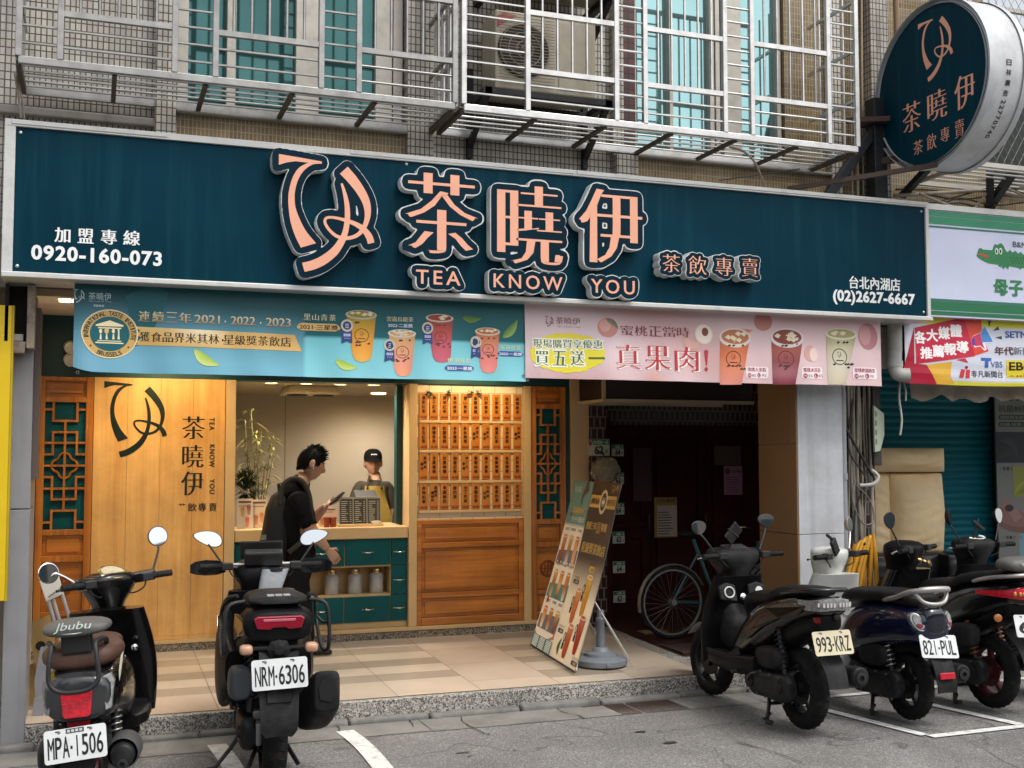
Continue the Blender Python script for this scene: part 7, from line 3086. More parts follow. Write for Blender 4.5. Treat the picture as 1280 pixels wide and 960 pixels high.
def chassis(t,wb,r,w,rim,steer,M,stand='centre',shock=spring_m,fork=None,cvt=engine_b,wide=1.0,front_fender=gloss_black):
 wheel(t,'rear_wheel',0.0,r,w,rim)
 fw_=wheel(t,'front_wheel',wb,r,w*.92,rim)
 Mf=rot_about(wb-.06,steer)
 for o in[fw_]+list(fw_.children):
  o.data.transform(Mf)
 m=MB()
 for s in(-1,1):
  m.tube([Mf@Vector((s*.075,wb+.0,r)),Mf@Vector((s*.072,wb-.05,r+.2)),Mf@Vector((s*.05,wb-.1,.62))],.018,8)
 obj('fork',m,fork or black_pl,t,smooth=60,local=True,split=True)
 m=MB()
 arc=[(wb-(r+.03)*math.cos(R(a)),r+(r+.03)*math.sin(R(a)))for a in(-5,25,55,85,115,145)]
 strip(m,arc,.13,.006,None,.012)
 m.move(Mf)
 obj('front_mudguard',m,front_fender,t,smooth=60,local=True)
 # transmission case on the left, muffler side on the right is separate
 lofted(t,'transmission_case',[(-.09,r+.01,.028,.05,-.125),(-.05,r+.01,.045,.085,-.128),(.06,r+.0,.05,.09,-.13),(.22,r-.005,.05,.085,-.13),(.36,r+.0,.05,.10,-.125),(.44,r+.01,.04,.085,-.115),(.47,r+.01,.02,.05,-.11)],cvt,2.8)
 m=MB()
 for y,z,q in((.0,r+.01,.038),(.37,r+.0,.05)):
  m.lathe([(q,0),(q,.012),(q*.6,.018),(q*.25,.018)],(-.172,y,z),(-1,0,0),20)
 obj('case_cover',m,cvt,t,smooth=40,local=True,split=True)
 m=MB()
 for k in range(9):
  a=-.06+k*.055
  m.lathe([(.008,0),(.008,.006),(.004,.008)],(-.178,a,r+.075*(1 if k%2 else-1)),(-1,0,0),8)
 obj('bolts',m,engine_m,t,local=True)
 m=MB()
 m.tube([(-.182,.36,r),(-.20,.36,r),(-.205,.30,r+.05),(-.205,.20,r+.075),(-.235,.19,r+.078)],.008,7)
 obj('kick_lever',m,engine_m,t,smooth=60,local=True)
 m=MB()
 m.tube([(-.10,.45,r+.02),(-.19,.47,r+.03),(-.25,.47,r+.035)],.013,8)
 obj('foot_peg',m,black_pl,t,smooth=60,local=True)
 for k in range(4):
  m=MB()
  m.box(-.095,.095,.30+k*.028,.312+k*.028,r+.06,r+.15)
  obj('cooling_fin',m,engine_m,t,local=True)
 lofted(t,'air_box',[(.02,r+.17,.03,.03,-.12),(.06,r+.18,.055,.065,-.125),(.18,r+.17,.06,.075,-.125),(.30,r+.16,.05,.06,-.12),(.34,r+.15,.02,.03,-.115)],grey_plas,3.2)
 lofted(t,'engine',[(.1,r+.0,.07,.08),(.3,r+.02,.09,.11),(.46,r+.04,.09,.12),(.56,r+.06,.06,.08)],engine_m,3.0)
 for s in(-1,1):
  m=MB()
  p0,p1=Vector((s*.12,.0,r+.05)),Vector((s*.115,.10,r+.40))
  m.tube([p0,p0.lerp(p1,.4),p1],[.016,.02,.014],10)
  so=obj('shock_absorber',m,black_pl,t,smooth=50,local=True)
  m=MB()
  coil(m,p0.lerp(p1,.18),p0.lerp(p1,.92),.030,.0055,9)
  obj('spring',m,shock,so,smooth=80,local=True)
 if stand=='centre':
  m=MB()
  for s in(-1,1):
   m.tube([(s*.07,.30,r-.03),(s*.10,.25,.11),(s*.16,.18,.012)],.013,7)
   m.tube([(s*.16,.18,.012),(s*.16,.12,.02)],.016,7)
  m.tube([(-.10,.25,.11),(.10,.25,.11)],.011,7)
  m.tube([(-.12,.20,.06),(-.2,.12,.05),(-.23,.10,.055)],.008,6)
  obj('centre_stand',m,black_pl,t,smooth=60,local=True)
 else:
  m=MB()
  m.tube([(-.12,.42,.2),(-.2,.36,.1),(-.285,.30,.015),(-.33,.31,.008)],[.013,.012,.011,.008],8)
  obj('side_stand',m,black_pl,t,smooth=60,local=True)
  m=MB()
  for s in(-1,1):
   m.tube([(s*.06,.28,r-.05),(s*.09,.02,.16),(s*.13,-.08,.10)],.012,7)
  m.tube([(-.09,.02,.16),(.09,.02,.16)],.011,7)
  obj('centre_stand',m,black_pl,t,smooth=60,local=True)
def muffler(t,rows,mt,tip,cx=.165,e=2.0):
 o=lofted(t,'muffler',rows,mt,e,cx)
 m=MB()
 y,z,r=tip
 x=rows[0][4]if len(rows[0])>4 else cx
 m.lathe([(r*1.05,0.02),(r*1.15,-.004),(r*.8,-.006),(r*.55,-.0065),(r*.5,.03)],(x,y,z),(0,1,0),24,cap=False)
 m.lathe([(r*.5,.03),(.001,.031)],(x,y,z),(0,1,0),24,cap=False)
 obj('muffler_tip',m,black_pl,o,smooth=40,local=True)
 return o
def rail_loop(t,pts,r,mt,name='grab_rail'):
 m=MB()
 m.tube(smooth_line(pts,None,5),r,10)
 return obj(name,m,mt,t,smooth=60,local=True)
def lens(t,name,poly,y,depth,mt,tilt=0.0,zc=0.0,curve=0.0,parent=None):
 """lamp lens outlined in X, Z, standing proud of the tail towards the rear"""
 m=MB()
 f=lambda u,v,d:Vector((u,y-d+curve*u*u+(v-zc)*math.tan(tilt),v))
 m.prism(poly,f,0.0,depth)
 return obj(name,m,mt,parent or t,local=True,bevel=min(.006,depth*.35))
def floor_and_shield(t,wb,mt_floor,mt_shield,hw=.20,ztop=.86,rake=.16,floor_z_=.30,y0=.50,inner=None,hwt=.17):
 yb=wb-.30
 m=MB()
 m.loft([ring(y0,floor_z_,hw*.8,.045,4),ring(y0+.1,floor_z_,hw,.045,4),ring(yb-.02,floor_z_,hw,.045,4),ring(yb+.05,floor_z_+.02,hw*.95,.05,4)])
 obj('floorboard',m,mt_floor,t,smooth=40,local=True)
 rows=[]
 for k in range(8):
  s=k/7
  z=floor_z_-.02+(ztop-floor_z_+.02)*s
  y=yb+.08-rake*s+.03*math.sin(math.pi*s)
  w_=hw*1.05+(hwt-hw*1.05)*s+.035*math.sin(math.pi*s)
  q=[]
  for i in range(24):
   a=2*math.pi*i/24
   x=math.copysign(abs(math.cos(a))**.7,math.cos(a))*w_
   yy=math.copysign(abs(math.sin(a))**.8,math.sin(a))*(.055+.03*s)-.035*(x/w_)**2
   q.append(Vector((x,y+yy,z)))
  rows.append(q)
 m=MB()
 m.loft(rows)
 obj('leg_shield',m,mt_shield,t,smooth=60,local=True)
 lofted(t,'front_cowl',[(yb+.0,.52,hwt*.8,.2),(yb+.12,.55,hwt*.85,.22),(yb+.22,.56,hwt*.6,.17),(yb+.26,.56,.04,.08)],mt_shield,2.3)
# ---------------------------------------------------------------- 1: black retro scooter, brown seat
def scooter_one():
 t=thing('scooter','black retro scooter with brown seat and grey backrest pad, plate MPA 1506','scooter',(.03,6.13,road_z(6.13)),R(-8))
 t.rotation_euler=(0,R(-4),R(-8.5))
 wb,r,w=1.15,.235,.10
 st=R(36)
 M=rot_about(.92,st)
 chassis(t,wb,r,w,rim_m,st,M,'centre',spring_m)
 lofted(t,'body_panel',[(-.30,.585,.03,.06),(-.29,.59,.12,.10),(-.22,.60,.165,.135),(-.08,.60,.185,.15),(.12,.58,.195,.17),(.30,.55,.19,.19),(.45,.50,.17,.19),(.56,.44,.15,.15)],gloss_black,2.5)
 lofted(t,'inner_fender',[(-.27,.44,.09,.03),(-.1,.50,.10,.06),(.2,.46,.10,.1),(.5,.36,.11,.09)],matt_black,3)
 lofted(t,'seat',[(-.24,.765,.05,.02),(-.215,.775,.14,.055),(-.10,.78,.187,.07),(.06,.775,.18,.065),(.2,.77,.14,.055),(.40,.76,.125,.05),(.55,.735,.10,.05),(.6,.72,.05,.03)],seat_brn,2.4)
 # backrest pad on its bracket
 o=lofted(t,'backrest_pad',[(-.30,.915,.05,.012),(-.285,.92,.13,.03),(-.22,.925,.155,.042),(-.15,.925,.15,.04),(-.12,.925,.09,.022)],pad_grey,2.4)
 a=Art()
 a.text('Jbubu',-.085,-.014,.075,.03,'#aebbb6',1,.0,-.004)
 a.poly([(-.05,-.02),(.02,-.024),(.05,-.019),(.02,-.021)],'#d9dedb',1)
 for i,p in enumerate(a.v):
  a.v[i]=(p[0]+p[1]*.35,p[1],p[2])
 a.build('lettering',o,lambda u,v,l:Vector((u,-.315+1.2*u*u+v*.4,.932+v-.55*u*u)),local=True)
 m=MB()
 m.box(-.07,.07,-.25,-.20,.80,.90)
 obj('backrest_bracket',m,black_pl,t,bevel=.012,local=True)
 rail_loop(t,[(.115,-.10,.80),(.13,-.22,.86),(.10,-.315,.86),(.105,-.35,.80),(.11,-.36,.70),(.07,-.365,.655),(0,-.37,.645),(-.07,-.365,.655),(-.11,-.36,.70),(-.105,-.35,.80),(-.10,-.315,.86),(-.13,-.22,.86),(-.115,-.10,.80)],.0115,black_pl)
 # tail lamp cluster
 yb=-.297
 lens(t,'tail_lamp',[(-.075,.655),(-.06,.665),(.06,.665),(.075,.655),(.062,.53),(.05,.52),(-.05,.52),(-.062,.53)],yb+.012,.04,red_lens,R(12),.59)
 lens(t,'reflector',[(-.055,.508),(.055,.508),(.05,.468),(-.05,.468)],yb+.03,.03,red_dk,R(8),.49)
 for s in(-1,1):
  lens(t,'turn_signal',[(s*.115,.69),(s*.15,.70),(s*.165,.66),(s*.150,.54),(s*.125,.535)],-.300,.045,clear_lens,R(12),.6,3.0)
 lofted(t,'tail_panel',[(-.315,.60,.06,.09),(-.30,.60,.135,.105),(-.26,.61,.155,.11)],mat('dark_pearl_panel',(.03,.032,.034),.25,var=.1,coat=.6),3)
 fender_plate(t,[(-.255,.48),(-.33,.40),(-.365,.30),(-.36,.24)],.15,grey_plas)
 number_plate_on(t,'MPA·1506',-.395,.415,R(-14),plate_w,roll=R(-2.5),tag_=True,w=.275,h=.15)
 muffler(t,[(-.28,.30,.05,.05,.185),(-.24,.31,.06,.06,.185),(-.05,.30,.062,.062,.18),(.12,.28,.055,.055,.17),(.25,.25,.03,.03,.15)],engine_b,(-.285,.27,.022))
 m=MB()
 m.lathe([(.07,-.06),(.078,-.03),(.078,.09),(.07,.12)],(.185,-.2,.315),(0,1,0),24,cap=False)
 obj('muffler_guard',m,mat('grey_guard',(.07,.07,.072),.5),t,smooth=40,local=True)
 lofted(t,'left_case_cover',[(-.2,.30,.03,.06,-.165),(-.15,.30,.05,.1,-.17),(.05,.28,.055,.11,-.17),(.2,.27,.03,.07,-.16)],engine_b,2.4)
 m=MB()
 m.box(-.05,.05,-.2,-.1,.20,.27)
 obj('red_tag',m,red_dk,t,bevel=.01,local=True)
 floor_and_shield(t,wb,matt_black,gloss_black,.205,.88,.14,hwt=.20)
 m=MB()
 m.sphere((.14,.74,.66),.022,.022,.022)
 obj('bag_hook',m,chrome,t,local=True)
 # gold script on the side and ivory flash
 a=Art()
 a.text('Jbu',.0,0,.08,.045,'#b99a4a',1,.03,.02)
 a.build('side_script',t,lambda u,v,l:Vector((.187+.0,-.14+u,.56+v)),local=True)
 a=Art()
 a.poly([(-.05,.0),(.06,.06),(.12,.07),(.04,-.03),(-.06,-.05)],'#d8d3bc',1)
 a.build('ivory_flash',t,lambda u,v,l:Vector((.176+.12*abs(u),-.18+u*.8,.70+v)),local=True)
 # headset
 o=zloft(t,'headset',[(.78,.98,.07,.09),(.88,.96,.08,.10),(.95,.95,.125,.12),(1.01,.94,.155,.13),(1.05,.93,.145,.12),(1.07,.92,.10,.09),(1.075,.92,.03,.03)],gloss_black,M,2.4)
 m=MB()
 m.lathe([(.078,0),(.082,.012),(.068,.018),(.066,.014)],(0,.885,1.068),(0,-.45,1),32,cap=False)
 m.move(M)
 obj('gauge_ring',m,mat('gold_ring',(.55,.42,.18),.25,metal=.9,var=.05),o,smooth=50,local=True)
 m=MB()
 m.lathe([(.067,.013),(.001,.0135)],(0,.885,1.068),(0,-.45,1),32,cap=False)
 m.move(M)
 obj('gauge_face',m,mat('gauge_face_cream','#b0a88e',.3,var=.15,vscale=60),o,local=True)
 L,R_=Vector((-.335,.82,1.03)),Vector((.335,.82,1.03))
 grip_set(t,M,L,R_,black_pl)
 m=MB()
 for s in(-1,1):
  m.obox(M@Vector((s*.17,.865,1.03)),M.to_3x3()@Vector((s*.075,-.015,.004)),M.to_3x3()@Vector((.005,.03,0)),M.to_3x3()@Vector((0,0,.032)))
 obj('reservoir',m,gloss_black,t,bevel=.012,local=True,split=True)
 mirror(t,-1,(-.24,.86,1.05),(-.36,.92,1.115),.056,.056,-.25,'round',M,chrome)
 mirror(t,1,(.24,.86,1.05),(.325,.93,1.245),.060,.058,.0,'round',M,black_pl)
 return t
# ---------------------------------------------------------------- 2: matt black crossover scooter
def scooter_two():
 t=thing('scooter','matt black scooter with hand guards, luggage frame and silver pouch, plate NRM 6306','scooter',(.93,6.34,road_z(6.34)),R(-3.5))
 wb,r,w=1.05,.255,.13
 M=rot_about(.95,R(-2))
 chassis(t,wb,r,w,rim_m,R(-2),M,'side',mat('black_spring',(.02,.02,.02),.4,metal=.5))
 lofted(t,'body_panel',[(-.30,.82,.06,.03),(-.27,.82,.14,.06),(-.15,.80,.165,.085),(.02,.76,.17,.12),(.2,.70,.18,.16),(.38,.62,.185,.19),(.52,.54,.18,.19),(.62,.48,.16,.14)],matt_black,3.0)
 lofted(t,'side_fairing',[(.3,.55,.05,.10,-.19),(.5,.52,.06,.2,-.215),(.75,.52,.055,.26,-.225),(.95,.6,.05,.26,-.20),(1.08,.66,.03,.18,-.15)],matt_black,2.6)
 lofted(t,'side_fairing',[(.3,.55,.05,.10,.19),(.5,.52,.06,.2,.215),(.75,.52,.055,.26,.225),(.95,.6,.05,.26,.20),(1.08,.66,.03,.18,.15)],matt_black,2.6)
 lofted(t,'seat',[(-.18,.90,.08,.02),(-.14,.91,.14,.04),(.02,.905,.155,.05),(.2,.89,.15,.05),(.4,.85,.14,.05),(.58,.83,.11,.05),(.66,.82,.05,.03)],seat_blk,2.6)
 lofted(t,'rear_carrier',[(-.31,.925,.10,.010),(-.27,.93,.15,.018),(-.12,.935,.14,.02),(-.02,.93,.10,.015)],grey_plas,4)
 m=MB()
 for k in range(3):
  m.box(-.055+k*.042,-.02+k*.042,-.26,-.16,.945,.953)
 obj('grip_tape',m,mat('pale_tape','#9a9c9c',.5),t,local=True)
 # tail
 lofted(t,'tail_panel',[(-.335,.80,.08,.05),(-.325,.80,.16,.075),(-.25,.81,.18,.085),(-.15,.81,.175,.08)],matt_black,3.5)
 o=lens(t,'tail_lamp',[(-.13,.845),(-.11,.858),(.11,.858),(.13,.845),(.112,.795),(.05,.79),(.03,.80),(-.03,.80),(-.05,.79),(-.112,.795)],-.325,.03,mat('deep_red_lens',(.22,.006,.02),.12,coat=.6),R(6),.82)
 lens(t,'lamp_strip',[(-.085,.845),(.085,.845),(.08,.83),(-.08,.83)],-.346,.012,mat('pink_lens',(.42,.10,.14),.15),R(6),.82,parent=o)
 lens(t,'reflector',[(-.055,.768),(.055,.768),(.055,.732),(-.055,.732)],-.31,.018,red_lens,R(0),.75)
 m=MB()
 m.box(-.19,.19,-.325,-.295,.682,.702)
 obj('signal_bar',m,grey_plas,t,bevel=.006,local=True)
 for s in(-1,1):
  m=MB()
  m.loft([ring(-.37,.692,.02,.016,3,14,s*.165),ring(-.36,.692,.032,.024,3,14,s*.165),ring(-.32,.692,.034,.026,3,14,s*.165),ring(-.29,.692,.02,.018,3,14,s*.165)])
  obj('turn_signal',m,amber_clear,t,smooth=50,local=True)
 m=MB()
 m.lathe([(.055,0),(.06,.03),(.04,.04),(.025,.055),(.012,.056)],(0,-.30,.685),(0,-1,0),8)
 obj('lock_housing',m,grey_plas,t,local=True)
 fender_plate(t,[(-.27,.72),(-.33,.64),(-.37,.56)],.20,grey_plas,'plate_bracket')
 number_plate_on(t,'NRM·6306',-.40,.575,R(-10),plate_w,roll=R(-2),w=.28,h=.152)
 fender_plate(t,[(-.345,.52),(-.385,.44),(-.40,.33),(-.385,.255)],.205,grey_plas,'mudguard',lambda s:1.0-.12*s-(.5*max(0,s-.8)/.2)*.5)
 fender_plate(t,[(-.362,.50),(-.385,.465),(-.395,.43)],.12,grey_plas,'mudguard_badge')
 # muffler: faceted, pointing up
 lofted(t,'muffler',[(-.36,.46,.055,.085,.245),(-.33,.455,.07,.11,.245),(-.12,.36,.07,.13,.23),(.1,.27,.055,.10,.2),(.25,.24,.03,.05,.16)],grey_plas,5,smooth=30)
 m=MB()
 poly=[(-.035,-.045),(.02,-.06),(.045,-.01),(.04,.055),(-.02,.065),(-.045,.02)]
 m.prism(poly,lambda u,v,d:Vector((.245+u,-.362-d,.47+v)),0,.006)
 obj('muffler_mouth',m,mat('muffler_black',(.006,.006,.006),.6),t,local=True)
 # air filter box in grey on the left
 lofted(t,'filter_cover',[(-.04,.46,.03,.06,-.165),(-.02,.46,.055,.085,-.17),(.12,.45,.06,.09,-.175),(.24,.43,.04,.06,-.165)],mat('bluish_grey_cover',(.075,.085,.095),.5,var=.1,dirt=.3),3.4)
 # luggage frame each side
 for s in(-1,1):
  rail_loop(t,[(s*.17,-.20,.92),(s*.25,-.23,.90),(s*.27,-.23,.78),(s*.27,-.20,.66),(s*.27,.05,.62),(s*.27,.28,.70),(s*.26,.30,.82),(s*.24,.12,.90),(s*.19,.05,.92)],.0105,black_pl,'luggage_frame')
  rail_loop(t,[(s*.27,-.21,.80),(s*.275,.05,.76),(s*.27,.28,.76)],.008,black_pl,'luggage_frame_bar')
 for o in t.children_recursive:
  if not o.name.split('.')[0]in('rear_wheel','front_wheel','rim','fork','front_mudguard','side_stand','centre_stand','engine','case_cover','transmission_case','side_fairing','muffler_tip'):
   if o.parent==t:
    o.location.z=.065
 floor_and_shield(t,1.25,matt_black,matt_black,.2,.92,.12,hwt=.2)
 for s in(-1,1):
  m=MB()
  m.prism([(-.24,.80),(-.02,.83),(.26,.80),(.42,.70),(.30,.64),(.05,.70),(-.20,.745)],lambda u,v,d:Vector((s*(.150+.03*min(1,(u+.24)/.3)+d),u,v+.065)),0,.014)
  obj('side_cover',m,gloss_black,t,bevel=.005,local=True)
  m=MB()
  m.prism([(.50,.40),(.62,.36),(.95,.40),(1.0,.62),(.86,.78),(.70,.70),(.56,.56)],lambda u,v,d:Vector((s*(.262+d-.06*abs(u-.75)),u,v)),0,.012)
  obj('fairing_panel',m,gloss_black,t,bevel=.005,local=True)
 m=MB()
 m.box(-.095,-.062,-.10,.12,.21,.33)
 m.box(-.105,-.06,-.02,.05,.33,.38)
 obj('final_drive',m,mat('bare_alloy',(.26,.26,.25),.45,metal=.7,var=.2,dirt=.4),t,bevel=.01,local=True)
 lofted(t,'tunnel',[(.55,.55,.10,.2),(.75,.58,.10,.24),(.92,.68,.12,.24),(1.0,.72,.12,.2)],matt_black,3)
 # cockpit
 o=zloft(t,'headset',[(.80,1.02,.09,.12),(.92,1.0,.12,.14),(1.0,.99,.165,.15),(1.06,.99,.17,.13),(1.09,1.0,.12,.09)],matt_black,M,3.4)
 m=MB()
 m.obox(M@Vector((.01,.86,1.12)),M.to_3x3()@Vector((.115,0,0)),M.to_3x3()@Vector((0,.03,.012)),M.to_3x3()@Vector((0,-.018,.042)))
 d=obj('instrument_panel',m,black_pl,t,bevel=.012,local=True)
 m=MB()
 m.obox(M@Vector((.01,.835,1.124)),M.to_3x3()@Vector((.095,0,0)),M.to_3x3()@Vector((0,.004,.002)),M.to_3x3()@Vector((0,-.012,.028)))
 obj('screen',m,mat('dark_screen',(.02,.023,.026),.08,coat=.8),d,bevel=.004,local=True)
 m=MB()
 m.obox(M@Vector((-.0,.95,1.16)),M.to_3x3()@Vector((.13,0,0)),M.to_3x3()@Vector((0,.012,.0)),M.to_3x3()@Vector((0,-.02,.055)))
 obj('wind_deflector',m,black_pl,t,bevel=.01,local=True)
 L,R_=Vector((-.365,.86,1.07)),Vector((.365,.86,1.07))
 grip_set(t,M,L,R_,black_pl,True)
 m=MB()
 m.tube([M@Vector((-.2,.90,1.075)),M@Vector((.2,.90,1.075))],.011,10)
 obj('cross_bar',m,silver_m,t,smooth=60,local=True)
 for s in(-1,1):
  mirror(t,s,(s*.24,.89,1.09),(s*.325,.96,1.235),.088,.045,0.0,'leaf',M,black_pl)
 # silver pouch strapped to the bar
 m=MB()
 rows=[]
 for z,hw,hd in((.86,.055,.03),(.88,.066,.042),(.98,.075,.05),(1.055,.082,.05)):
  rows.append([Vector((.05+(z-.95)*.25+math.copysign(abs(math.cos(q))**.5,math.cos(q))*hw,.82+math.copysign(abs(math.sin(q))**.6,math.sin(q))*hd,z))for q in[2*math.pi*i/16 for i in range(16)]])
 m.loft(rows)
 pch=thing('pouch','silver grey pouch with black rim strapped to the handlebar of the matt black scooter','pouch',(1.03,7.15,.9))
 base=Matrix.Translation((.93,6.34,road_z(6.34)))@Matrix.Rotation(R(-3.5),4,'Z')
 m.move(base)
 obj('bag',m,mat('silver_pouch','#a9adb0',.5,var=.12,bump=.5,bscale=30),pch,smooth=50)
 m=MB()
 m.lathe([(.086,-.012),(.088,.012),(.08,.013),(.078,-.012)],(0,0,0),(0,0,1),20,cap=False)
 m.move(base@Matrix.Translation((.077,.82,1.05))@Matrix.Diagonal((1,.62,1,1)))
 obj('rim',m,black_pl,pch,smooth=50)
 return t
# ---------------------------------------------------------------- 3: black sporty scooter at the walk's corner
def scooter_three():
 t=thing('scooter','glossy black sporty scooter with clear wide tail lamp and cream plate 993 KRZ','scooter',(4.22,6.24,road_z(6.3)+.03),R(-3))
 wb,r,w=1.24,.25,.12
 M=rot_about(.95,R(10))
 chassis(t,wb,r,w,rim_m,R(6),M,'centre',mat('black_spring',(.02,.02,.02),.4,metal=.5))
 for o in t.children:
  if o.name.startswith('front_wheel')or o.name.startswith('front_mudguard')or o.name.startswith('fork'):
   o.location.z=-.03
 lofted(t,'body_panel',[(-.36,.80,.05,.02),(-.33,.795,.11,.05),(-.2,.775,.135,.075),(-.02,.735,.145,.11),(.16,.67,.155,.15),(.34,.59,.16,.18),(.50,.50,.155,.17),(.64,.42,.14,.11),(.72,.36,.12,.07)],gloss_black,2.6)
 lofted(t,'side_skirt',[(.28,.36,.03,.05,-.17),(.45,.33,.035,.065,-.185),(.75,.31,.03,.05,-.19),(.95,.32,.02,.04,-.17)],matt_black,3)
 lofted(t,'side_skirt',[(.28,.36,.03,.05,.17),(.45,.33,.035,.065,.185),(.75,.31,.03,.05,.19),(.95,.32,.02,.04,.17)],matt_black,3)
 lofted(t,'seat',[(-.26,.87,.05,.02),(-.22,.875,.11,.03),(-.05,.86,.13,.04),(.12,.835,.135,.045),(.22,.80,.13,.045),(.40,.775,.12,.05),(.58,.735,.09,.05),(.66,.70,.05,.04)],seat_blk,2.5)
 rail_loop(t,[(.13,.02,.845),(.145,-.15,.875),(.12,-.30,.895),(.06,-.355,.90),(-.06,-.355,.90),(-.12,-.30,.895),(-.145,-.15,.875),(-.13,.02,.845)],.014,gloss_black)
 # wrap round clear tail lamp
 m=MB()
 rows=[]
 for k in range(13):
  s=-1+2*k/12
  x=s*.152
  y=-.385+.25*abs(s)**6
  h0,h1=.785-.012*abs(s),.855-.030*abs(s)**2
  rows.append([Vector((x,y-.006,h0)),Vector((x,y-.012,(h0+h1)/2)),Vector((x,y-.004,h1)),Vector((x,y+.03,h1)),Vector((x,y+.03,h0))])
 m.loft(rows)
 o=obj('tail_lamp',m,clear_lens,t,smooth=30,local=True)
 for s in(-1,1):
  m=MB()
  for k in range(5):
   x=s*(.02+k*.022)
   y=-.398+.25*abs(x/.152)**6-.002
   m.box(x-.006,x+.006,y-.003,y+.004,.803,.828)
  obj('led_row',m,mat('led_white',(.5,.5,.49),.15,var=.2,vscale=60),o,local=True)
  m=MB()
  rows=[]
  for(y,z,h)in((-.19,.815,.024),(-.10,.805,.022),(.0,.79,.014),(.06,.78,.004)):
   x=s*.150
   rows.append([Vector((x,y,z-h)),Vector((x+s*.007,y,z)),Vector((x,y,z+h)),Vector((x-s*.02,y,z))])
  m.loft(rows)
  obj('tail_lamp_wing',m,smoke_lens,t,smooth=40,local=True)
 lens(t,'reflector',[(-.11,.735),(.0,.735),(.0,.70),(-.10,.70)],-.30,.02,red_dk,R(8),.72)
 m=MB()
 m.lathe([(.018,0),(.018,.02),(.008,.024)],(.03,-.325,.735),(0,-1,0),14)
 obj('seat_lock',m,black_pl,t,local=True)
 lofted(t,'under_tail',[(-.33,.70,.03,.03),(-.30,.70,.09,.06),(-.15,.66,.10,.07),(.1,.56,.11,.08)],matt_black,3)
 fender_plate(t,[(-.19,.56),(-.28,.50),(-.36,.42),(-.40,.32)],.17,grey_plas,'mudguard',lambda s:1.0-.22*s)
 number_plate_on(t,'993·KRZ',-.345,.585,R(-18),plate_y,roll=R(-1),w=.262,h=.145)
 muffler(t,[(-.33,.36,.05,.05,.20),(-.30,.362,.062,.065,.20),(-.1,.33,.066,.068,.195),(.1,.29,.06,.06,.185),(.28,.25,.03,.03,.15)],engine_b,(-.335,.36,.032))
 for s in(-1,1):
  m=MB()
  m.prism([(-.27,.80),(-.05,.80),(.14,.745),(.30,.67),(.46,.55),(.40,.50),(.22,.60),(.0,.69),(-.2,.735)],lambda u,v,d:Vector((s*(.128+.036*min(1,max(0,(u+.3)/.35))+d),u,v)),0,.012)
  obj('flank_panel',m,gloss_black,t,bevel=.005,local=True)
  m=MB()
  m.prism([(.44,.40),(.60,.33),(.92,.345),(.92,.37),(.62,.37),(.48,.44)],lambda u,v,d:Vector((s*(.20+d),u,v)),0,.01)
  obj('step_trim',m,grey_plas,t,bevel=.004,local=True)
 # red and white pinstripes along the flank
 a=Art()
 a.stroke([(.24,-.02),(.34,.01),(.48,-.02),(.56,-.06)],[.002,.007,.006,.001],'#8a2126',1)
 a.stroke([(.30,.05),(.40,.065),(.50,.06)],[.001,.006,.001],'#b9bcbc',1)
 a.text('X',.46,.055,.50,.08,'#b9bcbc',1)
 a.build('side_graphic',t,lambda u,v,l:Vector((-.1785,u-.16,.70+v-(u-.3)*.5)),local=True)
 floor_and_shield(t,wb,grey_plas,matt_black,.195,.87,.15,hwt=.175)
 lofted(t,'tunnel',[(.60,.42,.07,.10),(.78,.44,.07,.12),(.92,.55,.10,.2),(.97,.60,.11,.2)],grey_plas,3)
 # glove box lids with bright rings
 for s,mm,rr_ in((-1,mirror_m,.04),(1,white_paint,.03)):
  m=MB()
  m.prism([(s*.045,.70),(s*.17,.715),(s*.18,.80),(s*.12,.83),(s*.05,.81)],lambda u,v,d:Vector((u,.80-d+(v-.76)*.25,v)),0,.03)
  o=obj('pocket_lid',m,grey_plas,t,bevel=.01,local=True)
  m=MB()
  if s<0:
   m.torus((-.105,.765,.765),(0,-1,.25),.036,.006,30,6)
  else:
   m.lathe([(.027,0),(.027,.004),(.001,.0045)],(.125,.77,.772),(0,-1,.25),24)
  obj('pocket_ring',m,white_paint,o,local=True)
 m=MB()
 m.lathe([(.022,0),(.022,.012),(.01,.016)],(0,.775,.73),(0,-1,.2),16)
 obj('ignition_lock',m,chrome,t,local=True)
 o=zloft(t,'headset',[(.80,.93,.075,.10),(.88,.92,.085,.11),(.93,.92,.13,.12),(.985,.92,.18,.13),(1.03,.92,.185,.12),(1.055,.93,.15,.09),(1.06,.93,.05,.04)],grey_plas,M,3.6)
 m=MB()
 m.obox(M@Vector((0,.90,1.06)),M.to_3x3()@Vector((.095,0,0)),M.to_3x3()@Vector((0,.045,.012)),M.to_3x3()@Vector((0,-.004,.012)))
 obj('instrument_panel',m,smoke_lens,o,bevel=.01,local=True)
 L,R_=Vector((-.345,.80,1.015)),Vector((.345,.80,1.015))
 grip_set(t,M,L,R_,chrome)
 mirror(t,-1,(-.2,.87,1.04),(-.285,.93,1.205),.058,.048,-.1,'egg',M)
 mirror(t,1,(.2,.87,1.04),(.31,.93,1.24),.068,.048,.1,'egg',M)
 m=MB()
 m.bar(M@Vector((-.08,.86,1.05)),M@Vector((-.06,.84,1.14)),.014)
 m.obox(M@Vector((-.07,.82,1.17)),M.to_3x3()@Vector((.032,.004,-.028)),M.to_3x3()@Vector((0,.008,.006)),M.to_3x3()@Vector((.04,-.01,.05)))
 m.bar(M@Vector((-.12,.815,1.20)),M@Vector((-.03,.815,1.14)),.012)
 obj('phone_holder',m,black_pl,t,bevel=.004,local=True)
 return t
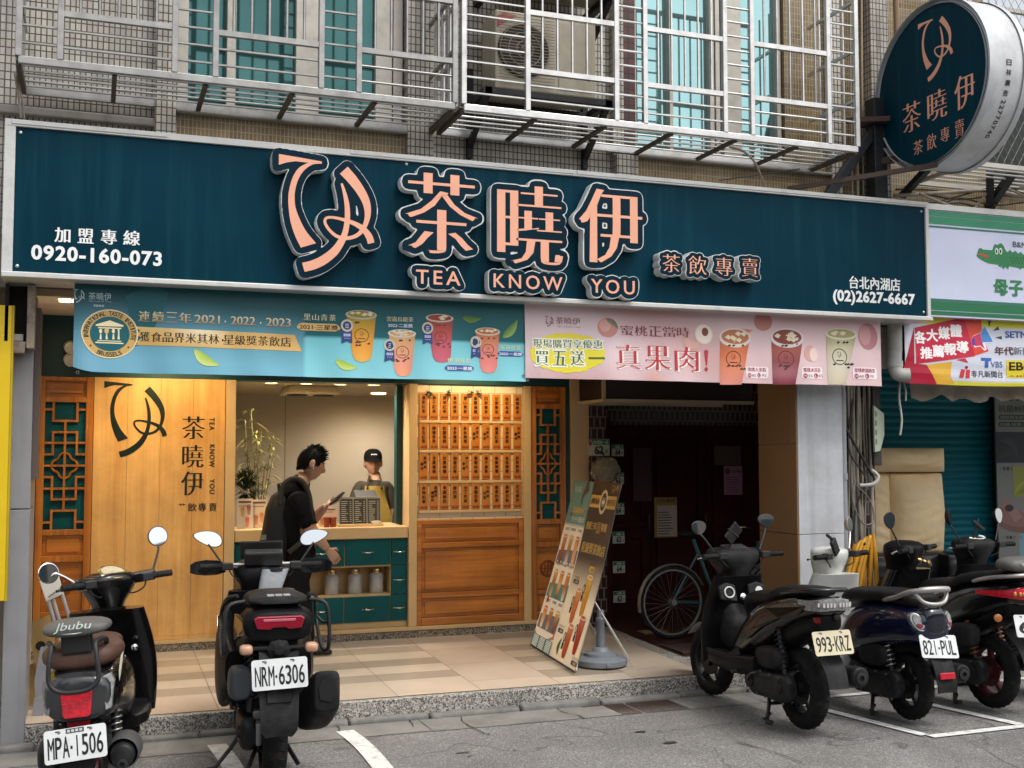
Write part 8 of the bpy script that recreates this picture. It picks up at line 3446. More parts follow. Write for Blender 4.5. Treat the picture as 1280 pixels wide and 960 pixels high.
# ---------------------------------------------------------------- 4: navy retro scooter
def scooter_four():
 t=thing('scooter','navy blue scooter with silver grab rail, white front and plate 821 PUL','scooter',(5.03,6.24,road_z(6.3)+.025),R(-2))
 wb,r,w=1.20,.225,.10
 M=rot_about(.9,R(24))
 chassis(t,wb,r,w,rim_m,R(14),M,'centre',spring_m,front_fender=white_paint)
 for o in t.children:
  if o.name.startswith('front_wheel')or o.name.startswith('front_mudguard')or o.name.startswith('fork'):
   o.location.z=-.03
 lofted(t,'body_panel',[(-.29,.62,.03,.05),(-.28,.625,.10,.09),(-.2,.63,.15,.12),(-.05,.62,.18,.14),(.12,.59,.19,.165),(.30,.55,.185,.18),(.45,.50,.17,.18),(.56,.43,.15,.15)],navy,2.6)
 lofted(t,'inner_fender',[(-.25,.46,.08,.03),(-.1,.50,.10,.06),(.2,.44,.11,.1),(.5,.36,.11,.08)],matt_black,3)
 lofted(t,'seat',[(-.20,.775,.06,.02),(-.17,.785,.12,.045),(.0,.79,.145,.05),(.16,.785,.15,.05),(.3,.77,.15,.055),(.46,.75,.14,.06),(.58,.71,.11,.06),(.63,.68,.06,.04)],seat_blk,2.8)
 m=MB()
 loop=[(.13,.06,.77),(.15,-.08,.80),(.145,-.20,.845),(.10,-.275,.865),(0,-.30,.872),(-.10,-.275,.865),(-.145,-.20,.845),(-.15,-.08,.80),(-.13,.06,.77)]
 m.tube(smooth_line(loop,None,5),[.016]*15+[.02]*11+[.016]*15,10)
 m.tube(smooth_line([(.125,-.235,.85),(.08,-.27,.79),(0,-.285,.775),(-.08,-.27,.79),(-.125,-.235,.85)],None,5),.014,10)
 obj('grab_rail',m,silver_m,t,smooth=60,local=True)
 for s in(-1,1):
  pts=[(s*(.115+.038*math.cos(a))+s*.012*math.sin(a),.665+.058*math.sin(a))for a in[2*math.pi*i/20 for i in range(20)]]
  o=lens(t,'tail_lamp',pts,-.252,.035,mat('lamp_rim_silver',(.4,.4,.4),.25,metal=.7),R(18),.66,2.0)
  pts=[(s*(.115+.029*math.cos(a))+s*.010*math.sin(a),.668+.045*math.sin(a))for a in[2*math.pi*i/18 for i in range(18)]]
  lens(t,'lens',pts,-.286,.010,clear_lens,R(18),.66,2.0,parent=o)
  pts=[(s*(.115+.018*math.cos(a)),.645+.014*math.sin(a))for a in[2*math.pi*i/12 for i in range(12)]]
  lens(t,'red_bulb',pts,-.292,.008,red_dk,R(18),.66,2.0,parent=o)
 lofted(t,'tail_panel',[(-.305,.66,.03,.04),(-.295,.665,.07,.075),(-.25,.68,.085,.085),(-.2,.69,.09,.08)],mat('navy_black_panel',(.006,.008,.015),.15,coat=.8),3)
 fender_plate(t,[(-.235,.52),(-.32,.43),(-.37,.31),(-.375,.24)],.155,grey_plas,'mudguard',lambda s:1.0-.1*s)
 lens(t,'reflector',[(-.055,.365),(.055,.365),(.055,.325),(-.055,.325)],-.372,.014,red_lens,R(4),.34)
 number_plate_on(t,'821·PUL',-.305,.515,R(-20),plate_w,roll=R(3),w=.262,h=.145,yaw=R(-4))
 muffler(t,[(-.30,.33,.045,.045,.185),(-.27,.332,.06,.06,.185),(-.05,.31,.062,.064,.18),(.12,.28,.055,.055,.17),(.25,.25,.03,.03,.15)],engine_b,(-.305,.33,.03))
 a=Art()
 a.text('Many',.0,0,.13,.035,'#8a1c26',1,.02,.02)
 a.build('side_script',t,lambda u,v,l:Vector((-.1925,.47-u,.60+v)),local=True)
 floor_and_shield(t,wb,white_paint,white_paint,.2,.86,.14,hwt=.18)
 o=zloft(t,'headset',[(.78,.93,.07,.09),(.87,.91,.08,.10),(.93,.90,.11,.115),(.99,.89,.13,.12),(1.03,.89,.12,.11),(1.05,.89,.06,.05)],white_paint,M,2.8)
 L,R_=Vector((-.34,.79,.995)),Vector((.34,.79,.995))
 grip_set(t,M,L,R_,chrome)
 mirror(t,1,(.2,.85,1.03),(.29,.90,1.20),.052,.055,.3,'round',M,silver_m)
 m=MB()
 m.bar(M@Vector((-.05,.82,1.03)),M@Vector((-.12,.80,1.12)),.018)
 m.bar(M@Vector((-.20,.78,1.15)),M@Vector((-.06,.80,1.09)),.02)
 m.obox(M@Vector((-.1,.78,1.06)),M.to_3x3()@Vector((.03,0,-.05)),M.to_3x3()@Vector((0,.012,0)),M.to_3x3()@Vector((.025,0,.02)))
 obj('phone_holder',m,black_pl,t,bevel=.006,local=True)
 return t
# ---------------------------------------------------------------- 5: black scooter with red tail lamp, cut by the picture edge
def scooter_five(label,loc,rz,front_only=False,plate='65',steer=R(30)):
 t=thing('scooter',label,'scooter',loc,rz)
 wb,r,w=1.24,.245,.11
 M=rot_about(.93,steer)
 chassis(t,wb,r,w,mat('red_lined_rim',(.09,.02,.02),.4,metal=.3)if not front_only else rim_m,steer*.6,M,'centre',mat('orange_spring',(.30,.10,.04),.4),front_fender=gloss_black)
 for o in t.children:
  if o.name.startswith('front_wheel')or o.name.startswith('front_mudguard')or o.name.startswith('fork'):
   o.location.z=-.03
 lofted(t,'body_panel',[(-.36,.80,.05,.03),(-.33,.795,.12,.07),(-.2,.775,.155,.10),(-.02,.72,.17,.14),(.16,.66,.175,.165),(.34,.58,.17,.18),(.50,.50,.16,.17),(.64,.42,.14,.11)],gloss_black,2.5)
 lofted(t,'seat',[(-.24,.90,.06,.02),(-.20,.905,.12,.04),(-.02,.885,.145,.045),(.15,.85,.15,.05),(.26,.805,.145,.05),(.42,.785,.14,.055),(.58,.75,.11,.06),(.66,.70,.06,.05)],seat_blk,2.6)
 o=lofted(t,'backrest_pad',[(-.38,.985,.06,.015),(-.36,.99,.13,.04),(-.29,.995,.15,.05),(-.22,.995,.14,.045),(-.18,.99,.07,.02)],pad_grey,2.5)
 a=Art()
 a.text('YAMAHA',-.075,-.008,.075,.012,'#c9cbc9',1,.04,.03)
 a.build('lettering',o,lambda u,v,l:Vector((u,-.392+1.1*u*u,1.0+v)),local=True)
 rail_loop(t,[(.13,.0,.86),(.15,-.18,.90),(.11,-.34,.925),(0,-.38,.93),(-.11,-.34,.925),(-.15,-.18,.90),(-.13,.0,.86)],.014,silver_m)
 m=MB()
 rows=[]
 for k in range(15):
  s=-1+2*k/14
  x=s*.172
  y=-.392+.30*abs(s)**6
  h0,h1=.77+.012*abs(s),.855-.045*abs(s)**2
  rows.append([Vector((x,y-.004,h0)),Vector((x,y-.012,(h0+h1)/2)),Vector((x,y-.004,h1)),Vector((x,y+.03,h1)),Vector((x,y+.03,h0))])
 m.loft(rows)
 o=obj('tail_lamp',m,red_lens,t,smooth=30,local=True)
 for s in(-1,1):
  m=MB()
  for k in range(3):
   x=s*(.075+k*.022)
   y=-.392+.30*abs(x/.172)**6-.012
   m.sphere((x,y,.81),.014,.008,.016,10,8)
  obj('amber_bulbs',m,amber,o,smooth=60,local=True)
  m=MB()
  m.lathe([(.026,0),(.026,.018),(.018,.024)],(s*.16,-.25,.645),(s*.5,-1,0),18)
  obj('side_reflector',m,amber,t,smooth=40,local=True)
 lofted(t,'under_tail',[(-.33,.70,.03,.03),(-.30,.70,.11,.06),(-.15,.66,.12,.07),(.1,.56,.12,.08)],matt_black,3)
 fender_plate(t,[(-.19,.56),(-.28,.50),(-.36,.42),(-.40,.32)],.17,grey_plas)
 if not front_only:
  number_plate_on(t,plate,-.375,.60,R(-16),plate_w,roll=R(3),w=.262,h=.145)
  lofted(t,'gasket_case',[(-.05,.50,.03,.05,-.16),(-.02,.50,.05,.075,-.165),(.12,.48,.055,.085,-.17),(.26,.45,.03,.05,-.16)],grey_plas,3)
 muffler(t,[(-.30,.33,.05,.05,.19),(-.27,.332,.062,.062,.19),(-.05,.31,.064,.066,.185),(.12,.28,.055,.055,.17),(.25,.25,.03,.03,.15)],engine_b,(-.305,.33,.03))
 floor_and_shield(t,wb,grey_plas,gloss_black if not front_only else matt_black,.195,.86,.15,hwt=.175)
 o=zloft(t,'headset',[(.78,.95,.075,.10),(.88,.93,.085,.11),(.94,.92,.13,.12),(1.0,.91,.165,.13),(1.04,.91,.155,.12),(1.065,.92,.09,.07)],matt_black if not front_only else grey_plas,M,3.0)
 if front_only:
  m=MB()
  m.tube([M@q for q in smooth_line([Vector((-.085,.875,1.063)),Vector((-.03,.84,1.052)),Vector((.03,.84,1.052)),Vector((.085,.875,1.063)),Vector((.05,.90,1.075))],None,4)],.012,8)
  obj('trim_flash',m,white_paint,o,smooth=50,local=True)
 else:
  m=MB()
  for q in((-.13,.90,1.0),(.11,.85,.93),(.08,.84,1.02)):
   m.sphere(M@Vector(q),.045,.03,.04,12,8)
  obj('cowl_cap',m,grey_plas,o,smooth=50,local=True,split=True)
  m=MB()
  m.lathe([(.016,0),(.018,.03),(.012,.04),(.018,.05),(.014,.07)],M@Vector((.02,.82,.93)),M.to_3x3()@Vector((.4,-.8,-.3)),14)
  m.lathe([(.03,0),(.026,.014),(.01,.016)],M@Vector((.06,.74,.90)),M.to_3x3()@Vector((.2,-1,.3)),18)
  obj('gold_plugs',m,mat('gold_anodised',(.5,.34,.14),.3,metal=.9),t,smooth=40,local=True,split=True)
 L,R_=Vector((-.34,.80,1.01)),Vector((.34,.80,1.01))
 grip_set(t,M,L,R_,silver_m)
 mirror(t,-1,(-.2,.86,1.04),(-.27,.90,1.23),.045,.062,.5 if front_only else-.6,'egg',M)
 if front_only:
  mirror(t,1,(.2,.86,1.04),(.29,.90,1.23),.045,.062,.2,'egg',M)
  m=MB()
  m.bar(M@Vector((-.06,.86,1.05)),M@Vector((-.03,.84,1.16)),.02)
  m.bar(M@Vector((-.09,.83,1.20)),M@Vector((.03,.83,1.13)),.024)
  m.bar(M@Vector((-.07,.825,1.16)),M@Vector((-.03,.825,1.22)),.012)
  obj('phone_holder',m,black_pl,t,bevel=.005,local=True)
 return t
scooter_one()
scooter_two()
scooter_three()
scooter_four()
scooter_five('black scooter with wide red and amber tail lamp, parked beside the navy scooter',(5.79,6.33,road_z(6.3)+.025),R(-1))
scooter_five('grey fronted scooter with pale trim flash and phone holder, outermost of the scooter row',(6.58,6.45,road_z(6.4)+.025),R(0),True,steer=R(8))
# ================================================================ things standing, hanging and leaning about
def cables(name,cat,group,mt,items):
 for lab,pts,r in items:
  m=MB()
  m.tube(smooth_line(pts,None,6),r,7)
  tag(obj(name,m,mt,None,smooth=70),lab,cat,group)
# roller shutter
x0,x1=PY(1085,600,9.72).x,PY(1240,600,9.72).x
t=thing('roller_shutter','closed dark teal roller shutter behind the stacked sofas','shutter',((x0+x1)/2,9.75,.2))
m=MB()
z=.2
prof=[]
while z<2.75:
 for dz,dy in((0,.012),(.006,0),(.034,-.014),(.062,0),(.067,.012)):
  prof.append((9.72+dy,z+dz))
 z+=.072
vs=[(x,y,z_)for y,z_ in prof for x in(x0,x1)]
m.add(vs,[(2*i,2*i+1,2*i+3,2*i+2)for i in range(len(prof)-1)])
m.box(x0,x1,9.75,9.78,.2,2.75)
obj('curtain',m,mat('shutter_teal',(.004,.16,.21),.45,var=.1,dirt=.3,dirtcol=(.01,.03,.04),spec=.3),t,smooth=20)
m=MB()
m.box(x1,x1+.06,9.66,9.78,.17,2.75)
obj('guide_rail',m,black_pl,t)
# upended beige sofa on top of a black leather sofa
beige=mat('worn_beige_leather','#f3d8a8',.6,var=.12,vscale=5,bump=.6,bscale=14,dirt=.3,dirtcol=(.2,.14,.08),dscale=5)
black_l=mat('black_leather',(.008,.009,.011),.35,var=.15,vscale=6,bump=.4,bscale=18)
def cushion(name,l,t_,r,b,Y,d,mt,par,bev=.05,puff=.05):
 x0,z0,x1,z1=fbox(l,t_,r,b,Y)
 m=MB()
 n,k=12,34
 g=[[(x0+(x1-x0)*i/n,z0+(z1-z0)*j/k)for i in range(n+1)]for j in range(k+1)]
 f=[(x,Y-puff*math.sin(math.pi*(x-x0)/(x1-x0))**.5*math.sin(math.pi*(z-z0)/(z1-z0))**.5+.011*math.sin(z*62+3*math.sin(x*9))*(.5+.5*math.sin(z*17+x*5))*math.sin(math.pi*(x-x0)/(x1-x0)),z)for row in g for x,z in row]
 bk=[(x,Y+d,z)for row in g for x,z in row]
 N=len(f)
 fs=[(j*(n+1)+i,j*(n+1)+i+1,(j+1)*(n+1)+i+1,(j+1)*(n+1)+i)for j in range(k)for i in range(n)]
 fs+=[tuple(N+q for q in reversed(q4))for q4 in fs]
 rim=[i for i in range(n+1)]+[(j+1)*(n+1)-1 for j in range(1,k+1)]+[k*(n+1)+i for i in range(n-1,-1,-1)]+[j*(n+1)for j in range(k-1,0,-1)]
 for i in range(len(rim)):
  a,b_=rim[i],rim[(i+1)%len(rim)]
  fs.append((b_,a,N+a,N+b_))
 m.add(f+bk,fs)
 return obj(name,m,mt,par,smooth=75,bevel=bev,bseg=4)
t=thing('sofa','beige leather sofa stood on end on the black sofa before the shutter','sofa',(PY(1135,690,8.9).x,9.1,PY(1135,692,8.9).z))
cushion('armrest',1086,561,1180,591,8.86,.6,beige,t,.07,.17)
cushion('seat_cushion',1086,592.5,1112.5,693,8.93,.5,beige,t,.015)
cushion('back_cushion',1114,592.5,1179,693,8.9,.5,beige,t,.035,.15)
m=MB()
x0,z0,x1,z1=fbox(1110,592,1117,693,8.97)
m.box(x0,x1,8.99,9.0,z0,z1)
obj('seam_gap',m,mat('dark_seam',(.06,.015,.012),.8),t)
t=thing('sofa','black leather sofa on the walk behind the scooters, carrying the beige one','sofa',(PY(1150,740,8.8).x,9.0,floor_z(8.8)))
cushion('backrest',1086,693.5,1185,728,8.75,.75,black_l,t,.04)
cushion('seat',1080,729,1187,775,8.6,.9,black_l,t,.05)
x0,z0,x1,z1=fbox(1082,776,1187,800,8.65)
m=MB()
m.box(x0,x1,8.65,9.4,floor_z(8.65),z1)
obj('base',m,black_l,t,bevel=.02)
cushion('armrest',1186,694,1215,790,8.6,.9,black_l,t,.05)
# pipes and cables on the tiled strip right of the light pillar
pvc=mat('grey_pvc','#8f9193',.45,var=.08,dirt=.4,dscale=6,streak=.3)
pvc_w=mat('dirty_white_pvc','#aeada6',.45,var=.08,dirt=.5,dscale=7,dirtcol=(.16,.15,.13))
old_wire=mat('old_beige_cable','#8e8577',.6,var=.2,vscale=9,dirt=.5)
dark_wire=mat('dark_cable',(.03,.028,.026),.6,var=.2)
V3=Vector
m=MB()
m.tube([(5.595,7.68,.05),(5.595,7.68,2.78)],.034,16)
for z in(1.0,1.55,2.2):
 m.tube([(5.595,7.68,z),(5.595,7.68,z+.05)],.039,16)
tag(obj('drain_pipe',m,pvc,None,smooth=50),'grey upright drain pipe against the light pillar','pipe')
m=MB()
m.tube([(5.79,7.80,.1),(5.79,7.80,2.76)],.022,12)
m.tube([(5.79,7.80,2.48),(5.79,7.80,2.54)],.032,12)
tag(obj('conduit',m,mat('galvanised','#7f7d78',.5,metal=.4,var=.15,dirt=.4),None,smooth=50),'thin galvanised conduit with a collar among the cables','pipe')
rr=random.Random(11)
its=[]
for i in range(14):
 x=5.71+.019*i
 y=7.83-rr.uniform(0,.05)
 pts=[V3((x+rr.uniform(-.03,.03),y,2.78))]
 for k in range(6):
  pts.append(V3((x+rr.uniform(-.022,.022),y-rr.uniform(0,.03),2.4-k*.42)))
 its.append((('pale','thick grey','thin sagging','twisted beige','straight beige','loose','kinked','worn','outer','bent','taut','dusty','frayed','striped')[i]+' cable in the upright bundle beside the drain pipe',pts,rr.choice([.008,.010,.012,.014])))
cables('cable','cable','upright cables beside the pillar',old_wire,its)
cables('cable','cable','upright cables beside the pillar',dark_wire,[
 ('black cable bowing out of the upright bundle',[V3((5.78,7.78,2.2)),V3((5.70,7.74,1.8)),V3((5.84,7.72,1.55)),V3((5.76,7.75,1.3)),V3((5.75,7.76,.9))],.007),
 ('black cable crossing the bundle at a slant',[V3((5.68,7.76,1.98)),V3((5.80,7.73,1.76)),V3((5.93,7.75,1.58)),V3((5.98,7.78,1.52))],.012)])
cables('cable_loop','cable',None,mat('grey_loop_wire','#6d6a64',.6),[
 ('slack loop of grey wire hanging before the cable bundle',[V3((5.76,7.74,1.55)),V3((5.70,7.70,1.38)),V3((5.78,7.68,1.20)),V3((5.90,7.70,1.22)),V3((5.88,7.72,1.38)),V3((5.76,7.73,1.5))],.006)])
m=MB()
m.tube(smooth_line([V3((5.80,7.74,1.50)),V3((5.90,7.70,1.51)),V3((5.95,7.70,1.57)),V3((5.92,7.74,1.62))],None,6),.017,10)
tag(obj('flexible_pipe',m,pvc_w,None,smooth=60),'short bent white flexible pipe sticking out of the bundle','pipe')
m=MB()
m.box(5.93,6.005,7.72,7.82,1.66,2.44)
tag(obj('cable_cover',m,mat('black_cover',(.03,.028,.025),.7,var=.2,dirt=.4),None,bevel=.006),'black upright cable cover box with peeling face','cover')
p=PY(1101,535,7.66)
t=thing('metal_plate','pale green metal plate with holes hung beside the cable cover','plate',p)
x0,z0,x1,z1=fbox(1093,508,1113,566,7.66)
m=MB()
m.prism([(x0,z0),(x0,z1),(x0+(x1-x0)*.3,z1-.02),(x1,z1-.06),(x1,z0+.14),(x0+(x1-x0)*.55,z0+.01)],lambda u,v,d:V3((u,7.66+d+(u-x0)*.5,v)),0,.02)
obj('plate',m,mat('pale_green_plate','#a3ad97',.5,var=.08,dirt=.3),t)
a=Art()
for i in range(4):
 a.rrect(x0+.012,z0+.06+i*.075,x0+.036,z0+.105+i*.075,.008,'#5d665a',1)
a.build('holes',t,lambda u,v,l:V3((u,7.658+(u-x0)*.5,v)))
# yellow hose hung in long loops
m=MB()
hose=mat('yellow_hose','#c08a1e',.35,var=.1,dirt=.25,dscale=8)
pts=[]
loops=[(1060,800),(1074,806),(1083,802),(1064,790),(1089,800),(1069,808),(1079,795),(1086,788)]
top=PY(1074,682,7.56)
pts.append(top+V3((-.02,.03,0)))
for i,(px_,py_)in enumerate(loops):
 b_=PY(px_,py_,7.54-.012*i)
 w=.035+.006*i
 pts+=[V3((b_.x-w,b_.y,(b_.z+top.z)/2)),V3((b_.x-w*.6,b_.y,b_.z+.03)),V3((b_.x+w*.1,b_.y,b_.z)),V3((b_.x+w*.7,b_.y,b_.z+.04)),V3((b_.x+w,b_.y,(b_.z+top.z)/2+.1)),top+V3((-.03+.015*i,-.01*i,.012*i))]
m.tube(smooth_line(pts,None,6),.0165,8)
t=thing('garden_hose','yellow garden hose hung in long loops beside the light pillar','hose',top)
obj('hose',m,hose,t,smooth=60)
m=MB()
m.tube([top+V3((0,.12,.0)),top+V3((0,-.05,-.005)),top+V3((0,-.07,.02))],.009,8)
obj('hook',m,rust,t)
# white drain under the end of the sign
m=MB()
P_=[PY(1118,398,7.52),PY(1118.5,440,7.52),PY(1118.5,458,7.52),PY(1122,468,7.50),PY(1130,470,7.48),PY(1137,470,7.46)]
m.tube([P_[0],P_[1]],.058,20)
m.tube(smooth_line(P_[1:],None,5),.056,20)
m.tube([PY(1118.4,452,7.52),PY(1118.4,460,7.52)],.064,20)
tag(obj('drain_pipe',m,pvc_w,None,smooth=50),'white drain pipe with elbow under the right end of the main sign','pipe')
m=MB()
x0,z0,x1,z1=fbox(1126,404,1141,462,7.62)
m.box(x0,x1,7.6,7.7,z0,z1)
m.box(x0-.01,x1+.01,7.55,7.7,z0-.02,z0-.001)
tag(obj('recess_box',m,mat('black_recess',(.008,.008,.008),.8),None),'black open box behind the white drain pipe elbow','box')
m=MB()
x0,z0,x1,z1=fbox(1098,404,1110,462,7.66)
m.box(x0,x1,7.64,7.7,z0,z1)
tag(obj('wall_panel',m,plaster,None),'pale plaster panel beside the white drain pipe','panel')
cables('cord','cord','white cords hanging before the shutter',pvc_w,[
 ('long white cord with a knot hanging before the shutter',[PY(1125,478,7.6),PY(1124,500,7.6),PY(1127,525,7.6),PY(1125,545,7.6)],.009),
 ('short white cord hanging under the drain elbow',[PY(1129,478,7.6),PY(1132,488,7.6),PY(1132,502,7.6)],.008)])
# scalloped canvas edge of the neighbour's awning
x0,x1=PY(1140,490,7.78).x,10.4
zt=PY(1200,478,7.78).z
m=MB()
n=90
top_,bot_=[],[]
for i in range(n+1):
 x=x0+(x1-x0)*i/n
 y=7.78+.03*math.sin(x*14)+.015*math.sin(x*37)
 top_.append((x,y,zt))
 bot_.append((x,y-.02,zt-.13-.035*abs(math.sin(x*5.2))+.02*math.sin(x*23)))
vs=[q for p_ in zip(top_,bot_)for q in p_]
k=len(vs)
vs+=[(x,y+.006,z)for x,y,z in vs]
m.add(vs,[(2*i,2*i+1,2*i+3,2*i+2)for i in range(n)]+[(k+2*i,k+2*i+2,k+2*i+3,k+2*i+1)for i in range(n)])
tag(obj('awning_valance',m,mat('dirty_canvas','#b5aa9a',.8,var=.12,dirt=.45,dscale=6),None,smooth=60),'dirty cream scalloped canvas edge under the media banner','awning')
# bicycle leaning in the hall
bx,by=PY(840,757,8.98).x,8.98
bz=floor_z(by)+.315
teal_p=mat('teal_bicycle_paint',(.015,.09,.10),.3,var=.1,coat=.4)
t=thing('bicycle','teal city bicycle with pale mudguards standing in the dark hall entrance','bicycle',(bx+.5,by,floor_z(by)))
H,Cx,G=V3((bx,by,bz)),V3((bx+.44,by,bz-.03)),V3((bx+1.03,by,bz))
for c,nm in((H,'rear_wheel'),(G,'front_wheel')):
 m=MB()
 m.torus(c,(0,1,0),.30,.018,48,8)
 w=obj(nm,m,tyre_m,t,smooth=60)
 m=MB()
 m.torus(c,(0,1,0),.278,.011,48,6,1.3)
 m.lathe([(.025,-.04),(.025,.04)],c,(0,1,0),12)
 obj('rim',m,mat('pale_rim','#8d8f8f',.35,metal=.5),w,smooth=60)
 m=MB()
 for i in range(28):
  a=2*math.pi*i/28
  s=.03 if i%2 else-.03
  m.tube([c+V3((.02*math.cos(a+.9),s,.02*math.sin(a+.9))),c+V3((.27*math.cos(a),0,.27*math.sin(a)))],.0014,3)
 obj('spoke',m,mat('dull_spoke',(.12,.12,.12),.5,metal=.5),w)
 m=MB()
 pts=[c+V3((.335*math.cos(R(q)),0,.335*math.sin(R(q))))for q in range(25,200,12)]
 rows=[]
 for p_ in pts:
  d=(p_-c).normalized()
  rows.append([p_+V3((0,s*.028,0))-d*(.01*s*s)for s in(-1,-.5,0,.5,1)]+[p_+V3((0,s*.026,0))-d*(.01*s*s+.003)for s in(1,.5,0,-.5,-1)])
 m.loft(rows)
 obj('mudguard',m,mat('pale_mudguard','#8a8983',.4,metal=.4),t,smooth=60)
st_,hd0,hd1=V3((bx+.26,by,bz+.42)),V3((bx+.88,by,bz+.45)),V3((bx+.92,by,bz+.30))
m=MB()
for a_,b_,r in((H,Cx,.011),(H,st_,.010),(Cx,st_+V3((-.05,0,.12)),.016),(Cx,hd1,.018),(st_+V3((.01,0,-.06)),hd0,.016),(hd0+V3((-.015,0,.05)),hd1+V3((.01,0,-.03)),.02),(hd1,G,.013)):
 m.tube([a_,b_],r,8)
obj('frame',m,teal_p,t,smooth=60)
m=MB()
m.sphere(st_+V3((-.08,0,.17)),.12,.07,.035,14,8)
obj('saddle',m,seat_blk,t,smooth=60)
m=MB()
m.tube(smooth_line([hd0+V3((-.14,-.27,.14)),hd0+V3((-.02,-.2,.17)),hd0+V3((-.01,0,.15)),hd0+V3((-.02,.2,.17)),hd0+V3((-.14,.27,.14))],None,4),.011,8)
obj('handlebar',m,chrome,t,smooth=60)
m=MB()
m.torus(Cx,(0,1,0),.085,.006,28,6)
m.bar(Cx+V3((0,-.05,0)),Cx+V3((.12,-.05,-.11)),.014)
m.obox(Cx+V3((.13,-.09,-.12)),(.04,0,0),(0,.04,0),(0,0,.01))
obj('crank',m,black_pl,t,smooth=40)
# lumpy plastic bag with something orange in it
p=PY(756,588,9.55)
t=thing('plastic_bag','crumpled clear plastic bag with something orange inside, above the poster stands','bag',p-V3((0,0,.1)))
m=MB()
m.sphere((0,0,0),1,1,1,22,16)
rr=random.Random(6)
vs=[]
for v in m.v:
 v=V3(v)
 k=1+.10*math.sin(v.x*9+v.z*5)+.08*math.sin(v.y*11-v.z*8)+rr.uniform(-.04,.04)
 vs.append(tuple(p+V3((v.x*.14*k,v.y*.09*k,v.z*.115*k))))
m.v=vs
obj('film',m,mat('clear_film',(.75,.68,.5),.15,var=.2,trans=.75,ior=1.15,bump=.8,bscale=25),t,smooth=50)
m=MB()
m.sphere(p+V3((-.02,0,-.03)),.075,.05,.055,14,10)
m.box(p.x-.09,p.x+.07,p.y-.03,p.y+.03,p.z-.105,p.z-.06)
obj('orange_pack',m,mat('orange_pack','#b5562a',.5,var=.3,vscale=15),t,smooth=50)
m=MB()
m.tube([p+V3((0,0,.1)),p+V3((.01,.06,.16)),p+V3((0,.14,.17))],.008,6)
obj('knot',m,dark_wire,t)
# ---------------------------------------------------------------- left end: meter box, cardboard, folded stand
t=thing('meter_box','open black meter box with rotten beige frame under the left end of the sign','meter box',(-.44,7.5,2.3))
x0,z0,x1,z1=fbox(6,352,45,440,7.45)
m=MB()
m.box(x0+.02,x1-.05,7.56,7.58,z0+.07,2.78)
m.box(x0+.0,x0+.02,7.45,7.58,z0+.07,2.78)
obj('inside',m,mat('meter_box_black',(.01,.009,.008),.9),t)  # plain black inside of the open box
m=MB()
m.box(x1-.05,x1-.005,7.45,7.6,z0+.03,2.78)
m.add([(x0,7.45,z0+.07),(x1-.051,7.45,z0+.07),(x1-.051,7.6,z0+.07),(x0,7.6,z0+.07),(x0+.03,7.47,z0),(x1-.06,7.47,z0),(x1-.06,7.6,z0),(x0+.03,7.6,z0)],[(0,1,2,3),(7,6,5,4),(0,4,5,1),(1,5,6,2),(2,6,7,3),(3,7,4,0)])
obj('frame',m,mat('rotten_beige','#8f8373',.8,var=.25,vscale=10,dirt=.7,dscale=12,dirtcol=(.03,.02,.015)),t,bevel=.005)
m=MB()
m.box(x0+.04,x1-.07,7.50,7.56,z0+.075,z0+.12)
obj('grey_block',m,pvc_w,t,bevel=.006)
tan=mat('tan_cardboard','#a98a55',.8,var=.12,vscale=5,dirt=.2)
greyc=mat('grey_cardboard','#8a8a90',.75,var=.1,vscale=5,dirt=.25)
for i,(pts,Y,mt,lab)in enumerate((
  ([(40,775),(62,768),(68,800),(60,838),(44,836),(38,800)],8.05,tan,'tan cardboard sheet with a hand hole leaning behind the grey pillar'),
  ([(36,830),(54,822),(52,862),(46,880),(36,878)],8.12,tan,'brown cardboard piece low behind the grey pillar'),
  ([(50,808),(62,806),(58,842),(58,885),(44,884),(42,850)],7.95,greyc,'grey printed cardboard leaning beside the pillar'),
  ([(42,872),(56,868),(52,912),(38,900)],7.85,greyc,'grey cardboard flap lowest beside the pillar'))):
 P_=[PY(x,y,Y)for x,y in pts]
 m=MB()
 m.add([tuple(q)for q in P_]+[tuple(q+V3((.0,.012,0)))for q in P_],[tuple(range(len(P_))),tuple(range(2*len(P_)-1,len(P_)-1,-1))]+[(k,(k+1)%len(P_),(k+1)%len(P_)+len(P_),k+len(P_))for k in range(len(P_))])
 if i==0:
  o=thing('cardboard',lab,'cardboard',P_[3])
  obj('sheet',m,mt,o)
  h=MB()
  c=PY(50,806,Y-.004)
  h.lathe([(.03,0),(.001,0.0004)],c,(0,-1,0),16)
  obj('hand_hole',h,mat('hole_dark',(.02,.014,.008),.9),o)
 else:
  tag(obj('cardboard',m,mt,None),lab,'cardboard')
t=thing('folding_chair','folded white plastic and metal folding chair leaning behind the black retro scooter','folding chair',PY(75,830,7.9))
q=lambda x,y,d=0:PY(x,y,7.86+d)
m=MB()
for pts,d in(([(49.5,712),(61,706),(67,728),(56,733)],.06),([(48.5,726),(72,715),(79,741),(57,752)],0)):
 P_=[q(x,y,d)for x,y in pts]
 m.add([tuple(v)for v in P_]+[tuple(v+V3((0,.03,0)))for v in P_],[(0,1,2,3),(7,6,5,4),(0,4,5,1),(1,5,6,2),(2,6,7,3),(3,7,4,0)])
obj('back_panel',m,mat('ivory_plastic','#cdc8ba',.4,var=.05),t,bevel=.006,split=True)
m=MB()
for a_,b_ in(((60,750),(74,800)),((66,748),(80,796)),((77,741),(92,790))):
 m.tube([q(*a_,.015),q(*b_,.015)],.012,8)
m.tube([q(60,745,-.02),q(76,734,-.03)],.006,6)
obj('leg',m,steel,t,smooth=60,split=True)
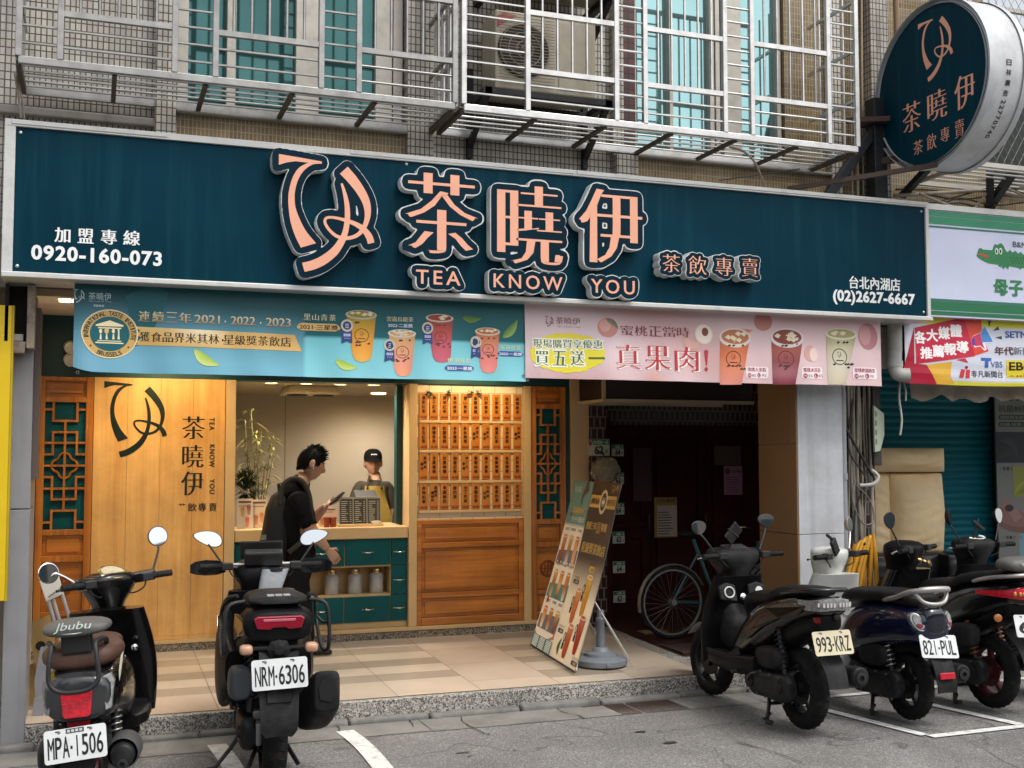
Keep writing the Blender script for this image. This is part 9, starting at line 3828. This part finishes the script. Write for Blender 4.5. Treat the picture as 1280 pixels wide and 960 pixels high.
# ---------------------------------------------------------------- wires and pipes on the upper wall
cables('cable','cable','overhead cables above the neighbour sign',old_wire,[
 ('thick grey cable running level above the crocodile board',[PY(1118,246,7.5),PY(1180,242,7.5),PY(1240,240,7.5),PY(1300,252,7.5)],.016),
 ('pale cable arching high over the crocodile board',[PY(1216,264,7.45),PY(1232,245,7.45),PY(1240,236,7.45),PY(1262,238,7.45),PY(1300,256,7.45)],.010),
 ('cream cable slanting from the sign post to the crocodile board',[PY(1150,243,7.48),PY(1172,252,7.48),PY(1200,263,7.48)],.011)])
rr=random.Random(21)
its=[]
for i,nm in enumerate(('slack','thin','tangled','sagging','lower')):
 y0_=238+i*6
 its.append((nm+' dark cable crossing the brown tiles behind the round sign',[PY(1120,y0_,7.55),PY(1160,y0_+rr.uniform(-2,12),7.52),PY(1200,y0_+rr.uniform(-8,10),7.52),PY(1245,y0_+rr.uniform(-14,6),7.52),PY(1300,y0_+rr.uniform(-10,12),7.55)],.007))
cables('cable','cable','dark cables behind the round sign',dark_wire,its)
m=MB()
m.bar(PY(1238,214,7.3),PY(1238,268,7.6),.06)
m.bar(PY(1270,212,7.2),PY(1236,262,7.62),.06)
tag(obj('wall_bracket',m,black_iron),'black iron bracket struts under the chain link cage','bracket')
m=MB()
m.bar(PY(1160,212,7.3),PY(1128,246,7.62),.05)
tag(obj('wall_bracket',m,black_iron),'single black iron strut between sign post and round sign','bracket')
its=[]
for i,(px_,nm,r)in enumerate(((1069,'pale',.012),(1076,'cream',.009),(1062,'brown',.007))):
 its.append((nm+' upright conduit between the window cage and the round sign',[PY(px_+2,-20,7.68),PY(px_+2,80,7.68),PY(px_+3,160,7.68),PY(px_+4,245,7.68)],r))
cables('conduit','conduit','upright conduits on the upper wall',mat('aged_conduit','#a2947c',.6,var=.15,dirt=.3),its)
m=MB()
x0=PY(1084,120,7.7).x
m.box(x0,x0+.17,7.63,7.75,3.1,6.2)
attach(obj('tiled_pier',m,grey_tile,None),bld)
cables('conduit','conduit',None,mat('brown_tube','#7b5d43',.5),[('brown upright tube left of the round sign face',[PY(1120,-20,7.5),PY(1122,60,7.5)],.022)])
cables('wire','wire','wires at the left end of the upper wall',old_wire,[
 ('pair of old wires dropping behind the left end of the sign',[PY(19,88,7.4),PY(24,120,7.4),PY(27,146,7.4)],.008),
 ('old wire beside the leftmost cage corner',[PY(22,92,7.42),PY(28,122,7.42),PY(31,147,7.42)],.006)])
m=MB()
m.tube(smooth_line([PY(912,184,7.25),PY(930,190,7.2),PY(945,205,7.22),PY(957,235,7.3)],None,5),.009,6)
tag(obj('wire',m,old_wire,None,smooth=60),'beige stiff wire dropping from the cage floor to the sign top','wire')
m=MB()
m.tube([PY(900,226,7.5),PY(1000,212,7.5)],.005,6)
tag(obj('wire',m,dark_wire,None),'thin dark wire stretched above the sign top','wire')
# ---------------------------------------------------------------- on and behind the counter
zc_=zc+.001
CT=lambda x,y,Y:PY(x,y,Y)
def card(name,label,cat,l,t_,r,b,Y,lean,fill,bgc,base=None,th=.008):
 x0,z0,x1,z1=fbox(l,t_,r,b,Y)
 z0=max(z0,zc_)
 t=thing(name,label,cat,((x0+x1)/2,Y,z0))
 f=lambda u,v,d:V3((u,Y+d+(v-z0)*lean,v))
 m=MB()
 m.prism([(x0,z0),(x1,z0),(x1,z1),(x0,z1)],f,0,th)
 obj('board',m,mat('card_'+bgc.strip('#'),bgc,.35,var=.04),t)
 a=Art()
 fill(a,x0,z0,x1-x0,z1-z0)
 a.build('printed_artwork',t,lambda u,v,l_:f(u,v,-.001-.0006*l_))
 if base:
  m=MB()
  m.box(x0-.01,x1+.012,Y-.04,Y+.06,z0-.0005,z0+.022)
  obj('base',m,ctop,t,bevel=.003)
 return t
def drinks(cols):
 def f(a,x,z,w,h):
  a.rect(x+w*.1,z+h*.86,x+w*.9,z+h*.93,'#6a5040',1)
  a.rect(x+w*.12,z+h*.74,x+w*.8,z+h*.78,'#9a8470',1)
  for i,(u,v,c)in enumerate(cols):
   cup_uv(a,x+w*u,z+h*v,z+h*(v+.34),w*.26,w*.18,[c,mixc(c,'#ffffff',.2)],'#e8ddcc',1)
 return f
card('menu_card','drinks poster card leaning at the end of the counter beside the plank panel','menu card',296,623,316,661,9.86,.12,drinks([(.35,.40,'#b9862c'),(.75,.46,'#8f2f22'),(.65,.05,'#b5502a')]),'#cfc3ae')
card('menu_card','second drinks poster card on the counter, half behind the backpack','menu card',314,624,334,660,9.9,.12,drinks([(.3,.12,'#b5602a'),(.65,.2,'#c9782a')]),'#d6c2ac')
card('menu_card','pink drinks card on the counter between customer and menu frame','menu card',398,634,421,659,9.92,.06,drinks([(.2,.1,'#b5682a'),(.5,.15,'#c9a27a'),(.8,.12,'#8f2a22')]),'#d8b9a2')
def menu(a,x,z,w,h):
 for k in range(3):
  a.rect(x+w*(.02+.33*k),z+h*.06,x+w*(.32+.33*k),z+h*.94,'#37372f',.5)
  rr=random.Random(k)
  for i in range(11):
   v=z+h*(.84-.068*i)
   a.rect(x+w*(.05+.33*k),v,x+w*(.05+.33*k+rr.uniform(.08,.17)),v+h*.022,'#b8b29c',1)
   a.rect(x+w*(.25+.33*k),v,x+w*(.29+.33*k),v+h*.022,'#b8b29c',1)
 a.ell(x+w*.88,z+h*.14,w*.12,h*.05,'#e6e2d6',1.5)
card('price_menu','clear framed three column price menu on a wooden foot on the counter','menu frame',424,621,476,660,9.86,.1,menu,'#8d8a76',True)
t=thing('order_tablet','dark order tablet on a stand behind the framed menu','tablet',CT(457,640,10.0))
p=CT(457,618,10.02)
m=MB()
m.obox(p,(.10,0,0),(0,.06,.035),(0,-.004,.007))
obj('screen',m,black_pl,t,bevel=.006)
m=MB()
m.bar((p.x,p.y+.02,zc_),(p.x,p.y+.01,p.z),.03)
obj('stand',m,ctop,t)
m=MB()
for i,(dx,c_)in enumerate(((0,0),(.02,0),(-.02,.01))):
 b_=CT(436,640,10.0)
 m.tube([(b_.x+dx,10.0,zc_),(b_.x+dx*1.5,10.0+c_,zc_+.17)],.008,6)
m.lathe([(.03,0),(.035,.1),(.033,.1),(.028,.004)],(CT(436,640,10.0).x,10.0,zc_),n=18)
tag(obj('pen_cup',m,mat('pink_cup','#a88078',.4),None),'small pen cup behind the framed menu','cup')
proto=None
for i,px_ in enumerate((408,416)):
 if proto is None:
  m=MB()
  m.lathe([(.024,0),(.03,.075),(.032,.08),(.03,.085),(.001,.086)],(0,0,0),n=18)
  o=proto=obj('sample_cup',m,mat('tea_red','#8a3a22',.25,var=.1),None,smooth=50)
 else:
  o=proto.copy()
  COL.objects.link(o)
 p=CT(px_,655,9.83)
 o.location=(p.x,9.83,zc_)
 tag(o,('amber red sample cup next to the customer','amber red sample cup next to the framed menu')[i],'cup','sample cups on the counter')
# plants at the end of the counter
leaf_d=mat('dark_leaf',(.012,.022,.010),.5,var=.4,vscale=20)
leaf_y=mat('yellow_green_leaf',(.22,.20,.045),.5,var=.3,vscale=12)
rr=random.Random(9)
def blade(m,p,d,ln,w,droop):
 d=V3(d).normalized()
 s=d.cross(V3((0,0,1)))
 if s.length<.01:
  s=V3((1,0,0))
 s.normalize()
 vs=[]
 for i in range(5):
  t_=i/4
  q_=p+d*ln*t_+V3((0,0,-droop*ln*t_*t_))
  ww=w*math.sin(math.pi*(.12+.86*t_))/2
  vs+=[q_-s*ww,q_+s*ww]
 m.add(vs,[(2*i,2*i+1,2*i+3,2*i+2)for i in range(4)])
c=CT(307,606,10.3)
t=thing('potted_shrub','dark bushy pot plant at the end of the counter against the wall','plant',(c.x,10.3,zc_))
m=MB()
for i in range(520):
 v=V3((rr.gauss(0,1),rr.gauss(0,1),rr.gauss(0,1))).normalized()*rr.uniform(.3,1)
 blade(m,c+V3((v.x*.11,v.y*.1,v.z*.13)),v+V3((0,0,.5)),rr.uniform(.05,.09),.014,.3)
obj('foliage',m,leaf_d,t)
m=MB()
m.lathe([(.055,0),(.075,.12),(.078,.13),(.001,.12)],(c.x,10.3,zc_),n=20)
obj('pot',m,mat('brown_pot','#4a2f22',.6),t)
c=CT(322,640,10.32)
t=thing('bamboo_plant','tall thin yellow green bamboo behind the customer inside the shop','plant',(c.x,10.32,zc_))
m,m2=MB(),MB()
for i in range(9):
 b_=V3((c.x+rr.uniform(-.06,.06),10.32+rr.uniform(-.05,.05),zc_+.02))
 tp=V3((b_.x+rr.uniform(-.16,.14),b_.y+rr.uniform(-.06,.06),zc_+rr.uniform(.5,1.02)))
 P_=smooth_line([b_,b_.lerp(tp,.5)+V3((rr.uniform(-.02,.02),0,0)),tp],None,4)
 m.tube(P_,.0045,5)
 for k in range(34):
  q_=P_[rr.randrange(2,len(P_))]
  blade(m2,q_,(rr.uniform(-1,1),rr.uniform(-.6,.6),rr.uniform(.1,1.1)),rr.uniform(.08,.17),.016,.7)
obj('stem',m,mat('bamboo_stem',(.20,.19,.06),.5),t)
obj('foliage',m2,leaf_y,t)
m=MB()
m.lathe([(.05,0),(.065,.1),(.068,.11),(.001,.1)],(c.x,10.32,zc_),n=20)
obj('pot',m,mat('dark_pot','#2c211c',.6),t)
# menu sheets on the teal post and a dark jacket on a hook
t=thing('wall_menu','narrow column of grey menu sheets on the teal post right of the order window','menu sheet',CT(509,560,9.9))
a=Art()
x0,z0,x1,z1=fbox(504.5,487,512,640,9.9)
for za,zb_,c_ in((.88,1.0,'#b5b09c'),(.44,.86,'#8d8c7c'),(.14,.43,'#6f7f80')):
 a.rect(x0,z0+(z1-z0)*za,x1,z0+(z1-z0)*zb_,c_,0)
 for i in range(6):
  v=z0+(z1-z0)*(za+(zb_-za)*(.15+.13*i))
  a.rect(x0+.008,v,x1-.012,v+.008,'#4a4a44' if c_!='#6f7f80' else '#9fb0b0',1)
a.build('sheets',t,lambda u,v,l:V3((u,9.92-.001*l,v)))
m=MB()
m.box(x0,x1,9.922,9.935,z0,z1)
obj('backing_board',m,teal_dk,t)
t=thing('jacket','dark jacket hanging inside the shop by the teal post','jacket',CT(499,650,10.4))
m=MB()
rows=[]
for y,l,r in((602,501,504),(612,497,505),(628,494,506),(645,491,506),(664,490,507)):
 a_,b_=CT(l,y,10.4),CT(r,y,10.4)
 rows.append([V3(((a_.x+b_.x)/2+math.cos(q)*(b_.x-a_.x)/2*(1+.12*math.sin(q*5)),10.4+math.sin(q)*.05,a_.z))for q in[2*math.pi*i/16 for i in range(16)]])
m.loft(rows)
obj('cloth',m,mat('dark_jacket',(.02,.018,.015),.8),t,smooth=60)
m=MB()
p=CT(502.5,600,10.4)
m.tube([p,p+V3((.01,.03,.02)),p+V3((.03,.05,.0))],.005,6)
obj('hook',m,chrome,t)
